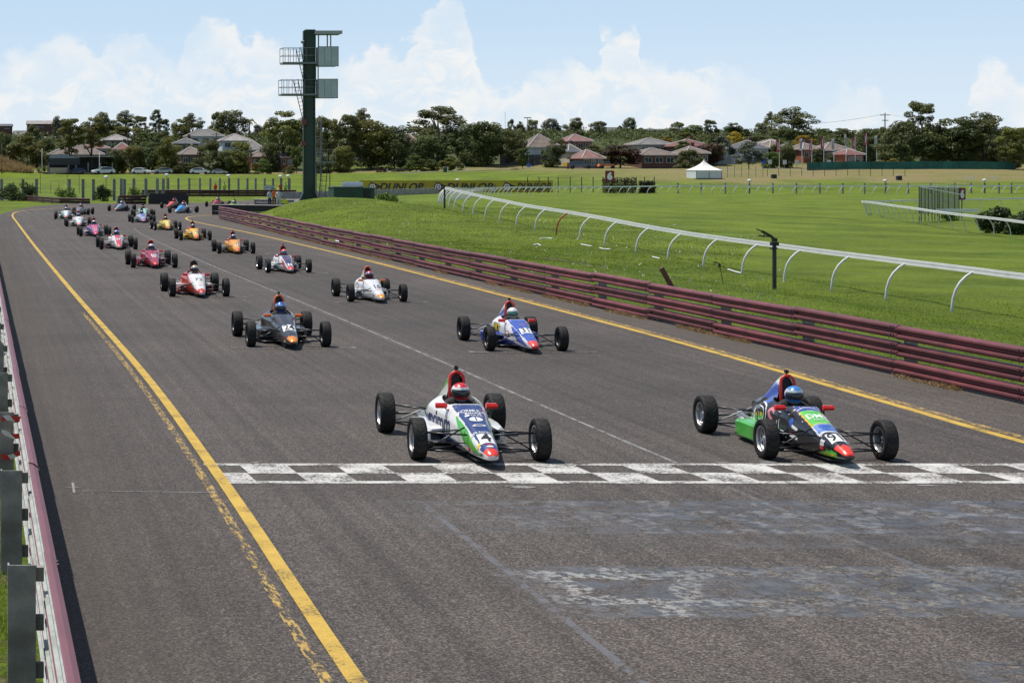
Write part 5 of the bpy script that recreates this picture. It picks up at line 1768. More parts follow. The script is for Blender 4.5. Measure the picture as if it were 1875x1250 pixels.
def concrete_wall():
    r = thing('concrete_wall', 'low pale concrete wall running behind the tower to the yellow banner', 'wall', (AX(585, 215), 215, 0))
    a = Vector((AX(500, 214), 214, 0)); c = Vector((AX(800, 262), 262, 0))
    n = 9
    for k in range(n):
        p, q = a.lerp(c, k / n), a.lerp(c, (k + 1) / n)
        m_ = (p + q) / 2
        b = MB(); b.box((0, 0, .4), ((q - p).length - .05, .3, .8), taper=.98)
        o = b.build('block', M['concrete'], r); o.location = (m_.x - r.location.x, m_.y - 215, 0); o.rotation_euler.z = atan2(q.y - p.y, q.x - p.x)
concrete_wall()

# ---- fences
def post_fence(label, posts, top, w, wires, post_m, Y0, round_=False, zbase=None):
    """posts: ground points (x, y); one part per post, wires as their own parts"""
    x0, y0 = posts[0]
    r = thing('wire_fence', label, 'fence', (x0, y0, 0))
    for i, (x, y) in enumerate(posts):
        g = hgt(x, y)
        t = top if not callable(top) else top(x, y)
        b = MB()
        b.box((0, 0, t / 2 - .1), (w, w, t + .2))
        o = b.build('post', post_m, r, loc=(x - x0, y - y0, g))
    for f in wires:
        b = MB()
        pts = [(x - x0, y - y0, hgt(x, y) + (top if not callable(top) else top(x, y)) * f) for x, y in posts]
        b.sweep(pts, .012, 4)
        b.build('wire', M['wire'], r)
    return r
post_fence('grey posts and wires of the catch fence at the far left above the maroon rail',
           [(AX(p, 207), 207) for p in (3, 42, 67, 127, 152, 171, 209, 228)], lambda x, y: ZR(328, y) - hgt(x, y), .32, (.2, .4, .6, .8, .97), M['post_grey'], 207)
post_fence('closer-spaced grey fence posts behind the far tyre wall',
           [(AX(p, 226), 226) for p in (222, 245, 267, 288, 299)], lambda x, y: ZR(327, y) - hgt(x, y), .36, (.25, .5, .75, .95), M['post_grey'], 226)
post_fence('row of evenly spaced grey posts behind the far dark rail left of the tower',
           [(AX(p, 248), 248) for p in (308, 326.5, 346.5, 366, 385, 402.5, 419.5, 436.5, 453, 468, 484.5, 500, 515, 530)], lambda x, y: ZR(326.5, y) - hgt(x, y), .27, (.3, .6, .9), M['post_grey'], 248)
post_fence('grey posts behind the running rail on the far side of the grass course',
           [(AX(p, 262), 262) for p in (1241, 1284, 1328, 1372, 1415, 1458, 1501, 1543, 1583, 1622, 1663, 1704, 1748, 1778, 1803, 1829, 1852, 1880)], lambda x, y: ZR(335, y) - hgt(x, y), .18, (.5,), M['post_grey'], 262)
post_fence('dark wire mesh fence round the brush hedge under the left number 6 sign',
           [(AX(p, 268), 268) for p in (966, 987, 1004, 1022, 1044, 1065, 1086, 1104, 1130, 1165, 1180, 1198)], lambda x, y: ZR(324, y) - hgt(x, y), .1, (.25, .5, .75, .98), M['dark_steel'], 268)
post_fence('thin wire fence with stepped posts in front of the dry verge',
           [(AX(p, 305), 305) for p in range(1405, 1660, 21)], 1.25, .06, (.5, .97), M['dark_steel'], 305)
post_fence('mesh fence beside the white marquee',
           [(AX(p, 303), 303) for p in (1318, 1332, 1345, 1358, 1371, 1384, 1397)], 1.9, .06, (.1, .3, .5, .7, .97), M['wire'], 303)
post_fence('thin dark stakes standing in the grass behind the left catch fence',
           [(AX(p, 262), 262) for p in (23, 60, 74, 93, 108, 123, 145, 190)], lambda x, y: 1.6 + 1.2 * (int(x * 7) % 3 == 0), .06, (.45,), M['dark_steel'], 262)

# ---- white lamp heads on posts along the course
M['lampwhite'] = mat('white_housing', (.7, .7, .7), .4)
for i, (px, row, Y, lab) in enumerate([(194, 326, 226, 'white camera head on a post left of the fence end'), (305, 322, 248, 'white lamp on the leftmost of the evenly spaced posts'), (418, 323.5, 248, 'white lamp on a post in the middle of the grey post row'), (513, 324.5, 248, 'white lamp on a post just left of the tower'),
                                       (527, 324, 248, 'white lamp on the last post before the tower'), (837, 331, 275, 'white lamp peeping above the yellow banner'), (1371, 332, 262, 'white lamp above the far rail right of the marquee'), (1619, 332.5, 262, 'white lamp above the far rail left of the mesh gate'), (1801, 331.5, 262, 'white lamp above the far rail near the right edge')]):
    g = hgt(AX(px, Y), Y)
    r = thing('lamp_post', lab, 'lamp', (AX(px, Y), Y - .25, g))
    z = ZR(row, Y) - g
    b = MB(); b.tube((0, 0, 0), (0, 0, z), .04); b.build('pole', M['dark_steel'], r)
    b = MB(); b.lathe([(-.26, .0), (-.26, .14), (0, .22), (.2, .2), (.26, 0)], 10, 'x', (0, 0, z + .1)); b.build('lamp_head', M['lampwhite'], r, True)

# ---- number 6 boards
def six(px, row_t, row_b, w_px, Y, lab, post_b=None):
    g = hgt(AX(px, Y), Y)
    x = AX(px, Y)
    r = thing('distance_sign', lab, 'sign', (x, Y, g))
    zt, zb = ZR(row_t, Y) - g, ZR(row_b, Y) - g
    w = w_px * Y / FPX
    def plate(w, h, y, c, th=.05):
        vs = []
        cc = min(w, h) * .14
        for yy in (y, y + th):
            for sx, sz in ((-1, -1), (1, -1), (1, 1), (-1, 1)):
                for k in range(4):
                    a = atan2(sz, sx) - pi / 4 + pi / 2 * k / 3
                    vs.append((sx * (w / 2 - cc) + cc * cos(a), yy, c + sz * (h / 2 - cc) + cc * sin(a)))
        b = MB()
        b.add(vs, [tuple(range(16)), tuple(range(31, 15, -1))] + [(i, i + 16, (i + 1) % 16 + 16, (i + 1) % 16) for i in range(16)])
        return b
    zc = (zt + zb) / 2
    if 'signred' not in M: M['signred'] = mat('dark_red_board', (.13, .012, .02), .5)
    if 'signface' not in M: M['signface'] = mat('red_board_face', (.24, .02, .035), .5)
    plate(w, zt - zb, 0, zc).build('board', M['signred'], r)
    plate(w * .84, (zt - zb) * .88, -.012, zc, .01).build('face', M['signface'], r)
    vs, fs = text_mesh('6', 1, .07)
    ys = [v[1] for v in vs]; k = (zt - zb) * .76 / (max(ys) - min(ys)); my = (max(ys) + min(ys)) / 2
    xs = [v[0] for v in vs]; kx = w * .6 / (max(xs) - min(xs)); mx = (max(xs) + min(xs)) / 2
    b = MB(); b.add([((v[0] - mx) * kx, -.018, zc + (v[1] - my) * k) for v in vs], fs); b.build('numeral', M['whiteink'], r)
    b = MB(); b.tube((0, .06, 0), (0, .06, zb + .2), .04); b.build('pole', M['dark_steel'], r)
six(1116.5, 312.5, 332, 16.5, 263, 'dark red board with a white 6 above the brush hedge')
six(1762, 344, 366, 12, 125, 'dark red board with a white 6 beside the mesh gate on the right')

# ---- mesh gate inside the right rail
def mesh_gate():
    Y = 118.0
    p0, p1 = Vector((AX(1683, Y), Y, 0)), Vector((AX(1756, Y + 7), Y + 7, 0))
    g = 0
    r = thing('mesh_gate', 'tall wire mesh gate with upright bars and a white kick rail inside the running rail', 'gate', (p0.x, p0.y, g))
    d = p1 - p0
    M['mesh_sheet'] = bpy.data.materials.new('wire_mesh_sheet')
    m = M['mesh_sheet']; m.use_nodes = True
    nt = m.node_tree; nt.nodes.clear()
    o = nd(nt, 'ShaderNodeOutputMaterial'); mx = nd(nt, 'ShaderNodeMixShader'); t = nd(nt, 'ShaderNodeBsdfTransparent'); df = nd(nt, 'ShaderNodeBsdfDiffuse')
    df.inputs[0].default_value = (.25, .27, .27, 1); mx.inputs[0].default_value = .42
    nt.links.new(t.outputs[0], mx.inputs[1]); nt.links.new(df.outputs[0], mx.inputs[2]); nt.links.new(mx.outputs[0], o.inputs[0])
    zt0, zt1, zb = ZR(342, Y), ZR(343.5, Y + 7), .75
    b = MB()
    b.add([(0, 0, zb), (d.x, d.y, zb - .1), (d.x, d.y, zt1), (0, 0, zt0), (0, .01, zb), (d.x, d.y + .01, zb - .1), (d.x, d.y + .01, zt1), (0, .01, zt0)], [(0, 1, 2, 3), (7, 6, 5, 4)])
    b.build('mesh_sheet', M['mesh_sheet'], r)
    for k, f in enumerate((0, .05, .14, .22, .31, .38, .45, .49, .58, .72, .88, 1.0)):
        b = MB(); b.tube((d.x * f, d.y * f, 0), (d.x * f, d.y * f, lerp(zt0, zt1, f)), .03); b.build('bar', M['dark_steel'], r)
    b = MB(); b.tube((0, 0, zt0), (d.x, d.y, zt1), .03); b.tube((d.x * .03, -.1, zt0 - .05), (d.x * .96, d.y * .9 - .1, zt0 - .62), .035); b.build('top_rail', M['offwhite'], r)
    b = MB(); b.box((d.x * .47, d.y * .25 - .8, .93), (2.75, .08, .2), rz=-.02); b.build('kick_rail', M['white_alu'], r)
mesh_gate()

# ---- sprinkler posts
def sprinkler(px, row, toprow, Y, lab, arms=True, small=False):
    x = AX(px, Y); g = hgt(x, Y)
    r = thing('sprinkler_post', lab, 'sprinkler', (x, Y, g))
    H = ZR(toprow, Y) - g
    if small:
        H /= .40; r.scale = (.40, .40, .40); r.rotation_euler = (0, -.2, 0)
    rad = .07 if not small else .03
    b = MB(); b.sweep([(0, 0, -.1), (0, 0, H)], rad, 8); b.build('post', M['dark_steel'] if not small else M['black'], r)
    if arms:
        b = MB()
        b.box((0, 0, H + .03), (.22, .2, .12)); b.box((.0, 0, H + .16), (.14, .14, .12)); b.box((-.03, 0, H - .12), (.2, .16, .05))
        b.sweep([(0, 0, H + .18), (-.14, 0, H + .30), (-.42, 0, H + .45)], .045, 6)
        b.sweep([(-.42, 0, H + .45), (-.60, 0, H + .52)], .02, 6)
        b.sweep([(-.1, 0, H + .27), (-.52, .05, H + .30)], .022, 5)
        b.sweep([(-.3, 0, H + .40), (-.36, .02, H + .25)], .018, 5)
        b.build('sprinkler_head', M['black'], r)
    return r
sprinkler(1418, 530, 448, 60.0, 'black sprinkler post with angled head standing at the white rail')
sprinkler(1324, 502, 486, 64.0, 'small knocked-over black sprinkler head in the grass', small=True)
sprinkler(814, 388, 346, 128.0, 'dark post standing at the near end of the curved white rail', arms=False)
def hose(pts, lab, r_=.03, m_='white_alu', nm='hose'):
    P = []
    for px, row in pts:
        x, y = G(px, row, -.3)
        for _ in range(5):
            x, y = G(px, row, hgt(x, y))
        P.append(Vector((x, y, hgt(x, y) + .045)))
    o = P[0].copy()
    b = MB(); b.sweep([p - o for p in smooth_path(P, 5)], r_, 6)
    tag(b.build(nm, M[m_], None, True, o), lab, nm)
hose([(977, 443), (984, 441), (990, 443)], 'short curl of white hose on the bank below the rail')
hose([(988, 437), (1000, 437), (1012, 438)], 'short straight white hose piece beside the curl')
hose([(1064, 445), (1073, 448), (1083, 450)], 'bent white hose piece below the dark red rail leg')
hose([(1098, 454), (1106, 457), (1118, 458)], 'white hose piece right of the worn patch')
hose([(1195, 472), (1203, 474), (1208, 475)], 'short white hose piece in the middle of the bank')
hose([(1333, 495), (1348, 500), (1358, 502)], 'white hose beside the small sprinkler head')
hose([(617, 411), (622, 409)], 'small white rag on the grass hump', .12, nm='rag')

def red_marker():
    x, y = G(1232, 524, .3)
    g = hgt(x, y)
    r = thing('barrier_stub', 'small leaning dark red stake behind the maroon barrier', 'stake', (x, y, g))
    b = MB(); b.box((0, 0, .3), (.12, .1, .8)); o = b.build('stake', M['maroon'], r); o.rotation_euler = (0, -.5, 0)
red_marker()

# ---- people beside the track
def person(x, y, g, lab, cols, face=0.0, pose='stand', h=1.75, extra=None):
    """cols: hat, skin, top, sleeves?, trousers, shoes painted on one continuous body"""
    s = h / 1.75
    if pose == 'stand':
        v = [(0, 0, .95), (0, 0, 1.12), (0, 0, 1.30), (0, 0, 1.42), (0, -.01, 1.52), (0, -.02, 1.63),
             (-.17, 0, 1.38), (-.23, .02, 1.12), (-.20, -.12, .92), (.17, 0, 1.38), (.24, .0, 1.13), (.12, -.18, 1.08),
             (-.10, 0, .90), (-.11, -.02, .50), (-.12, .02, .09), (-.12, -.10, .05), (.10, 0, .90), (.12, -.02, .50), (.13, .02, .09), (.13, -.10, .05)]
    else:
        v = [(0, 0, .50), (0, .02, .70), (0, .0, .92), (0, -.02, 1.04), (0, -.04, 1.13), (0, -.06, 1.24),
             (-.17, 0, 1.0), (-.24, -.08, .75), (-.12, -.28, .66), (.17, 0, 1.0), (.24, -.08, .76), (.12, -.28, .66),
             (-.10, -.04, .46), (-.14, -.42, .48), (-.15, -.46, .08), (-.15, -.58, .05), (.10, -.04, .46), (.14, -.42, .48), (.15, -.46, .08), (.15, -.58, .05)]
    e = [(0, 1), (1, 2), (2, 3), (3, 4), (4, 5), (2, 6), (6, 7), (7, 8), (2, 9), (9, 10), (10, 11), (0, 12), (12, 13), (13, 14), (14, 15), (0, 16), (16, 17), (17, 18), (18, 19)]
    r = [.15, .145, .15, .07, .062, .10, .07, .052, .042, .07, .052, .042, .10, .075, .055, .045, .10, .075, .055, .045]
    vs, fs = skin_person(v, e, r, 0, 1)
    top_, trou, skin, shoes, hat = cols
    hip = .93 if pose == 'stand' else .52
    sh = 1.50 if pose == 'stand' else 1.10
    def fn(x_, y_, z_):
        if z_ > sh: return skin
        if z_ < .12: return shoes
        if pose != 'stand' and y_ < -.12 and z_ < .6: return trou
        if z_ < hip: return trou
        return top_
    root = thing('person', lab, 'person', (x, y, g), face)
    root.scale = (s, s, s)
    link('body', painted_mesh('body', (vs, fs), fn, mat_suit), root)
    zc = 1.66 if pose == 'stand' else 1.27
    b = MB()
    b.lathe([(0.0, .125), (.03, .122), (.08, .10), (.12, .05), (.13, .0)], 14, 'z', (0, -.02 if pose == 'stand' else -.06, zc))
    b.lathe([(0.0, .125), (-.004, .18), (.004, .18), (.008, .125)], 14, 'z', (0, -.05 if pose == 'stand' else -.09, zc))
    b.build('hat', plain(hat, .7), root, True)
    return root
SK = (.35, .2, .14)
def ppl(px, Y, *a, **k):
    x = AX(px, Y)
    return person(x, Y, hgt(x, Y), *a, **k)
ppl(493.5, 168, 'marshal in pale blue top and navy trousers, left of the three by the rail', ((.42, .46, .55), (.03, .03, .08), SK, BLK, (.1, .1, .12)), .6, h=1.8)
ppl(502, 169.5, 'marshal in bright orange top and brown trousers, middle of the three', ((.75, .16, .02), (.15, .08, .04), SK, BLK, (.03, .03, .03)), .2, h=1.88)
ppl(510, 168.5, 'marshal in white overalls with black belt, right of the three by the rail', ((.55, .58, .6), (.5, .52, .52), SK, BLK, (.5, .4, .03)), -.2, h=1.84)
ppl(394.5, 242, 'marshal in a red vest standing behind the far dark rail', ((.65, .04, .03), (.03, .03, .04), SK, BLK, (.05, .05, .05)), .2, h=1.8)
ppl(411, 242, 'marshal in a yellow-green vest beside the red one behind the far rail', ((.35, .55, .05), (.05, .05, .05), SK, BLK, (.05, .05, .05)), 0, h=1.8)
ppl(513.5, 243, 'marshal in a dull red vest behind the far rail left of the tower', ((.45, .06, .05), (.04, .04, .05), SK, BLK, (.06, .03, .03)), 0, h=1.75)
ppl(523, 243, 'marshal in a green vest behind the far rail nearest the tower', ((.30, .50, .10), (.04, .04, .04), SK, BLK, (.04, .04, .04)), 0, h=1.75)
ppl(907, 262, 'person in dark clothes sitting low on the grass by the yellow banner', ((.015, .015, .02), (.10, .14, .30), SK, BLK, (.02, .02, .02)), -1.2, 'sit', 1.75)
def flag_board():
    Y = 169
    x = AX(495, Y); g = hgt(x, Y)
    r = thing('signal_board', 'small grey signal board on a pole above the left marshal', 'board', (x, Y + .6, g))
    b = MB(); b.box((0, 0, ZR(344, Y) - g), (.9, .05, .42)); o = b.build('board', mat('grey_board', (.35, .4, .42), .5), r)
    b = MB(); b.tube((0, .05, 0), (0, .05, ZR(345, Y) - g), .03); b.build('pole', M['dark_steel'], r)
    b = MB(); 
    vs = [(a * .12, .03 * sin(a * 2.0), -c * .11 - .01 * a) for c in range(5) for a in range(6)]
    b.add(vs, [(c * 6 + a, c * 6 + a + 1, c * 6 + a + 7, c * 6 + a + 6) for c in range(4) for a in range(5)])
    o = b.build('signal_flag', mat('yellow_cloth', (.6, .65, .03), .7), None, False, (AX(513, 168.5) + .25, 168.2, hgt(AX(513, 168), 168) + .98))
    o.rotation_euler = (0, .5, .4)
    tag(o, 'yellow flag hanging from the hand of the marshal in white overalls', 'flag')
flag_board()

# ---- white marquee
def marquee():
    Y = 301.0
    x = AX(1289, Y); g = hgt(x, Y)
    r = thing('marquee', 'small white marquee with a pointed peak beside the round bushes', 'tent', (x, Y, g))
    w = 46 * Y / FPX; H0 = 1.35; H1 = ZR(291, Y) - g
    M['canvas'] = mat('white_canvas', (.72, .72, .68), .7, nz=.05, nscale=1)
    M['canvas_side'] = mat('white_canvas_wall', (.55, .60, .60), .7, nz=.05, nscale=1)
    n = 10
    b = MB()
    for j in range(n + 1):
        t = j / n
        rad = (1 - t) ** 1.9 * .5 * w * 1.04 + .02
        z = H0 + (H1 - H0) * t
        for sx, sy in ((-1, -1), (1, -1), (1, 1), (-1, 1)):
            b.v.append((sx * rad, sy * rad, z))
    for j in range(n):
        for k in range(4):
            b.f.append((j * 4 + k, j * 4 + (k + 1) % 4, (j + 1) * 4 + (k + 1) % 4, (j + 1) * 4 + k)); b.m.append(0)
    b.build('roof', M['canvas'], r)
    b = MB()
    for k in range(9):
        b.box((-w / 2 + w * (k + .5) / 9, -w / 2 - .04, H0 - .09), (w / 9 - .03, .03, .2))
    b.build('valance', M['canvas'], r)
    for nm, c, d in (('wall_panel', (-w / 4, -w / 2, H0 / 2), (w / 2 - .05, .04, H0)), ('wall_panel', (w / 4, -w / 2, H0 / 2), (w / 2 - .05, .04, H0)), ('wall_panel', (-w / 2, 0, H0 / 2), (.04, w - .1, H0)), ('wall_panel', (w / 2, 0, H0 / 2), (.04, w - .1, H0)), ('wall_panel', (0, w / 2, H0 / 2), (w, .04, H0))):
        b = MB(); b.box(c, d); b.build(nm, M['canvas_side'], r)
    for sx in (-1, 0, 1):
        b = MB(); b.tube((sx * w / 2, -w / 2 - .05, 0), (sx * w / 2, -w / 2 - .05, H0), .035); b.build('pole', M['dark_steel'], r)
marquee()

# ---- brush hedge, trackside bushes
def leaf_blob(blobs, n, size, m_, seed=0, name='foliage', up=.35):
    """blobs: (cx, cy, cz, rx, ry, rz); leaf-sized triangles spread through them, denser to the outside"""
    rng = np.random.default_rng(seed)
    B = np.array(blobs, dtype=float)
    vol = np.prod(B[:, 3:6], axis=1) ** .72
    idx = rng.choice(len(B), n, p=vol / vol.sum())
    d = rng.normal(size=(n, 3)); d /= np.linalg.norm(d, axis=1)[:, None]
    rr = rng.random(n) ** .33 * .55 + .48 * (rng.random(n) < 1) * (0.95 + .1 * rng.random(n)) * 1.0 - 0
    rr = np.where(rng.random(n) < .3, rng.random(n) ** .5, .8 + .25 * rng.random(n))
    c = B[idx, :3] + d * B[idx, 3:6] * rr[:, None]
    keep = c[:, 2] > 0.0
    c = c[keep]; d = d[keep]; n = len(c)
    nrm = d * .6 + rng.normal(size=(n, 3)) * .6 + np.array([0, 0, up])
    nrm /= np.linalg.norm(nrm, axis=1)[:, None]
    t = np.cross(nrm, rng.normal(size=(n, 3))); t /= np.linalg.norm(t, axis=1)[:, None]
    u = np.cross(nrm, t)
    sz = size * (.55 + .9 * rng.random(n))[:, None]
    V = np.empty((n, 4, 3), dtype=np.float32)
    V[:, 0] = c - t * sz; V[:, 1] = c + u * sz * .55; V[:, 2] = c + t * sz; V[:, 3] = c - u * sz * .55
    me = bpy.data.meshes.new(name)
    me.vertices.add(n * 4); me.loops.add(n * 4); me.polygons.add(n)
    me.vertices.foreach_set('co', V.ravel())
    me.loops.foreach_set('vertex_index', np.arange(n * 4, dtype=np.int32))
    me.polygons.foreach_set('loop_start', np.arange(0, n * 4, 4, dtype=np.int32))
    me.polygons.foreach_set('loop_total', np.full(n, 4, dtype=np.int32))
    me.materials.append(m_)
    me.update()
    return me
M['leaf_mid'] = leafmat('bush_leaves', (.030, .055, .012), (.085, .125, .030), .2)
M['leaf_bright'] = leafmat('fresh_bush_leaves', (.060, .110, .012), (.13, .20, .025), .3)
M['twig'] = mat('bark', (.10, .08, .06), .9, nz=.3, nscale=3)
def bush(px, Y, w, h, lab, m_='leaf_mid', n=2600, size=.09, seed=1, cat='bush', flat=False):
    x = AX(px, Y); g = hgt(x, Y)
    r = thing('bush', lab, cat, (x, Y, g))
    rng = random.Random(seed)
    bl = []
    for k in range(14):
        a = rng.uniform(0, 2 * pi); q = rng.random() ** .5
        zz = rng.uniform(.15, .8) * h * (1 - .35 * q)
        bl.append((cos(a) * q * w * .36, sin(a) * q * w * .3, zz, w * rng.uniform(.13, .22), w * rng.uniform(.13, .2), h * rng.uniform(.12, .24)))
    link('foliage', leaf_blob(bl, n, size, M[m_], seed), r)
    b = MB()
    for k in range(6):
        t = bl[k]; b.sweep([(t[0] * .1, t[1] * .1, -.1), (t[0] * .5, t[1] * .5, t[2] * .5), (t[0], t[1], t[2] + t[5] * .5)], [.04, .03, .012], 5)
    b.build('stems', M['twig'], r)
    return r
bush(22, 203, 3.6, 2.3, 'bushy green shrub behind the wire fence at the far left', seed=3)
bush(48, 204, 2.6, 2.6, 'taller green shrub right of the far left one behind the fence', seed=4)
bush(118, 203, 2.8, 2.2, 'loose pale green shrub in the middle of the left wire fence', 'leaf_bright', 1500, seed=5)
bush(188, 203, 2.2, 2.2, 'dark compact shrub behind the left rail before the fence end', seed=6)
bush(247, 222, 2.2, 1.8, 'thin flowering shrub behind the taller rail section', 'leaf_bright', 1000, seed=7)
bush(708, 150, 2.1, 1.1, 'leafy shrub on the grass crest in front of the yellow banner', 'leaf_bright', 1500, .07, seed=8)
bush(1828, 101, 2.3, 2.15, 'dark green bush inside the right running rail, taller of the two', 'leaf_mid', 7000, .07, seed=9)
bush(1872, 99, 2.4, 1.65, 'dark green bush at the right edge beside the taller one', 'leaf_mid', 7000, .07, seed=10)
bush(1738, 121, 1.2, .55, 'tuft of weeds at the foot of the mesh gate', 'leaf_bright', 900, .05, seed=11)
def hedge(px0, px1, row_t, Y, lab, seed):
    xa, xb = AX(px0, Y), AX(px1, Y)
    g = hgt((xa + xb) / 2, Y)
    r = thing('brush_hedge', lab, 'hedge', ((xa + xb) / 2, Y, g))
    h = ZR(row_t, Y) - g
    rng = random.Random(seed)
    bl = []
    n = int((xb - xa) / .5)
    for k in range(n):
        for j in range(3):
            bl.append((xa - r.location.x + (xb - xa) * (k + .5) / n, rng.uniform(-.4, .4), h * (j + .5) / 3, .36, .4, h * .2 * rng.uniform(.9, 1.25)))
    link('foliage', leaf_blob(bl, 5200, .09, M['hedge'], seed), r)
hedge(1104, 1165, 326.5, 266, 'brown-green brush hedge behind the far rail, left longer block', 1)
hedge(1172, 1198, 332, 266, 'small pointed brown brush block right of the longer hedge', 2)

# ---- things at the left edge: barrier tape
def tape():
    m = bpy.data.materials.new('barrier_tape'); m.use_nodes = True
    nt = m.node_tree; b = nt.nodes['Principled BSDF']
    tc = nd(nt, 'ShaderNodeTexCoord'); w = nd(nt, 'ShaderNodeTexWave'); w.inputs['Scale'].default_value = 3.2; w.bands_direction = 'DIAGONAL'
    nt.links.new(tc.outputs['Object'], w.inputs[0])
    nt.links.new(mixc(nt, rmp(nt, w.outputs[1], .45, .55), (.55, .02, .02), (.7, .7, .68)), b.inputs['Base Color'])
    for k, (z, tl) in enumerate(((.86, .02), (.70, -.04), (.42, .05))):
        mb = MB()
        pts = []
        Yp = 20.85
        for i in range(9):
            a = i / 8
            pts.append((.27 + .26 * a, Yp - .13 - .01 * sin(a * 9), z + tl * a + .015 * sin(a * 7 + k)))
        vs = []
        for p in pts:
            vs += [(p[0] - .4, p[1] - Yp, p[2] - .03), (p[0] - .4, p[1] - Yp - .006, p[2] + .03)]
        mb.add(vs, [(2 * i, 2 * i + 2, 2 * i + 3, 2 * i + 1) for i in range(8)])
        o = mb.build('barrier_tape', m, None, False, (.4, Yp, 0))
        tag(o, ['red and white tape round the top of the third post of the left rail', 'red and white tape below the top one on the same post', 'lowest band of red and white tape on the taped post'][k], 'tape')
tape()
# ================================================================ SUBURB BEYOND THE COURSE
def find_y(px, row, over, y0=395.0, y1=1000.0):
    """distance at which something `over` metres above the ground shows on this row"""
    Y = y0
    best, bd = y0, 1e9
    while Y < y1:
        e = abs(ZR(row, Y) - (hgt(AX(px, Y), Y) + over))
        if e < bd - 1e-6: best, bd = Y, e
        Y += 3.0
    return best

def roofmat(name, col, tile=True):
    m = mat(name, col, .8, nz=.28, nscale=.9, rand=.06)
    nt = m.node_tree; b = nt.nodes['Principled BSDF']
    tc = nd(nt, 'ShaderNodeTexCoord')
    br = nd(nt, 'ShaderNodeTexBrick')
    br.inputs['Scale'].default_value = 1.0
    br.inputs['Brick Width'].default_value = .42; br.inputs['Row Height'].default_value = .34; br.inputs['Mortar Size'].default_value = .03
    nt.links.new(tc.outputs['Object'], br.inputs['Vector'])
    bp = nd(nt, 'ShaderNodeBump'); bp.inputs['Distance'].default_value = .05; bp.inputs['Strength'].default_value = .8
    nt.links.new(br.outputs['Fac'], bp.inputs['Height']); bp.invert = True
    nt.links.new(bp.outputs[0], b.inputs['Normal'])
    return m
RF = {'brown': roofmat('brown_roof_tiles', (.16, .122, .10)), 'grey': roofmat('grey_roof_tiles', (.155, .15, .142)), 'pink': roofmat('terracotta_roof_tiles', (.21, .105, .09)),
      'pale': roofmat('pale_roof_sheets', (.27, .25, .235)), 'slate': roofmat('slate_roof_tiles', (.085, .09, .10)), 'red': roofmat('red_roof_tiles', (.17, .065, .055))}
def wallmat(name, col, bricks):
    m = mat(name, col, .85, nz=.12, nscale=.7)
    return m
WL = {'brick': wallmat('orange_brick', (.30, .095, .05), 1), 'cream': wallmat('cream_render', (.42, .38, .30), 0), 'white': wallmat('white_weatherboard', (.52, .55, .56), 0), 'dbrick': wallmat('brown_brick', (.12, .06, .045), 1), 'blue': wallmat('pale_blue_board', (.28, .34, .38), 0)}
M['pane'] = mat('window_glass', (.03, .045, .055), .08, coat=.5)
M['frame'] = mat('window_frame', (.55, .55, .52), .5)
M['ridge'] = mat('ridge_tiles', (.42, .38, .36), .7)
M['gutter'] = mat('gutter', (.45, .45, .42), .5)

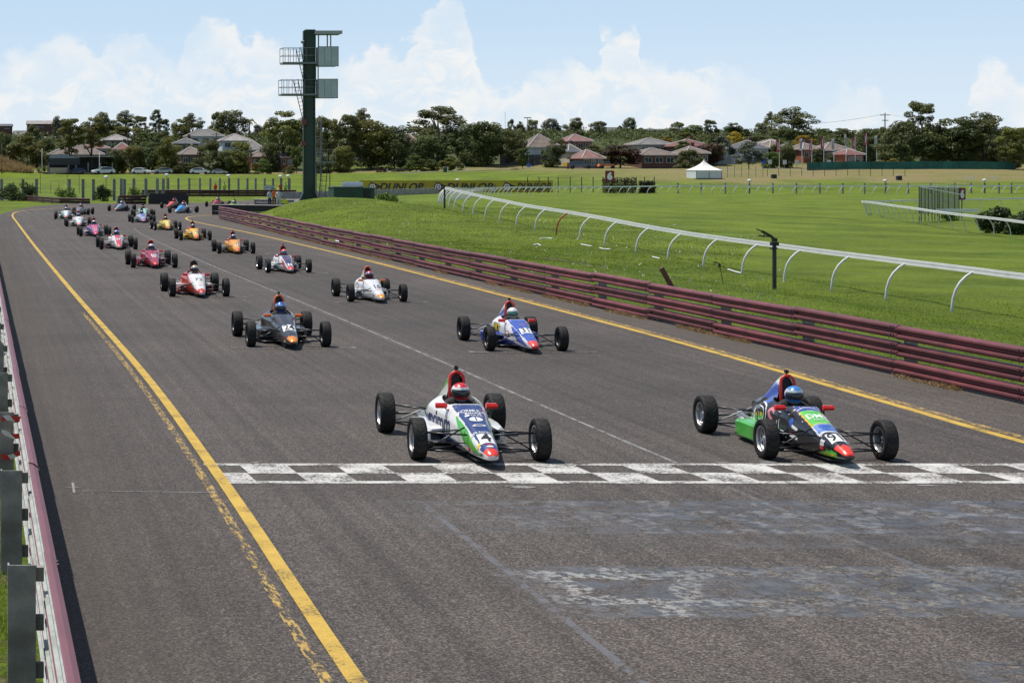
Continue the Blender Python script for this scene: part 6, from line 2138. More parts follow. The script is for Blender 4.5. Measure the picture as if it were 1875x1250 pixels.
def house(p0, p1, rt, re, roof, wall, lab, over=2.8, gable=False, wins=3, depth=9.0, Y=None, floors=1, rp=None, door=True):
    Y = Y or find_y((p0 + p1) / 2, re, over * floors)
    xa, xb = AX(p0, Y), AX(p1, Y)
    W_ = xb - xa
    x = (xa + xb) / 2
    g = min(hgt(xa, Y), hgt(xb, Y)) - .6
    ze, zt = ZR(re, Y) - g, ZR(rt, Y + depth * .4) - g
    r = thing('house', lab, 'house', (x, Y, g))
    w2, d2 = W_ / 2, depth / 2
    e = .45
    b = MB()
    for c, d in (((0, -d2 + .1, ze / 2), (W_ - .9, .2, ze)), ((0, d2 - .1, ze / 2), (W_ - .9, .2, ze)), ((-w2 + .55, 0, ze / 2), (.2, depth - .4, ze)), ((w2 - .55, 0, ze / 2), (.2, depth - .4, ze))):
        b.box(c, d)
    y0 = -d2
    b.build('wall', WL[wall], r)
    # roof
    b = MB()
    rl = (max(.1, w2 - d2 * .9) if not gable else w2 + .1)
    off = 0 if rp is None else (rp - .5) * W_
    E = [(-w2, -d2 - e, ze), (w2, -d2 - e, ze), (w2, d2 + e, ze), (-w2, d2 + e, ze), (-rl + off, 0, zt), (rl + off, 0, zt)]
    E2 = [(v[0], v[1], v[2] - .16) for v in E[:4]]
    b.add(E + E2, [(0, 1, 5, 4), (1, 2, 5), (2, 3, 4, 5), (3, 0, 4), (0, 6, 7, 1), (1, 7, 8, 2), (2, 8, 9, 3), (3, 9, 6, 0), (9, 8, 7, 6)])
    rf = b.build('roof', RF[roof], r)
    b = MB()
    b.sweep([(-rl + off, 0, zt + .03), (rl + off, 0, zt + .03)], .13, 5)
    if not gable:
        for i, j in ((0, 4), (1, 5), (3, 4), (2, 5)):
            b.sweep([tuple(Vector(E[i]) + Vector((0, 0, .05))), tuple(Vector(E[j]) + Vector((0, 0, .05)))], .12, 5)
    b.build('ridge', M['ridge'], rf)
    b = MB(); b.box((0, -d2 - e - .05, ze - .1), (W_ + .05, .1, .16)); b.build('gutter', M['gutter'], rf)
    # windows on the front
    for f in range(floors):
        zb = (ze / floors) * f
        zc = zb + ze / floors * .56 + (.3 if floors == 1 else .1)
        for k in range(wins):
            xx = -w2 + W_ * (k + .75) / (wins + .5)
            ww, hh = min(1.7, W_ / (wins + 1) * .7), 1.1
            b = MB(); b.box((xx, y0 - .03, zc), (ww + .16, .08, hh + .16)); fr = b.build('window', M['frame'], r)
            b = MB(); b.box((xx, y0 - .08, zc), (ww, .03, hh)); b.build('pane', M['pane'], fr)
            b = MB(); b.box((xx, y0 - .11, zc), (.05, .03, hh)); b.build('mullion', M['frame'], fr)
    if random.random() < .5 and not gable:
        b = MB(); b.box((w2 * .3, .8, (ze + zt) / 2 + .9), (.7, .7, 1.6)); b.build('chimney', WL['dbrick'], rf)
    return r

HS = [
 (88, 190, 268, 283, 'brown', 'cream', 'house with a wide mottled brown roof behind the carport at the left', {}),
 (100, 190, 240, 256, 'grey', 'blue', 'house with grey roof and blue-grey wall above the brown-roofed one', {}),
 (135, 200, 260, 272, 'pink', 'cream', 'house with a pinkish roof right of the mottled brown one', {}),
 (186, 238, 247, 257, 'pale', 'dbrick', 'house with pale sheet roof and brown wall behind the tall thin gum', {}),
 (207, 240, 262, 274, 'red', 'cream', 'house with a small sloping red roof between the left trees', {}),
 (12, 66, 240, 256, 'pale', 'cream', 'house with bright metal roof sheets at the far left behind the big bush', {}),
 (326, 372, 270, 283, 'brown', 'dbrick', 'house with brown hipped roof low between two dark trees', {}),
 (338, 408, 238, 250, 'grey', 'white', 'house with light grey tiled roof left of the dense round tree', {}),
 (318, 362, 254, 263, 'slate', 'dbrick', 'house with small dark roof below the light grey one', {}),
 (400, 458, 246, 258, 'pale', 'white', 'house with pale roof and white gable behind the dark bushes', {}),
 (440, 482, 258, 275, 'grey', 'cream', 'house with grey roof above the orange brick house near the tower', {}),
 (452, 500, 276, 287, 'brown', 'brick', 'low orange brick house left of the tower', {}),
 (458, 490, 236, 252, 'slate', 'white', 'house with steep dark roof on the ridge left of the big gum', {}),
 (505, 535, 279, 288, 'brown', 'brick', 'second orange brick house partly behind the gum trunks by the tower', {}),
 (620, 660, 260, 270, 'red', 'white', 'house with red roof glimpsed through the trees right of the tower', {}),
 (736, 762, 246, 262, 'pink', 'cream', 'pink-roofed house under the norfolk pine', {}),
 (838, 862, 238, 246, 'pale', 'white', 'pale roof glimpsed between the two tall dark trees', {}),
 (895, 925, 245, 253, 'red', 'dbrick', 'red-roofed house behind the wide dark tree', {}),
 (942, 992, 234, 243, 'pale', 'cream', 'upper house with light brown ridge roof on the hill', {}),
 (955, 1018, 247, 270, 'brown', 'white', 'white gabled house with long brown roof and blue window', dict(gable=False, wins=1)),
 (1028, 1076, 247, 259, 'pink', 'brick', 'house with bright terracotta roof left of the orange brick house', {}),
 (1083, 1160, 234, 244, 'grey', 'brick', 'two-storey orange brick house with grey hipped roof', dict(wins=3, floors=1, over=4.2)),
 (1052, 1096, 275, 290, 'pink', 'dbrick', 'low house with terracotta roof left of the dark red-brown tree', {}),
 (1030, 1056, 265, 278, 'slate', 'cream', 'cream upstairs room with dark roof beside the round dark tree', dict(wins=1)),
 (1155, 1222, 254, 265, 'grey', 'cream', 'house with green-grey hipped roof right of the orange brick house', {}),
 (1158, 1228, 272, 284, 'brown', 'dbrick', 'long brown brick house with brown roof behind the grey paling fence', {}),
 (1225, 1290, 256, 268, 'red', 'dbrick', 'dark brick house with dull red roof above the round bushes', {}),
 (1240, 1286, 269, 281, 'brown', 'dbrick', 'brown house just above the large round bush', {}),
 (1340, 1395, 258, 272, 'slate', 'white', 'white gabled house with slate roof behind the grey-green tree', {}),
 (1392, 1432, 258, 272, 'brown', 'dbrick', 'brown-roofed house left of the first red banner', {}),
 (1396, 1425, 256, 262, 'pale', 'cream', 'white flat roof above the brown-roofed house', {}),
 (1452, 1492, 263, 274, 'brown', 'brick', 'orange brick house behind the second red banner', {}),
 (1490, 1548, 262, 276, 'brown', 'dbrick', 'house with large brown pyramid roof behind the banners', {}),
 (1534, 1570, 274, 283, 'red', 'brick', 'low house with brick-red roof behind the later banners', {}),
]
for p0, p1, rt, re, roof, wall, lab, kw in HS:
    kw = dict(kw)
    if (p1 - p0) < 40: kw.setdefault('depth', 7.0); kw.setdefault('wins', 2)
    kw.setdefault('over', 2.7)
    house(p0, p1, rt, re, roof, wall, lab, **kw)

# long factory roofs on the skyline
def shed(p0, p1, rt, re, rb, Y, wall, roofm, lab, cat='building'):
    xa, xb = AX(p0, Y), AX(p1, Y)
    g = ZR(rb, Y)
    r = thing('factory_building', lab, cat, ((xa + xb) / 2, Y, g))
    W_ = xb - xa; ze, zt = ZR(re, Y) - g, ZR(rt, Y + 8) - g
    b = MB(); b.box((0, 0, ze / 2 - 1.0), (W_, 14, ze + 2.0)); b.build('wall', wall, r)
    b = MB(); b.add([(-W_ / 2 - .3, -7.4, ze), (W_ / 2 + .3, -7.4, ze), (W_ / 2 + .3, 7.4, ze), (-W_ / 2 - .3, 7.4, ze), (-W_ / 2 - .3, 0, zt), (W_ / 2 + .3, 0, zt)], [(0, 1, 5, 4), (3, 4, 5, 2), (0, 4, 3), (1, 2, 5), (3, 2, 1, 0)])
    b.build('roof', roofm, r)
    n = max(2, int(W_ / 7))
    for k in range(n):
        b = MB(); b.box((-W_ / 2 + W_ * (k + .5) / n, -7.04, ze * .45), (W_ / n * .5, .08, ze * .3)); b.build('window', M['pane'], r)
shed(50, 128, 222, 228, 238, 640, WL['dbrick'], RF['pale'], 'long brick factory with pale roof on the skyline at the left')
shed(-20, 22, 228, 232, 240, 600, WL['dbrick'], RF['slate'], 'low grey-green building on the skyline at the far left corner')
shed(1165, 1220, 237, 240, 246, 700, mat('dark_cladding', (.03, .04, .06), .6), RF['slate'], 'long low dark building on the skyline behind the hipped roofs')

# ---- open carport and cars behind the left grass field
def carport():
    Y = 398.0
    xa, xb = AX(88, Y), AX(206, Y)
    g = hgt((xa + xb) / 2, Y)
    r = thing('carport', 'long dark open-fronted shed with blue-grey gable behind the left grass field', 'shed', ((xa + xb) / 2, Y, g))
    x0 = (xa + xb) / 2
    L = lambda p: AX(p, Y) - x0
    Z = lambda q: ZR(q, Y) - g
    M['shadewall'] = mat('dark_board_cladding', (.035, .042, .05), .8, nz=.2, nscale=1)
    M['bluegable'] = mat('blue_grey_gable', (.20, .26, .31), .7)
    b = MB(); b.box(((L(88) + L(145)) / 2, -3, (Z(290) + Z(302)) / 2), (L(145) - L(88), .15, Z(290) - Z(302))); b.build('fascia_board', M['shadewall'], r)
    b = MB(); b.add([(L(88), -3.1, Z(290)), (L(145), -3.1, Z(290)), (L(113), -3.1, Z(282)), (L(92), -3.1, Z(284)), (L(88), 5, Z(290)), (L(145), 5, Z(290)), (L(113), 5, Z(282)), (L(92), 5, Z(284))], [(0, 1, 2, 3), (3, 2, 6, 7), (2, 1, 5, 6), (7, 6, 5, 4)], 0); b.build('gable', M['bluegable'], r)
    b = MB(); b.box(((L(145) + L(206)) / 2, 0, Z(287)), (L(206) - L(145), 6.5, .25)); b.build('roof', RF['pale'], r)
    b = MB(); b.box(((L(88) + L(206)) / 2, 4, Z(302) * .5 + .8), (L(206) - L(88), .2, Z(302) + 1.2)); b.build('back_wall', M['shadewall'], r)
    b = MB(); b.box(((L(145) + L(200)) / 2, 1.5, Z(291)), (L(200) - L(145), .2, 1.4)); b.build('beam', M['shadewall'], r)
    for p in (76, 88, 124, 138, 160, 182, 204):
        b = MB(); b.box((L(p), -2.8, Z(298) / 2), (.3, .3, Z(298))); b.build('post', M['post_grey'], r)
    b = MB(); b.box((L(106), -2.95, .75), (L(122) - L(90), .1, 1.2)); b.build('sign_panel', mat('cream_board', (.38, .36, .24), .7), r)
    b = MB(); b.add([(v[0] * .9 + L(103), -3.01, .95 + v[1] * .5) for v in text_mesh('PARKING', 1, .01)[0]], text_mesh('PARKING', 1, .01)[1]) if False else None
carport()
def pole(px, rt, Y, lab, col='offwhite', r_=.09):
    x = AX(px, Y); g = hgt(x, Y)
    b = MB(); b.sweep([(0, 0, -.2), (0, 0, ZR(rt, Y) - g)], [r_, r_ * .6], 7)
    return tag(b.build('pole', M[col], None, True, (x, Y, g)), lab, 'pole')
pole(77, 272, 390, 'thin white pole in front of the big bush at the left')
pole(182, 279, 390, 'thin white pole in front of the silver car under the shed')
pole(3.5, 262, 366, 'tan pole at the extreme left edge above the dry mound', 'twig')
pole(490, 240, 420, 'green-grey pole left of the big gum near the tower', 'platform')

def car_proto():
    parts = {}
    prof = [(-2.1, .35), (-2.15, .62), (-2.0, .80), (-1.1, .95), (-.55, 1.38), (.7, 1.44), (1.55, 1.28), (1.95, .92), (2.12, .85), (2.1, .35)]
    b = MB()
    n = len(prof)
    for sy in (-1, 1):
        for x, z in prof:
            tw = .86 if z < 1.0 else lerp(.86, .66, (z - 1.0) / .44)
            b.v.append((x, sy * tw, z))
    for i in range(n):
        j = (i + 1) % n
        b.f.append((i, j, n + j, n + i)); b.m.append(0)
    b.f.append(tuple(range(n - 1, -1, -1))); b.m.append(0)
    b.f.append(tuple(range(n, 2 * n))); b.m.append(0)
    parts['body'] = b
    g = MB()
    for sy in (-1, 1):
        y = sy
        q = [(-1.02, .98), (-.52, 1.33), (.68, 1.385), (1.42, 1.24), (1.62, .99)]
        vs = [(x, sy * ((.86 if z < 1.0 else lerp(.86, .66, (z - 1.0) / .44)) + .012), z) for x, z in q]
        g.add(vs, [tuple(range(5)) if sy < 0 else tuple(range(4, -1, -1))])
    g.add([(-1.09, -.76, .98), (-1.09, .76, .98), (-.585, .62, 1.37), (-.585, -.62, 1.37)], [(0, 1, 2, 3)])
    g.add([(1.62, -.64, 1.27), (1.62, .64, 1.27), (1.94, .74, .97), (1.94, -.74, .97)], [(0, 1, 2, 3)])
    parts['window'] = g
    w = MB(); w.lathe([(-.1, 0), (-.1, .2), (-.1, .32), (.1, .32), (.1, .2), (.1, 0)], 16, 'x')
    parts['wheel'] = w
    l = MB()
    for s in (-1, 1): l.box((-2.12, s * .6, .68), (.06, .3, .14))
    parts['headlight'] = l
    return parts
CP = car_proto()
CPM = {'window': CP['window'].mesh('window', M['pane']), 'wheel': CP['wheel'].mesh('wheel', M['black'], True)}
hl = MB(); hl.box((0, 0, 0), (.06, .3, .14)); CPM['headlight'] = hl.mesh('headlight', M['whiteink'])
def parked(px, Y, col, rz, lab, ute=False, sc=1.0):
    x = AX(px, Y); g = hgt(x, Y)
    r = thing('parked_car', lab, 'car', (x, Y, g), rz, 'cars parked beyond the grass field')
    r.scale = (sc, sc, sc)
    k = ('car',) + col
    if k not in HOOPS: HOOPS[k] = CP['body'].mesh('body', plain(col, .3))
    link('body', HOOPS[k], r); link('window', CPM['window'], r)
    for sx in (-1.35, 1.35):
        for sy in (-.78, .78):
            w = link('wheel', CPM['wheel'], r, (sx, sy, .32), pi / 2)
    for sy in (-.6, .6): link('headlight', CPM['headlight'], r, (-2.12, sy, .68))
parked(189, 389, (.6, .62, .65), .35, 'silver hatchback beside the shed pole, nose to the left', sc=1.15)
parked(259, 391, (.75, .75, .75), 2.5, 'white car parked alone between two dark trees')
parked(297, 394, (.35, .40, .40), .2, 'pale car almost hidden under the tall olive tree')
parked(366, 392, (.6, .63, .65), 2.9, 'pale silver car right of the tall olive tree')
parked(140, 394, (.03, .035, .05), 0.0, 'dark car standing under the open shed')
parked(402, 392, (.35, .36, .36), 2.9, 'grey-white car beside the dark olive bush', sc=.8)
parked(1063, 372, (.04, .06, .10), 2.9, 'dark blue four-wheel drive beside the yellow container', sc=1.15)
def container():
    Y = 374; x = AX(1041, Y); g = hgt(x, Y)
    r = thing('container_trailer', 'tall yellow box trailer behind the grass field near the round dark tree', 'trailer', (x, Y, g))
    m = mat('yellow_box_paint', (.45, .25, .02), .6, nz=.15)
    W_, H = 12 * Y / FPX, ZR(298, Y) - g
    b = MB(); b.box((0, 0, .5 + (H - .5) / 2), (W_, 2.2, H - .5)); b.build('box_body', m, r)
    for k in range(4):
        b = MB(); b.box((-W_ / 2 + W_ * (k + .5) / 4, -1.12, .5 + (H - .5) / 2), (.06, .05, H - .7)); b.build('rib', m, r)
    for s in (-1, 1):
        b = MB(); b.lathe([(-.1, 0), (-.1, .3), (.1, .3), (.1, 0)], 12, 'x', (s * W_ * .3, -.9, .3)); b.build('wheel', M['black'], r, True)
    for px, w_, lab in ((1110, 3.4, 'orange road machine low behind the left number 6 sign'),):
        x = AX(px, Y); g = hgt(x, Y)
        q = thing('road_machine', lab, 'machine', (x, Y, g))
        om = mat('orange_machine', (.6, .16, .03), .5)
        b = MB(); b.box((0, 0, .75), (w_, 1.4, .5), taper=.9); b.build('body', om, q)
        b = MB(); b.box((.2, 0, 1.25), (1.0, 1.2, .6), taper=.85); b.build('cab', M['pane'], q)
        for s in (-1, 1):
            b = MB(); b.lathe([(-.1, 0), (-.1, .4), (.1, .4), (.1, 0)], 12, 'x', (0, 0, 0)); o = b.build('wheel', M['black'], q, True, (s * 1.1, -.75, .4), pi / 2)
container()
def roadsign():
    Y = 385; x = AX(968, Y); g = hgt(x, Y)
    r = thing('blue_sign', 'small blue and white sign on two legs in front of the column-shaped tree', 'sign', (x, Y, g))
    b = MB(); b.box((0, 0, ZR(303, Y) - g), (.75, .06, .75)); b.build('board', M['blueink'], r)
    for s in (-1, 1):
        b = MB(); b.box((s * .4, .05, (ZR(303, Y) - g) / 2), (.1, .08, ZR(303, Y) - g)); b.build('leg', M['offwhite'], r)
    for i, (px, lab) in enumerate(((820, 'first white marker post right of the wide dome bush'), (836, 'second white marker post right of the wide dome bush'), (851, 'third white marker post right of the wide dome bush'), (709, 'white marker post left of the bright green bush'))):
        Y = 384; x = AX(px, Y); g = hgt(x, Y)
        b = MB(); b.box((0, 0, .45), (.16, .1, .95), taper=.9); tag(b.build('marker_post', M['offwhite'], None, False, (x, Y, g)), lab, 'post', 'white marker posts beside the dry verge')
    Y = 372; x = AX(815, Y); g = hgt(x, Y)
    r = thing('rubbish_bin', 'dark green bin with pale lid in front of the dome bush', 'bin', (x, Y, g))
    b = MB(); b.box((0, 0, .5), (.62, .6, 1.0), taper=1.05); b.build('body', M['hut_green'], r)
    b = MB(); b.box((0, 0, 1.06), (.7, .66, .1)); b.build('lid', M['offwhite'], r)
roadsign()

# ---- far road, paling fences, green windbreak fence
M['far_road'] = mat('far_asphalt', (.17, .165, .16), .9, nz=.1, nscale=.3)
def drape(name, path, w, m_, z=.06):
    b = MB()
    P = smooth_path(path, 6)
    n = len(P)
    for i, p in enumerate(P):
        d = (P[min(i + 1, n - 1)] - P[max(i - 1, 0)]).normalized()
        nv = Vector((d.y, -d.x, 0))
        for k in range(5):
            q = p + nv * w * (k / 4 - .5)
            b.v.append((q.x, q.y, hgt(q.x, q.y) + z))
    for i in range(n - 1):
        for k in range(4):
            a = i * 5 + k
            b.f.append((a, a + 5, a + 6, a + 1)); b.m.append(0)
    return tag(b.build(name, m_, smooth=True), kind='structure')
drape('access_road', [(88, 377), (100, 378), (118, 381), (140, 384)], 4.5, M['far_road'])
drape('entrance_road', [(140, 348), (152, 352), (168, 362), (186, 382), (200, 410), (212, 440)], 7, M['far_road'])

def windbreak():
    pts = [(AX(1478, 322), 322), (AX(1560, 326), 326), (AX(1660, 330), 330), (AX(1760, 330), 330), (AX(1880, 326), 326)]
    pp = resample(pts, 3.0)
    r = thing('windbreak_fence', 'long dark green screened fence behind the right-hand trees', 'fence', (pp[0].x, pp[0].y, 0))
    m = mat('green_shade_cloth', (.018, .11, .085), .8, nz=.25, nscale=.5, rand=.12)
    for i in range(len(pp) - 1):
        a, c = pp[i], pp[i + 1]
        ga, gc = hgt(a.x, a.y), hgt(c.x, c.y)
        o = pp[0]
        h = 1.45
        b = MB()
        b.add([(a.x - o.x, a.y - o.y, ga), (c.x - o.x - .04, c.y - o.y, gc), (c.x - o.x - .04, c.y - o.y, gc + h), (a.x - o.x, a.y - o.y, ga + h),
               (a.x - o.x, a.y - o.y + .03, ga), (c.x - o.x - .04, c.y - o.y + .03, gc), (c.x - o.x - .04, c.y - o.y + .03, gc + h), (a.x - o.x, a.y - o.y + .03, ga + h)], [(0, 1, 2, 3), (7, 6, 5, 4), (3, 2, 6, 7)])
        b.build('screen_panel', m, r)
        b = MB(); b.tube((a.x - o.x, a.y - o.y + .06, ga), (a.x - o.x, a.y - o.y + .06, ga + h + .1), .035); b.build('post', M['dark_steel'], r)
windbreak()
def paling(p0, p1, Y, h, lab, col=(.085, .085, .09)):
    xa, xb = AX(p0, Y), AX(p1, Y)
    r = thing('paling_fence', lab, 'fence', (xa, Y, 0))
    k_ = 'pal%.3f' % col[0]
    if k_ not in M: M[k_] = mat('weathered_paling_%d' % len(M), col, .9, nz=.25, nscale=.8, rand=.15)
    n = int((xb - xa) / 1.2)
    for k in range(n):
        x = xa + (xb - xa) * (k + .5) / n
        g = hgt(x, Y)
        b = MB(); b.box((x - xa, 0, g + h / 2), ((xb - xa) / n - .04, .05, h)); b.build('fence_panel', M[k_], r)
paling(1163, 1240, 408, 2.0, 'grey paling fence below the long brown house')
paling(915, 1000, 410, 2.3, 'shaded grey paling fence between the dark round trees')
paling(1042, 1092, 410, 1.8, 'short grey paling fence behind the yellow box trailer')
paling(1300, 1350, 412, 2.2, 'pale grey fence right of the marquee', (.3, .33, .36))
paling(500, 545, 412, 1.6, 'dark brown fence behind the gum trunks left of the tower', (.07, .03, .02))

# ---- vertical banners on poles
M['flagred'] = mat('dull_red_banner', (.36, .045, .07), .7, nz=.1)
M['flagwhite'] = mat('white_banner', (.62, .62, .68), .7, nz=.1)
FL = [(1427, 256, 279, 300, 'red'), (1468.5, 254, 276, 297, 'white'), (1486.5, 257, 280, 297, 'red'), (1508.5, 251, 273, 295, 'red'), (1527, 254, 277, 298, 'white'), (1549, 248, 270, 292, 'white'), (1566, 253, 273, 294, 'red'), (1586.5, 245, 266, 285, 'red'), (1605.5, 249, 271, 290, 'white')]
names = ['leftmost red banner on a pole by the houses', 'leftmost white banner on a pole', 'red banner just right of the leftmost white one', 'tallest red banner in the middle of the row', 'white banner between the middle red one and the thin white one', 'narrow white banner seen nearly edge-on', 'red banner right of the narrow white one', 'narrow red banner against the dark round tree', 'rightmost white banner beside the large dark trees']
for i, (px, rt, rb, rbase, c) in enumerate(FL):
    Y = 372 + i * 1.0
    x = AX(px, Y); g = hgt(x, Y) - .3
    r = thing('banner_pole', names[i], 'flag', (x, Y, g), 0, 'vertical banners along the entrance road')
    b = MB(); b.sweep([(0, 0, 0), (0, 0, ZR(rt - 1, Y) - g)], .07, 6); b.build('pole', M['offwhite'], r)
    zt, zb = ZR(rt, Y) - g, ZR(rb, Y) - g
    b = MB()
    w = .62 if i in (0, 3, 6) else .5 if i != 5 else .28
    nn = 6
    for lay_ in (0, .02):
        for k in range(nn + 1):
            t = k / nn
            for s in (0, 1):
                b.v.append((-s * w, lay_ + .07 * sin(t * 5 + s * 1.5 + i), lerp(zt, zb, t)))
    for k in range(nn):
        b.f.append((2 * k, 2 * k + 1, 2 * k + 3, 2 * k + 2)); b.m.append(0)
        o = 2 * (nn + 1)
        b.f.append((o + 2 * k + 2, o + 2 * k + 3, o + 2 * k + 1, o + 2 * k)); b.m.append(0)
    fb_ = b.build('banner', M['flagred' if c == 'red' else 'flagwhite'], r)
    b = MB()
    vs, fs = text_mesh('WELCOME', 1, .01) if False else rect2(1, 1, 2)
    b.add([(-w * .5 + v[1] * .16, -.10, (zt + zb) / 2 + v[0] * (zt - zb) * .6) for v in vs], fs)
    b.build('printed_stripe', M['flagwhite' if c == 'red' else 'post_grey'], fb_)

# ---- power poles
def power_pole(px, rt, Y, lab, arms=2):
    x = AX(px, Y); g = hgt(x, Y)
    H = ZR(rt, Y) - g
    r = thing('power_pole', lab, 'pole', (x, Y, g))
    b = MB(); b.sweep([(0, 0, 0), (0, 0, H)], [.17, .11], 8); b.build('pole', M['twig'], r)
    for k in range(arms):
        b = MB(); b.box((0, -.1, H - .5 - k * 1.2), (2.2 if k == 0 else 1.4, .1, .12)); b.build('crossarm', M['twig'], r)
        for s in (-1, -.5, .5, 1):
            b = MB(); b.box((s * (1.0 if k == 0 else .6), -.1, H - .36 - k * 1.2), (.08, .08, .18)); b.build('insulator', M['offwhite'], r)
power_pole(1620.5, 207, 400, 'tall power pole on the skyline left of the big dark trees')
power_pole(1190, 233, 640, 'small power pole on the skyline right of the brick house', 1)
power_pole(1068, 231, 640, 'small power pole on the skyline left of the brick house', 1)
power_pole(234, 246, 470, 'dark power pole between the left roofs', 1)
power_pole(396, 243, 480, 'dark power pole in front of the light grey roof', 1)
def wires(lab, pts, r_=.035):
    P = [Vector((AX(px, Y), Y, ZR(row, Y))) for px, row, Y in pts]
    o = P[0].copy()
    b = MB()
    for a, c in zip(P, P[1:]):
        q = []
        for k in range(9):
            t = k / 8
            p = a.lerp(c, t) - o
            p.z -= 1.2 * 4 * t * (1 - t) * (a - c).length / 80
            q.append(p)
        b.sweep(q, r_, 4)
    tag(b.build('power_line', M['wire'], None, False, o), lab, 'power line')
wires('overhead line running left from the tall power pole', [(1480, 227, 420), (1619, 209, 400)])
wires('overhead line leaving the tall power pole behind the dark trees', [(1621, 209, 400), (1700, 216, 390)])
for px, rt, lab in ((966, 216, 'thin mast on the skyline'), (1331 * 0 + 925, 205, 'very thin aerial above the wide dark tree')):
    x = AX(px, 640); g = hgt(x, 640)
    r = thing('light_mast', lab + (' with a small crosshead' if px == 966 else ''), 'mast', (x, 640, g))
    H = ZR(rt, 640) - g
    b = MB(); b.sweep([(0, 0, 0), (0, 0, H)], .11 if px == 966 else .05, 5); b.build('pole', M['post_grey'], r)
    if px == 966:
        b = MB(); b.box((0, 0, H), (2.6, .3, .3)); b.build('crosshead', M['post_grey'], r)

# small boxes, stakes by the dry verge
for px, row, Y, lab in ((1417, 322, 300, 'small black and white box on the grass right of the marquee'), (1646, 327, 296, 'small black box between two stakes on the far grass')):
    x = AX(px, Y); g = hgt(x, Y)
    r = thing('equipment_box', lab, 'box', (x, Y, g))
    b = MB(); b.box((0, 0, .35), (.75, .6, .7)); b.build('body', M['black'], r)
    b = MB(); b.box((0, 0, .74), (.8, .65, .07)); b.build('lid', M['offwhite'], r)
for i in range(13):
    px = 1767 + i * 2.9 + (24 if i > 6 else 0)
    Y = 297.0; x = AX(px, Y)
    b = MB(); b.box((0, 0, .3), (.06, .06, .7)); o = b.build('white_stake', M['offwhite'], None, False, (x, Y, hgt(x, Y)))
    order = ['first', 'second', 'third', 'fourth', 'fifth', 'sixth', 'seventh']
    tag(o, (order[i] + ' white stake from the left in the left cluster on the far grass') if i < 7 else (order[i - 7] + ' white stake from the left in the right cluster on the far grass'), 'stake', 'white stakes in a row on the far grass')
for px, lab in ((1437, 'small white and dark notice board beside the first red banner'), (1459, 'white notice board by the second banner pole'), (1398, 'blue panel beside the grey-green tree'), (1410, 'small grey signpost on the verge left of the banners'), (1518, 'pale grey sign on the windbreak fence top')):
    Y = 376; x = AX(px, Y); g = hgt(x, Y)
    r = thing('notice_board', lab, 'sign', (x, Y, g))
    b = MB(); b.box((0, 0, 1.4), (.75, .06, .9)); b.build('board', M['blueink'] if px == 1398 else M['offwhite'], r)
    b = MB(); b.box((0, .05, .7), (.08, .06, 1.4)); b.build('post', M['post_grey'], r)

# ---------------------------------------------------------------- TREES
GUM = leafmat('gum_leaves', (.064, .084, .022), (.195, .205, .066), .38)
OLIVE = leafmat('olive_leaves', (.074, .092, .016), (.235, .220, .046), .4)
DARKL = leafmat('dark_leaves', (.044, .064, .016), (.140, .160, .046), .34)
GREYL = leafmat('grey_green_leaves', (.065, .080, .052), (.160, .175, .115), .15)
REDL = leafmat('red_brown_leaves', (.040, .022, .010), (.115, .055, .026), .1)
YELL = leafmat('golden_leaves', (.22, .15, .012), (.50, .34, .02), .25)
BRIGHT = leafmat('bright_green_leaves', (.055, .085, .010), (.125, .165, .022), .22)
BARK = mat('pale_gum_bark', (.24, .20, .16), .9, nz=.3, nscale=2)
BARKD = mat('dark_bark', (.07, .055, .045), .9, nz=.3, nscale=2)
TM = {'gum': GUM, 'olive': OLIVE, 'dark': DARKL, 'grey': GREYL, 'red': REDL, 'gold': YELL, 'bright': BRIGHT}

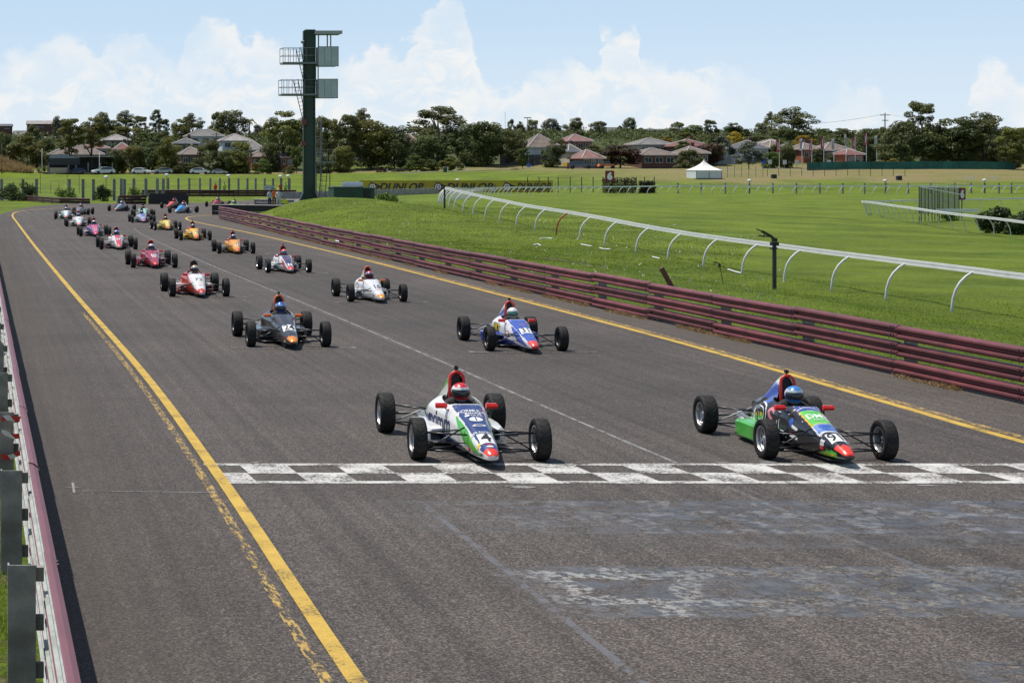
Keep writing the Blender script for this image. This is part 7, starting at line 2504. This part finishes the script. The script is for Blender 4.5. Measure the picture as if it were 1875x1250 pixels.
def crown_shape(kind, seed, mid):
    """unit crown: x, y in -0.5..0.5, z 0..1; returns leaf mesh (cached)"""
    rng = random.Random(seed * 17 + 3)
    bl = []
    if kind == 'dense':
        for k in range(60):
            a = rng.uniform(0, 2 * pi); u = rng.uniform(.05, .95)
            prof = sqrt(max(0, 1 - abs((u - .45) / .6) ** 2.4))
            q = rng.random() ** .45 * prof
            s = rng.uniform(.09, .15)
            bl.append((cos(a) * q * .40, sin(a) * q * .40, u * .88 + .03, s, s, s * .75))
        n, size = 10500, .022
    elif kind == 'round':
        for k in range(40):
            a = rng.uniform(0, 2 * pi); ph = rng.uniform(0, 1)
            q = sqrt(1 - ph * ph) * rng.uniform(.6, 1)
            s = rng.uniform(.08, .14)
            bl.append((cos(a) * q * .42, sin(a) * q * .42, .12 + ph * .76, s, s, s * .8))
        n, size = 7500, .022
    elif kind == 'umbrella':
        for k in range(52):
            a = rng.uniform(0, 2 * pi); q = rng.random() ** .5
            z = .92 - q * q * .38 - rng.random() ** 1.7 * .5
            s = rng.uniform(.075, .125)
            bl.append((cos(a) * q * .43, sin(a) * q * .43, z, s * 1.1, s * 1.1, s * .62))
        n, size = 9000, .019
    elif kind == 'gum':
        for k in range(60):
            a = rng.uniform(0, 2 * pi); u = rng.random() ** .8
            q = rng.random() ** .5 * (.55 + .45 * sin(pi * min(1, u * 1.15)))
            s = rng.uniform(.06, .125)
            bl.append((cos(a) * q * .42, sin(a) * q * .42, .06 + u * .88, s, s, s * .62))
        n, size = 9500, .020
    elif kind == 'column':
        for k in range(36):
            a = rng.uniform(0, 2 * pi); u = rng.random()
            q = rng.random() ** .5 * (1 - .35 * u ** 3)
            s = rng.uniform(.12, .18)
            bl.append((cos(a) * q * .36, sin(a) * q * .36, .05 + u * .85, s, s, s * .5))
        n, size = 7500, .024
    elif kind == 'pine':
        for t in range(9):
            z = .08 + t * .105
            R = .46 * (1 - t / 9.5)
            for k in range(10):
                a = 2 * pi * k / 10 + t
                for q in (.35, .7, 1.0):
                    bl.append((cos(a) * R * q, sin(a) * R * q, z + .02 * q, .05, .05, .022))
        n, size = 5200, .02
    me = leaf_blob(bl, n, size, TM[mid], seed, 'crown', up=.95)
    return me, bl
TREE_CACHE = {}
def trunk_mesh(kind, bl, m_, cf, thick):
    """unit trunk: z 0..1 is the whole tree height, x/y in crown widths"""
    b = MB()
    rng = random.Random(len(bl))
    top = cf + (1 - cf) * .55
    lean = rng.uniform(-.04, .04)
    b.sweep([(0, 0, -.03), (lean * .4, 0, cf * .6), (lean, .01, cf + (1 - cf) * .2), (lean * 1.4, 0, top)], [thick, thick * .8, thick * .6, thick * .2], 7)
    for k in range(9 if kind in ('umbrella', 'gum') else 5):
        t = bl[(k * 4 + 1) % len(bl)]
        z1 = cf + (1 - cf) * t[2]
        z0 = max(cf * .55, z1 - .38 * (1 - cf) - .06)
        b.sweep([(lean * .7, 0, z0), (t[0] * .45, t[1] * .45, z0 + (z1 - z0) * .6), (t[0] * .92, t[1] * .92, z1)], [thick * .45, thick * .28, thick * .1], 5)
    return b.mesh('trunk', m_, True)
def tree(px, rt, wpx, Y, kind, mid, lab, cf=.12, seed=None, pale=False, rb=None, group=None, bushy=False):
    x = AX(px, Y); g = hgt(x, Y)
    if rb is not None: g = min(g, ZR(rb, Y))
    H = ZR(rt, Y) - g
    W_ = wpx * Y / FPX * 1.16
    seed = seed if seed is not None else (int(px) % 3)
    r = thing('bush' if bushy else {'pine': 'pine_tree', 'gum': 'gum_tree', 'umbrella': 'gum_tree'}.get(kind, 'tree'), lab, 'bush' if bushy else 'tree', (x, Y, g), random.uniform(0, 6.28), group)
    key = (kind, seed, mid)
    if key not in TREE_CACHE: TREE_CACHE[key] = crown_shape(kind, seed, mid)
    me, bl = TREE_CACHE[key]
    c = link('crown', me, r, (0, 0, H * cf - (.2 if cf < .1 else 0)))
    c.scale = (W_, W_, H * (1 - cf))
    kt = ('t', kind, seed, round(cf, 2), pale)
    th = .022 if kind != 'umbrella' else .026
    if kt not in TREE_CACHE: TREE_CACHE[kt] = trunk_mesh(kind, bl, BARK if pale else BARKD, cf, th * (1.4 if cf > .25 else 1))
    t = link('trunk', TREE_CACHE[kt], r)
    t.scale = (W_, W_, H)
    return r

TR = [
 # nearest belt beyond the field
 (6, 236, 34, 404, 'dense', 'dark', 'dark tree cut off by the left edge', .05), (50, 241, 82, 402, 'round', 'olive', 'large dense olive-green bush-like tree at the far left', .0),
 (128, 216, 52, 396, 'gum', 'olive', 'left half of the tall open gum before the brown roofs', .35, 1), (168, 212, 62, 397, 'gum', 'olive', 'taller right half of the open gum with bare leaning trunks', .42, 2),
 (206, 268, 44, 401, 'dense', 'dark', 'dark bush-like tree at the right end of the shed', .0), (240, 262, 44, 402, 'dense', 'olive', 'olive tree left of the solitary white car', .03),
 (272, 252, 48, 404, 'dense', 'dark', 'dark tree just right of the solitary white car', .03), (308, 246, 48, 400, 'column', 'olive', 'tall golden-olive tree tapering upward left of the brown roof', .04),
 (345, 295, 46, 398, 'dense', 'dark', 'low dark bush beneath the brown hipped roof', .0, 1), (322, 300, 30, 396, 'dense', 'dark', 'small low dark bush beside the tall olive tree', .0, 2),
 (384, 252, 60, 403, 'round', 'gum', 'broad speckled green tree in the middle of the left belt', .0), (412, 272, 38, 400, 'dense', 'dark', 'dark narrow tree right of the speckled one', .0),
 (436, 255, 54, 402, 'column', 'olive', 'rounded olive tree left of the orange brick house', .0), (481, 288, 36, 396, 'round', 'bright', 'low green bush in front of the orange brick house', .0),
 (495, 256, 36, 406, 'dense', 'dark', 'slim dark tree against the big gum', .05), (518, 199, 74, 412, 'gum', 'olive', 'big gum tree directly left of the tower', .15),
 (543, 268, 26, 398, 'gum', 'bright', 'small light green tree at the foot of the big gum', .25), (530, 300, 26, 396, 'round', 'gum', 'small green shrub beside the tower base line', .0),
 (600, 211, 62, 406, 'gum', 'olive', 'leafy gum directly right of the tower', .05, 0), (588, 292, 44, 398, 'dense', 'dark', 'low dark bush right of the tower', .0),
 (636, 207, 62, 408, 'gum', 'gum', 'wide light-trunked gum second from the tower on its right', .05, 1), (628, 262, 42, 398, 'dense', 'olive', 'dense olive bush-tree under the light-trunked gum', .0),
 (680, 213, 76, 408, 'dense', 'olive', 'large rounded olive tree third from the tower', .05, 1), (722, 221, 60, 406, 'dense', 'dark', 'dark tree left of the norfolk pine', .04, 2),
 (660, 196, 44, 470, 'umbrella', 'gum', 'umbrella-shaped gum peeping above the trees right of the tower', .35), (801, 190, 96, 420, 'umbrella', 'gum', 'tallest spreading gum with a domed crown in the centre', .28, 1, True),
 (775, 243, 50, 412, 'dense', 'dark', 'dark undergrowth tree at the left foot of the tallest gum', .0, 1), (812, 240, 60, 413, 'gum', 'dark', 'dark lower tree at the right foot of the tallest gum', .02, 2),
 (762, 281, 42, 392, 'round', 'bright', 'bright green bush, brightest in the centre', .0, 1), (792, 288, 24, 393, 'dense', 'bright', 'small bright green bush beside the brightest one', .0, 2),
 (826, 286, 46, 394, 'round', 'olive', 'smooth dome-shaped dark bush', .0, 2), (730, 305, 28, 394, 'round', 'grey', 'low greyish bush left of the brightest green one', .0), (699, 303, 20, 394, 'round', 'red', 'small brown withered bush', .0),
 (881, 217, 86, 410, 'dense', 'dark', 'very wide dark tree right of the tallest gum', .03, 0), (938, 231, 50, 411, 'dense', 'gum', 'mid-green tree right of the wide dark one', .04, 1),
 (957, 271, 28, 398, 'gum', 'bright', 'small light green tree before the white gabled house', .15), (1013, 248, 48, 404, 'column', 'dark', 'rounded very dark column-shaped tree', .0),
 (944, 307, 28, 378, 'round', 'bright', 'low spiky green bush standing alone on the far grass', .0, 1),
 (1094, 282, 40, 396, 'umbrella', 'olive', 'small umbrella tree left of the red-brown tree', .35), (1136, 262, 66, 399, 'dense', 'red', 'dark red-brown tree right behind the left number 6 sign', .12),
 (1084, 262, 40, 425, 'round', 'gum', 'green shrubbery below the orange brick house', .0), (1262, 271, 58, 392, 'round', 'gum', 'large round dark green bush left of the marquee', .0, 0),
 (1252, 258, 34, 420, 'gum', 'bright', 'lighter green tree behind the large round bush', .1), (1300, 258, 54, 410, 'dense', 'red', 'tree with reddish crown behind the marquee', .08, 1),
 (1323, 244, 38, 425, 'round', 'grey', 'pale grey-green round tree above the marquee', .05), (1371, 256, 52, 345, 'round', 'grey', 'grey-green gum standing forward right of the marquee', .12, 1),
 (1345, 239, 34, 452, 'round', 'gold', 'golden-leaved tree above the marquee', .1), (1473, 246, 44, 452, 'round', 'gold', 'golden-leaved tree behind the banners', .1, 1), (1221, 248, 22, 470, 'round', 'gold', 'small golden tree between the hipped roofs', .1, 2),
 (1430, 252, 40, 420, 'round', 'olive', 'olive tree behind the first red banner', .0), (1413, 275, 34, 400, 'dense', 'bright', 'yellow-green shrub below the brown-roofed house', .0), (1441, 262, 30, 402, 'dense', 'dark', 'dark tree between the first two banners', .0),
 (1498, 268, 26, 402, 'dense', 'dark', 'small dark tree behind the middle banners', .0), (1520, 278, 20, 398, 'round', 'gum', 'small round tree between the middle banners', .1), (1588, 231, 46, 412, 'column', 'dark', 'tall dark round-topped tree behind the last red banner', .0),
 (1560, 284, 40, 405, 'round', 'bright', 'low hedge-like bush below the later banners', .0), (1628, 288, 60, 385, 'round', 'gold', 'yellow-green flowering bush by the entrance road', .0),
 # big trees on the right
 (1650, 218, 84, 338, 'round', 'dark', 'leftmost of the big dark trees on the right', .12, 1), (1688, 185, 62, 340, 'gum', 'gum', 'tall pale-trunked gum among the big dark trees', .30, 0, True),
 (1733, 207, 98, 337, 'dense', 'dark', 'broadest and darkest tree on the right', .14, 2), (1768, 226, 70, 339, 'dense', 'dark', 'dark tree tucked right of the broadest one', .14, 0),
 (1803, 199, 78, 337, 'umbrella', 'gum', 'open umbrella gum near the right edge', .22, 2), (1810, 250, 66, 352, 'dense', 'dark', 'dark tree behind the open umbrella gum', .0), (1858, 233, 66, 326, 'gum', 'olive', 'olive-green gum at the right edge', .18, 1),
 (1884, 238, 50, 330, 'round', 'dark', 'dark tree cut by the right edge', .1),
 # between and behind the houses
 (60, 226, 36, 500, 'round', 'dark', 'dark tree above the metal roof sheets', .05), (48, 238, 30, 470, 'round', 'gum', 'green bush-tree left of the shining roof', .0), (101, 232, 18, 520, 'pine', 'dark', 'small conical dark tree in front of the brick factory', .0, 0),
 (104, 209, 22, 560, 'umbrella', 'grey', 'thin pale tree above the conical one', .2), (130, 258, 40, 440, 'round', 'olive', 'olive garden tree between the brown and grey roofs', .0), (85, 250, 26, 450, 'dense', 'dark', 'dark garden tree left of the grey roof', .0),
 (186, 202, 32, 560, 'dense', 'gum', 'full dark gum on the skyline right of the open gum', .1, 1), (209, 216, 30, 560, 'dense', 'dark', 'lower dark tree left of the flat-topped gum', .1, 2), (231, 200, 42, 570, 'umbrella', 'gum', 'flat-topped gum on the left skyline', .3), (258, 212, 34, 565, 'gum', 'gum', 'open gum right of the flat-topped one', .15),
 (286, 200, 24, 575, 'gum', 'gum', 'slender tiered gum on the left skyline', .25, 1), (300, 218, 26, 570, 'gum', 'dark', 'low straggly gum right of the slender one', .1), (235, 228, 60, 520, 'dense', 'olive', 'mass of garden trees under the left skyline', .0, 0), (272, 232, 44, 510, 'round', 'bright', 'lighter green garden tree under the slender gum', .0),
 (300, 236, 40, 480, 'round', 'dark', 'dark garden tree above the tall olive one', .0, 1), (332, 212, 36, 560, 'dense', 'olive', 'olive tree joined to the left of the tall dome tree', .05), (353, 205, 46, 565, 'umbrella', 'gum', 'dome-shaped tree on the skyline above the light grey roof', .1, 0),
 (352, 262, 28, 440, 'round', 'bright', 'small bright tree above the brown hipped roof', .0, 2), (400, 202, 28, 560, 'dense', 'gum', 'left shoulder tree of the dense skyline clump', .1, 0), (424, 197, 56, 550, 'dense', 'gum', 'dense round skyline tree left of the palm', .05, 1), (386, 226, 32, 540, 'round', 'olive', 'low olive tree left of the dense skyline clump', .0),
 (472, 226, 30, 580, 'round', 'grey', 'low grey-green tree right of the palm', .0), (487, 224, 24, 560, 'round', 'dark', 'small dark round tree behind the big gum', .0), (560, 210, 60, 470, 'dense', 'dark', 'dark tree directly behind the tower', .05, 1),
 (748, 222, 22, 480, 'pine', 'dark', 'norfolk pine with tiered branches', .1, 1), (836, 233, 16, 560, 'round', 'dark', 'tiny dark tree beside the tallest gum', .0),
 (905, 226, 36, 560, 'round', 'gum', 'skyline tree behind the wide dark one', .0, 1), (936, 217, 18, 620, 'round', 'gum', 'small round skyline tree left of the mast', .1, 0), (953, 220, 18, 620, 'round', 'gum', 'second small round skyline tree left of the mast', .1, 2), (976, 216, 22, 620, 'dense', 'gum', 'upright skyline tree just right of the mast', .05, 0),
 (1008, 214, 30, 615, 'dense', 'grey', 'broad grey skyline tree left of the tufted one', .05, 1), (1025, 226, 18, 615, 'round', 'grey', 'pale low tree between two skyline trees', .0), (1049, 211, 36, 610, 'dense', 'gum', 'tufted skyline tree left of the brick house', .05, 2), (1064, 238, 30, 560, 'round', 'bright', 'light green tree left of the brick house', .0), (1095, 219, 32, 600, 'dense', 'dark', 'dark skyline tree directly above the brick house', .05, 0),
 (1134, 228, 16, 610, 'round', 'dark', 'small dark tree left of the egg-shaped one', .0), (1153, 213, 24, 600, 'dense', 'gum', 'egg-shaped skyline tree right of the brick house', .1, 1), (1175, 231, 18, 610, 'round', 'dark', 'small skyline tree right of the egg-shaped one', .0), (1198, 240, 30, 560, 'round', 'gum', 'dark tree below the long dark skyline building', .0, 2),
 (1240, 221, 36, 560, 'round', 'gum', 'rounded skyline tree above the dull red roof', .05, 0), (1270, 226, 40, 530, 'dense', 'bright', 'brighter green skyline tree above the large bush', .05, 1), (1301, 219, 30, 520, 'gum', 'gum', 'taller open skyline tree above the reddish crown', .1, 0), (1255, 240, 40, 490, 'round', 'olive', 'olive tree right of the small golden one', .0, 0),
 (1341, 221, 34, 560, 'dense', 'dark', 'dark round skyline tree above the golden one', .05, 2), (1366, 234, 24, 560, 'round', 'dark', 'lower dark tree right of the dark round one', .0), (1397, 221, 30, 540, 'dense', 'gum', 'skyline tree left of the giant spreading gum', .05, 1), (1413, 203, 24, 520, 'umbrella', 'gum', 'small flat crown to the left of the giant spreading gum', .45, 0),
 (1453, 193, 76, 500, 'umbrella', 'gum', 'giant spreading gum on the skyline behind the banners', .15, 0), (1436, 232, 50, 490, 'dense', 'dark', 'dark trees under the giant gum, left side', .0, 0), (1475, 238, 40, 495, 'dense', 'dark', 'dark trees under the giant gum, right side', .0, 1),
 (1507, 234, 36, 520, 'gum', 'gum', 'open grey gum right of the giant one', .05, 1), (1540, 232, 30, 520, 'dense', 'gum', 'rounded skyline tree above the pyramid roof', .05, 1), (1557, 237, 16, 520, 'gum', 'gum', 'narrow skyline tree right of the rounded one', .05, 2), (1618, 231, 28, 470, 'round', 'gum', 'round-headed tree behind the tall power pole', .2, 0),
 (1525, 250, 50, 470, 'round', 'dark', 'mass of dark trees behind the pyramid roof', .0, 1), (1320, 240, 60, 490, 'dense', 'gum', 'garden trees between the reddish and golden crowns', .0, 2), (1385, 246, 60, 470, 'dense', 'gum', 'garden trees above the slate-roofed white house', .0, 0),
 (1660, 262, 70, 400, 'round', 'bright', 'pale green scrub showing under the big dark trees', .0, 1), (1745, 268, 90, 395, 'round', 'olive', 'scrub behind the green fence under the broadest tree', .0, 2), (1840, 262, 60, 390, 'dense', 'gum', 'trees behind the green fence near the right edge', .0, 1),
]
for t in TR:
    px, rt, w, Y, kind, mid, lab, cf = t[:8]
    tree(px, rt, w, Y, kind, mid, lab, cf, seed=t[8] if len(t) > 8 else None, pale=(t[9] if len(t) > 9 else False), bushy=('bush' in lab.split(' beside')[0].split(' behind')[0].split(' of ')[0] and 'tree' not in lab))

# palm on the skyline
def palm():
    Y = 560; x = AX(456, Y); g = hgt(x, Y); H = ZR(224, Y) - g
    r = thing('palm_tree', 'palm tree with drooping fronds on the skyline right of the dense tree', 'tree', (x, Y, g))
    b = MB(); b.sweep([(0, 0, 0), (.1, 0, H)], [.3, .2], 7); b.build('trunk', BARKD, r)
    for k in range(13):
        a = 2 * pi * k / 13 + .2
        L = 2.8; up = random.uniform(.2, 1.3)
        b = MB(); vs = []
        for i in range(8):
            t = i / 7
            px_, pz = L * t, up * sin(t * pi * .9) * 1.1 - 1.4 * t * t + .2
            wd = .35 * sin(pi * min(1, t + .08))
            vs += [(cos(a) * px_ - sin(a) * wd, sin(a) * px_ + cos(a) * wd, H + pz - .15), (cos(a) * px_, sin(a) * px_, H + pz), (cos(a) * px_ + sin(a) * wd, sin(a) * px_ - cos(a) * wd, H + pz - .15)]
        fs = []
        for i in range(7):
            fs += [(3 * i, 3 * i + 1, 3 * i + 4, 3 * i + 3), (3 * i + 1, 3 * i + 2, 3 * i + 5, 3 * i + 4)]
        b.add(vs, fs); b.build('frond', GUM, r)
palm()
# a belt of scrub closes the far hillside where no single tree can be told apart
def far_scrub():
    bl = []
    rng = random.Random(5)
    for k in range(900):
        Y = rng.uniform(430, 720); px = rng.uniform(-60, 1930)
        x = AX(px, Y); g = hgt(x, Y)
        s = rng.uniform(1.6, 3.2)
        bl.append((x, Y, g + s * .3, s * 1.3, s * 1.3, s * .8))
    me = leaf_blob(bl, 120000, .34, DARKL, 77, 'hillside_scrub')
    tag(link('hillside_scrub', me), 'low garden scrub covering the hillside between the houses', 'scrub', kind='stuff')
far_scrub()
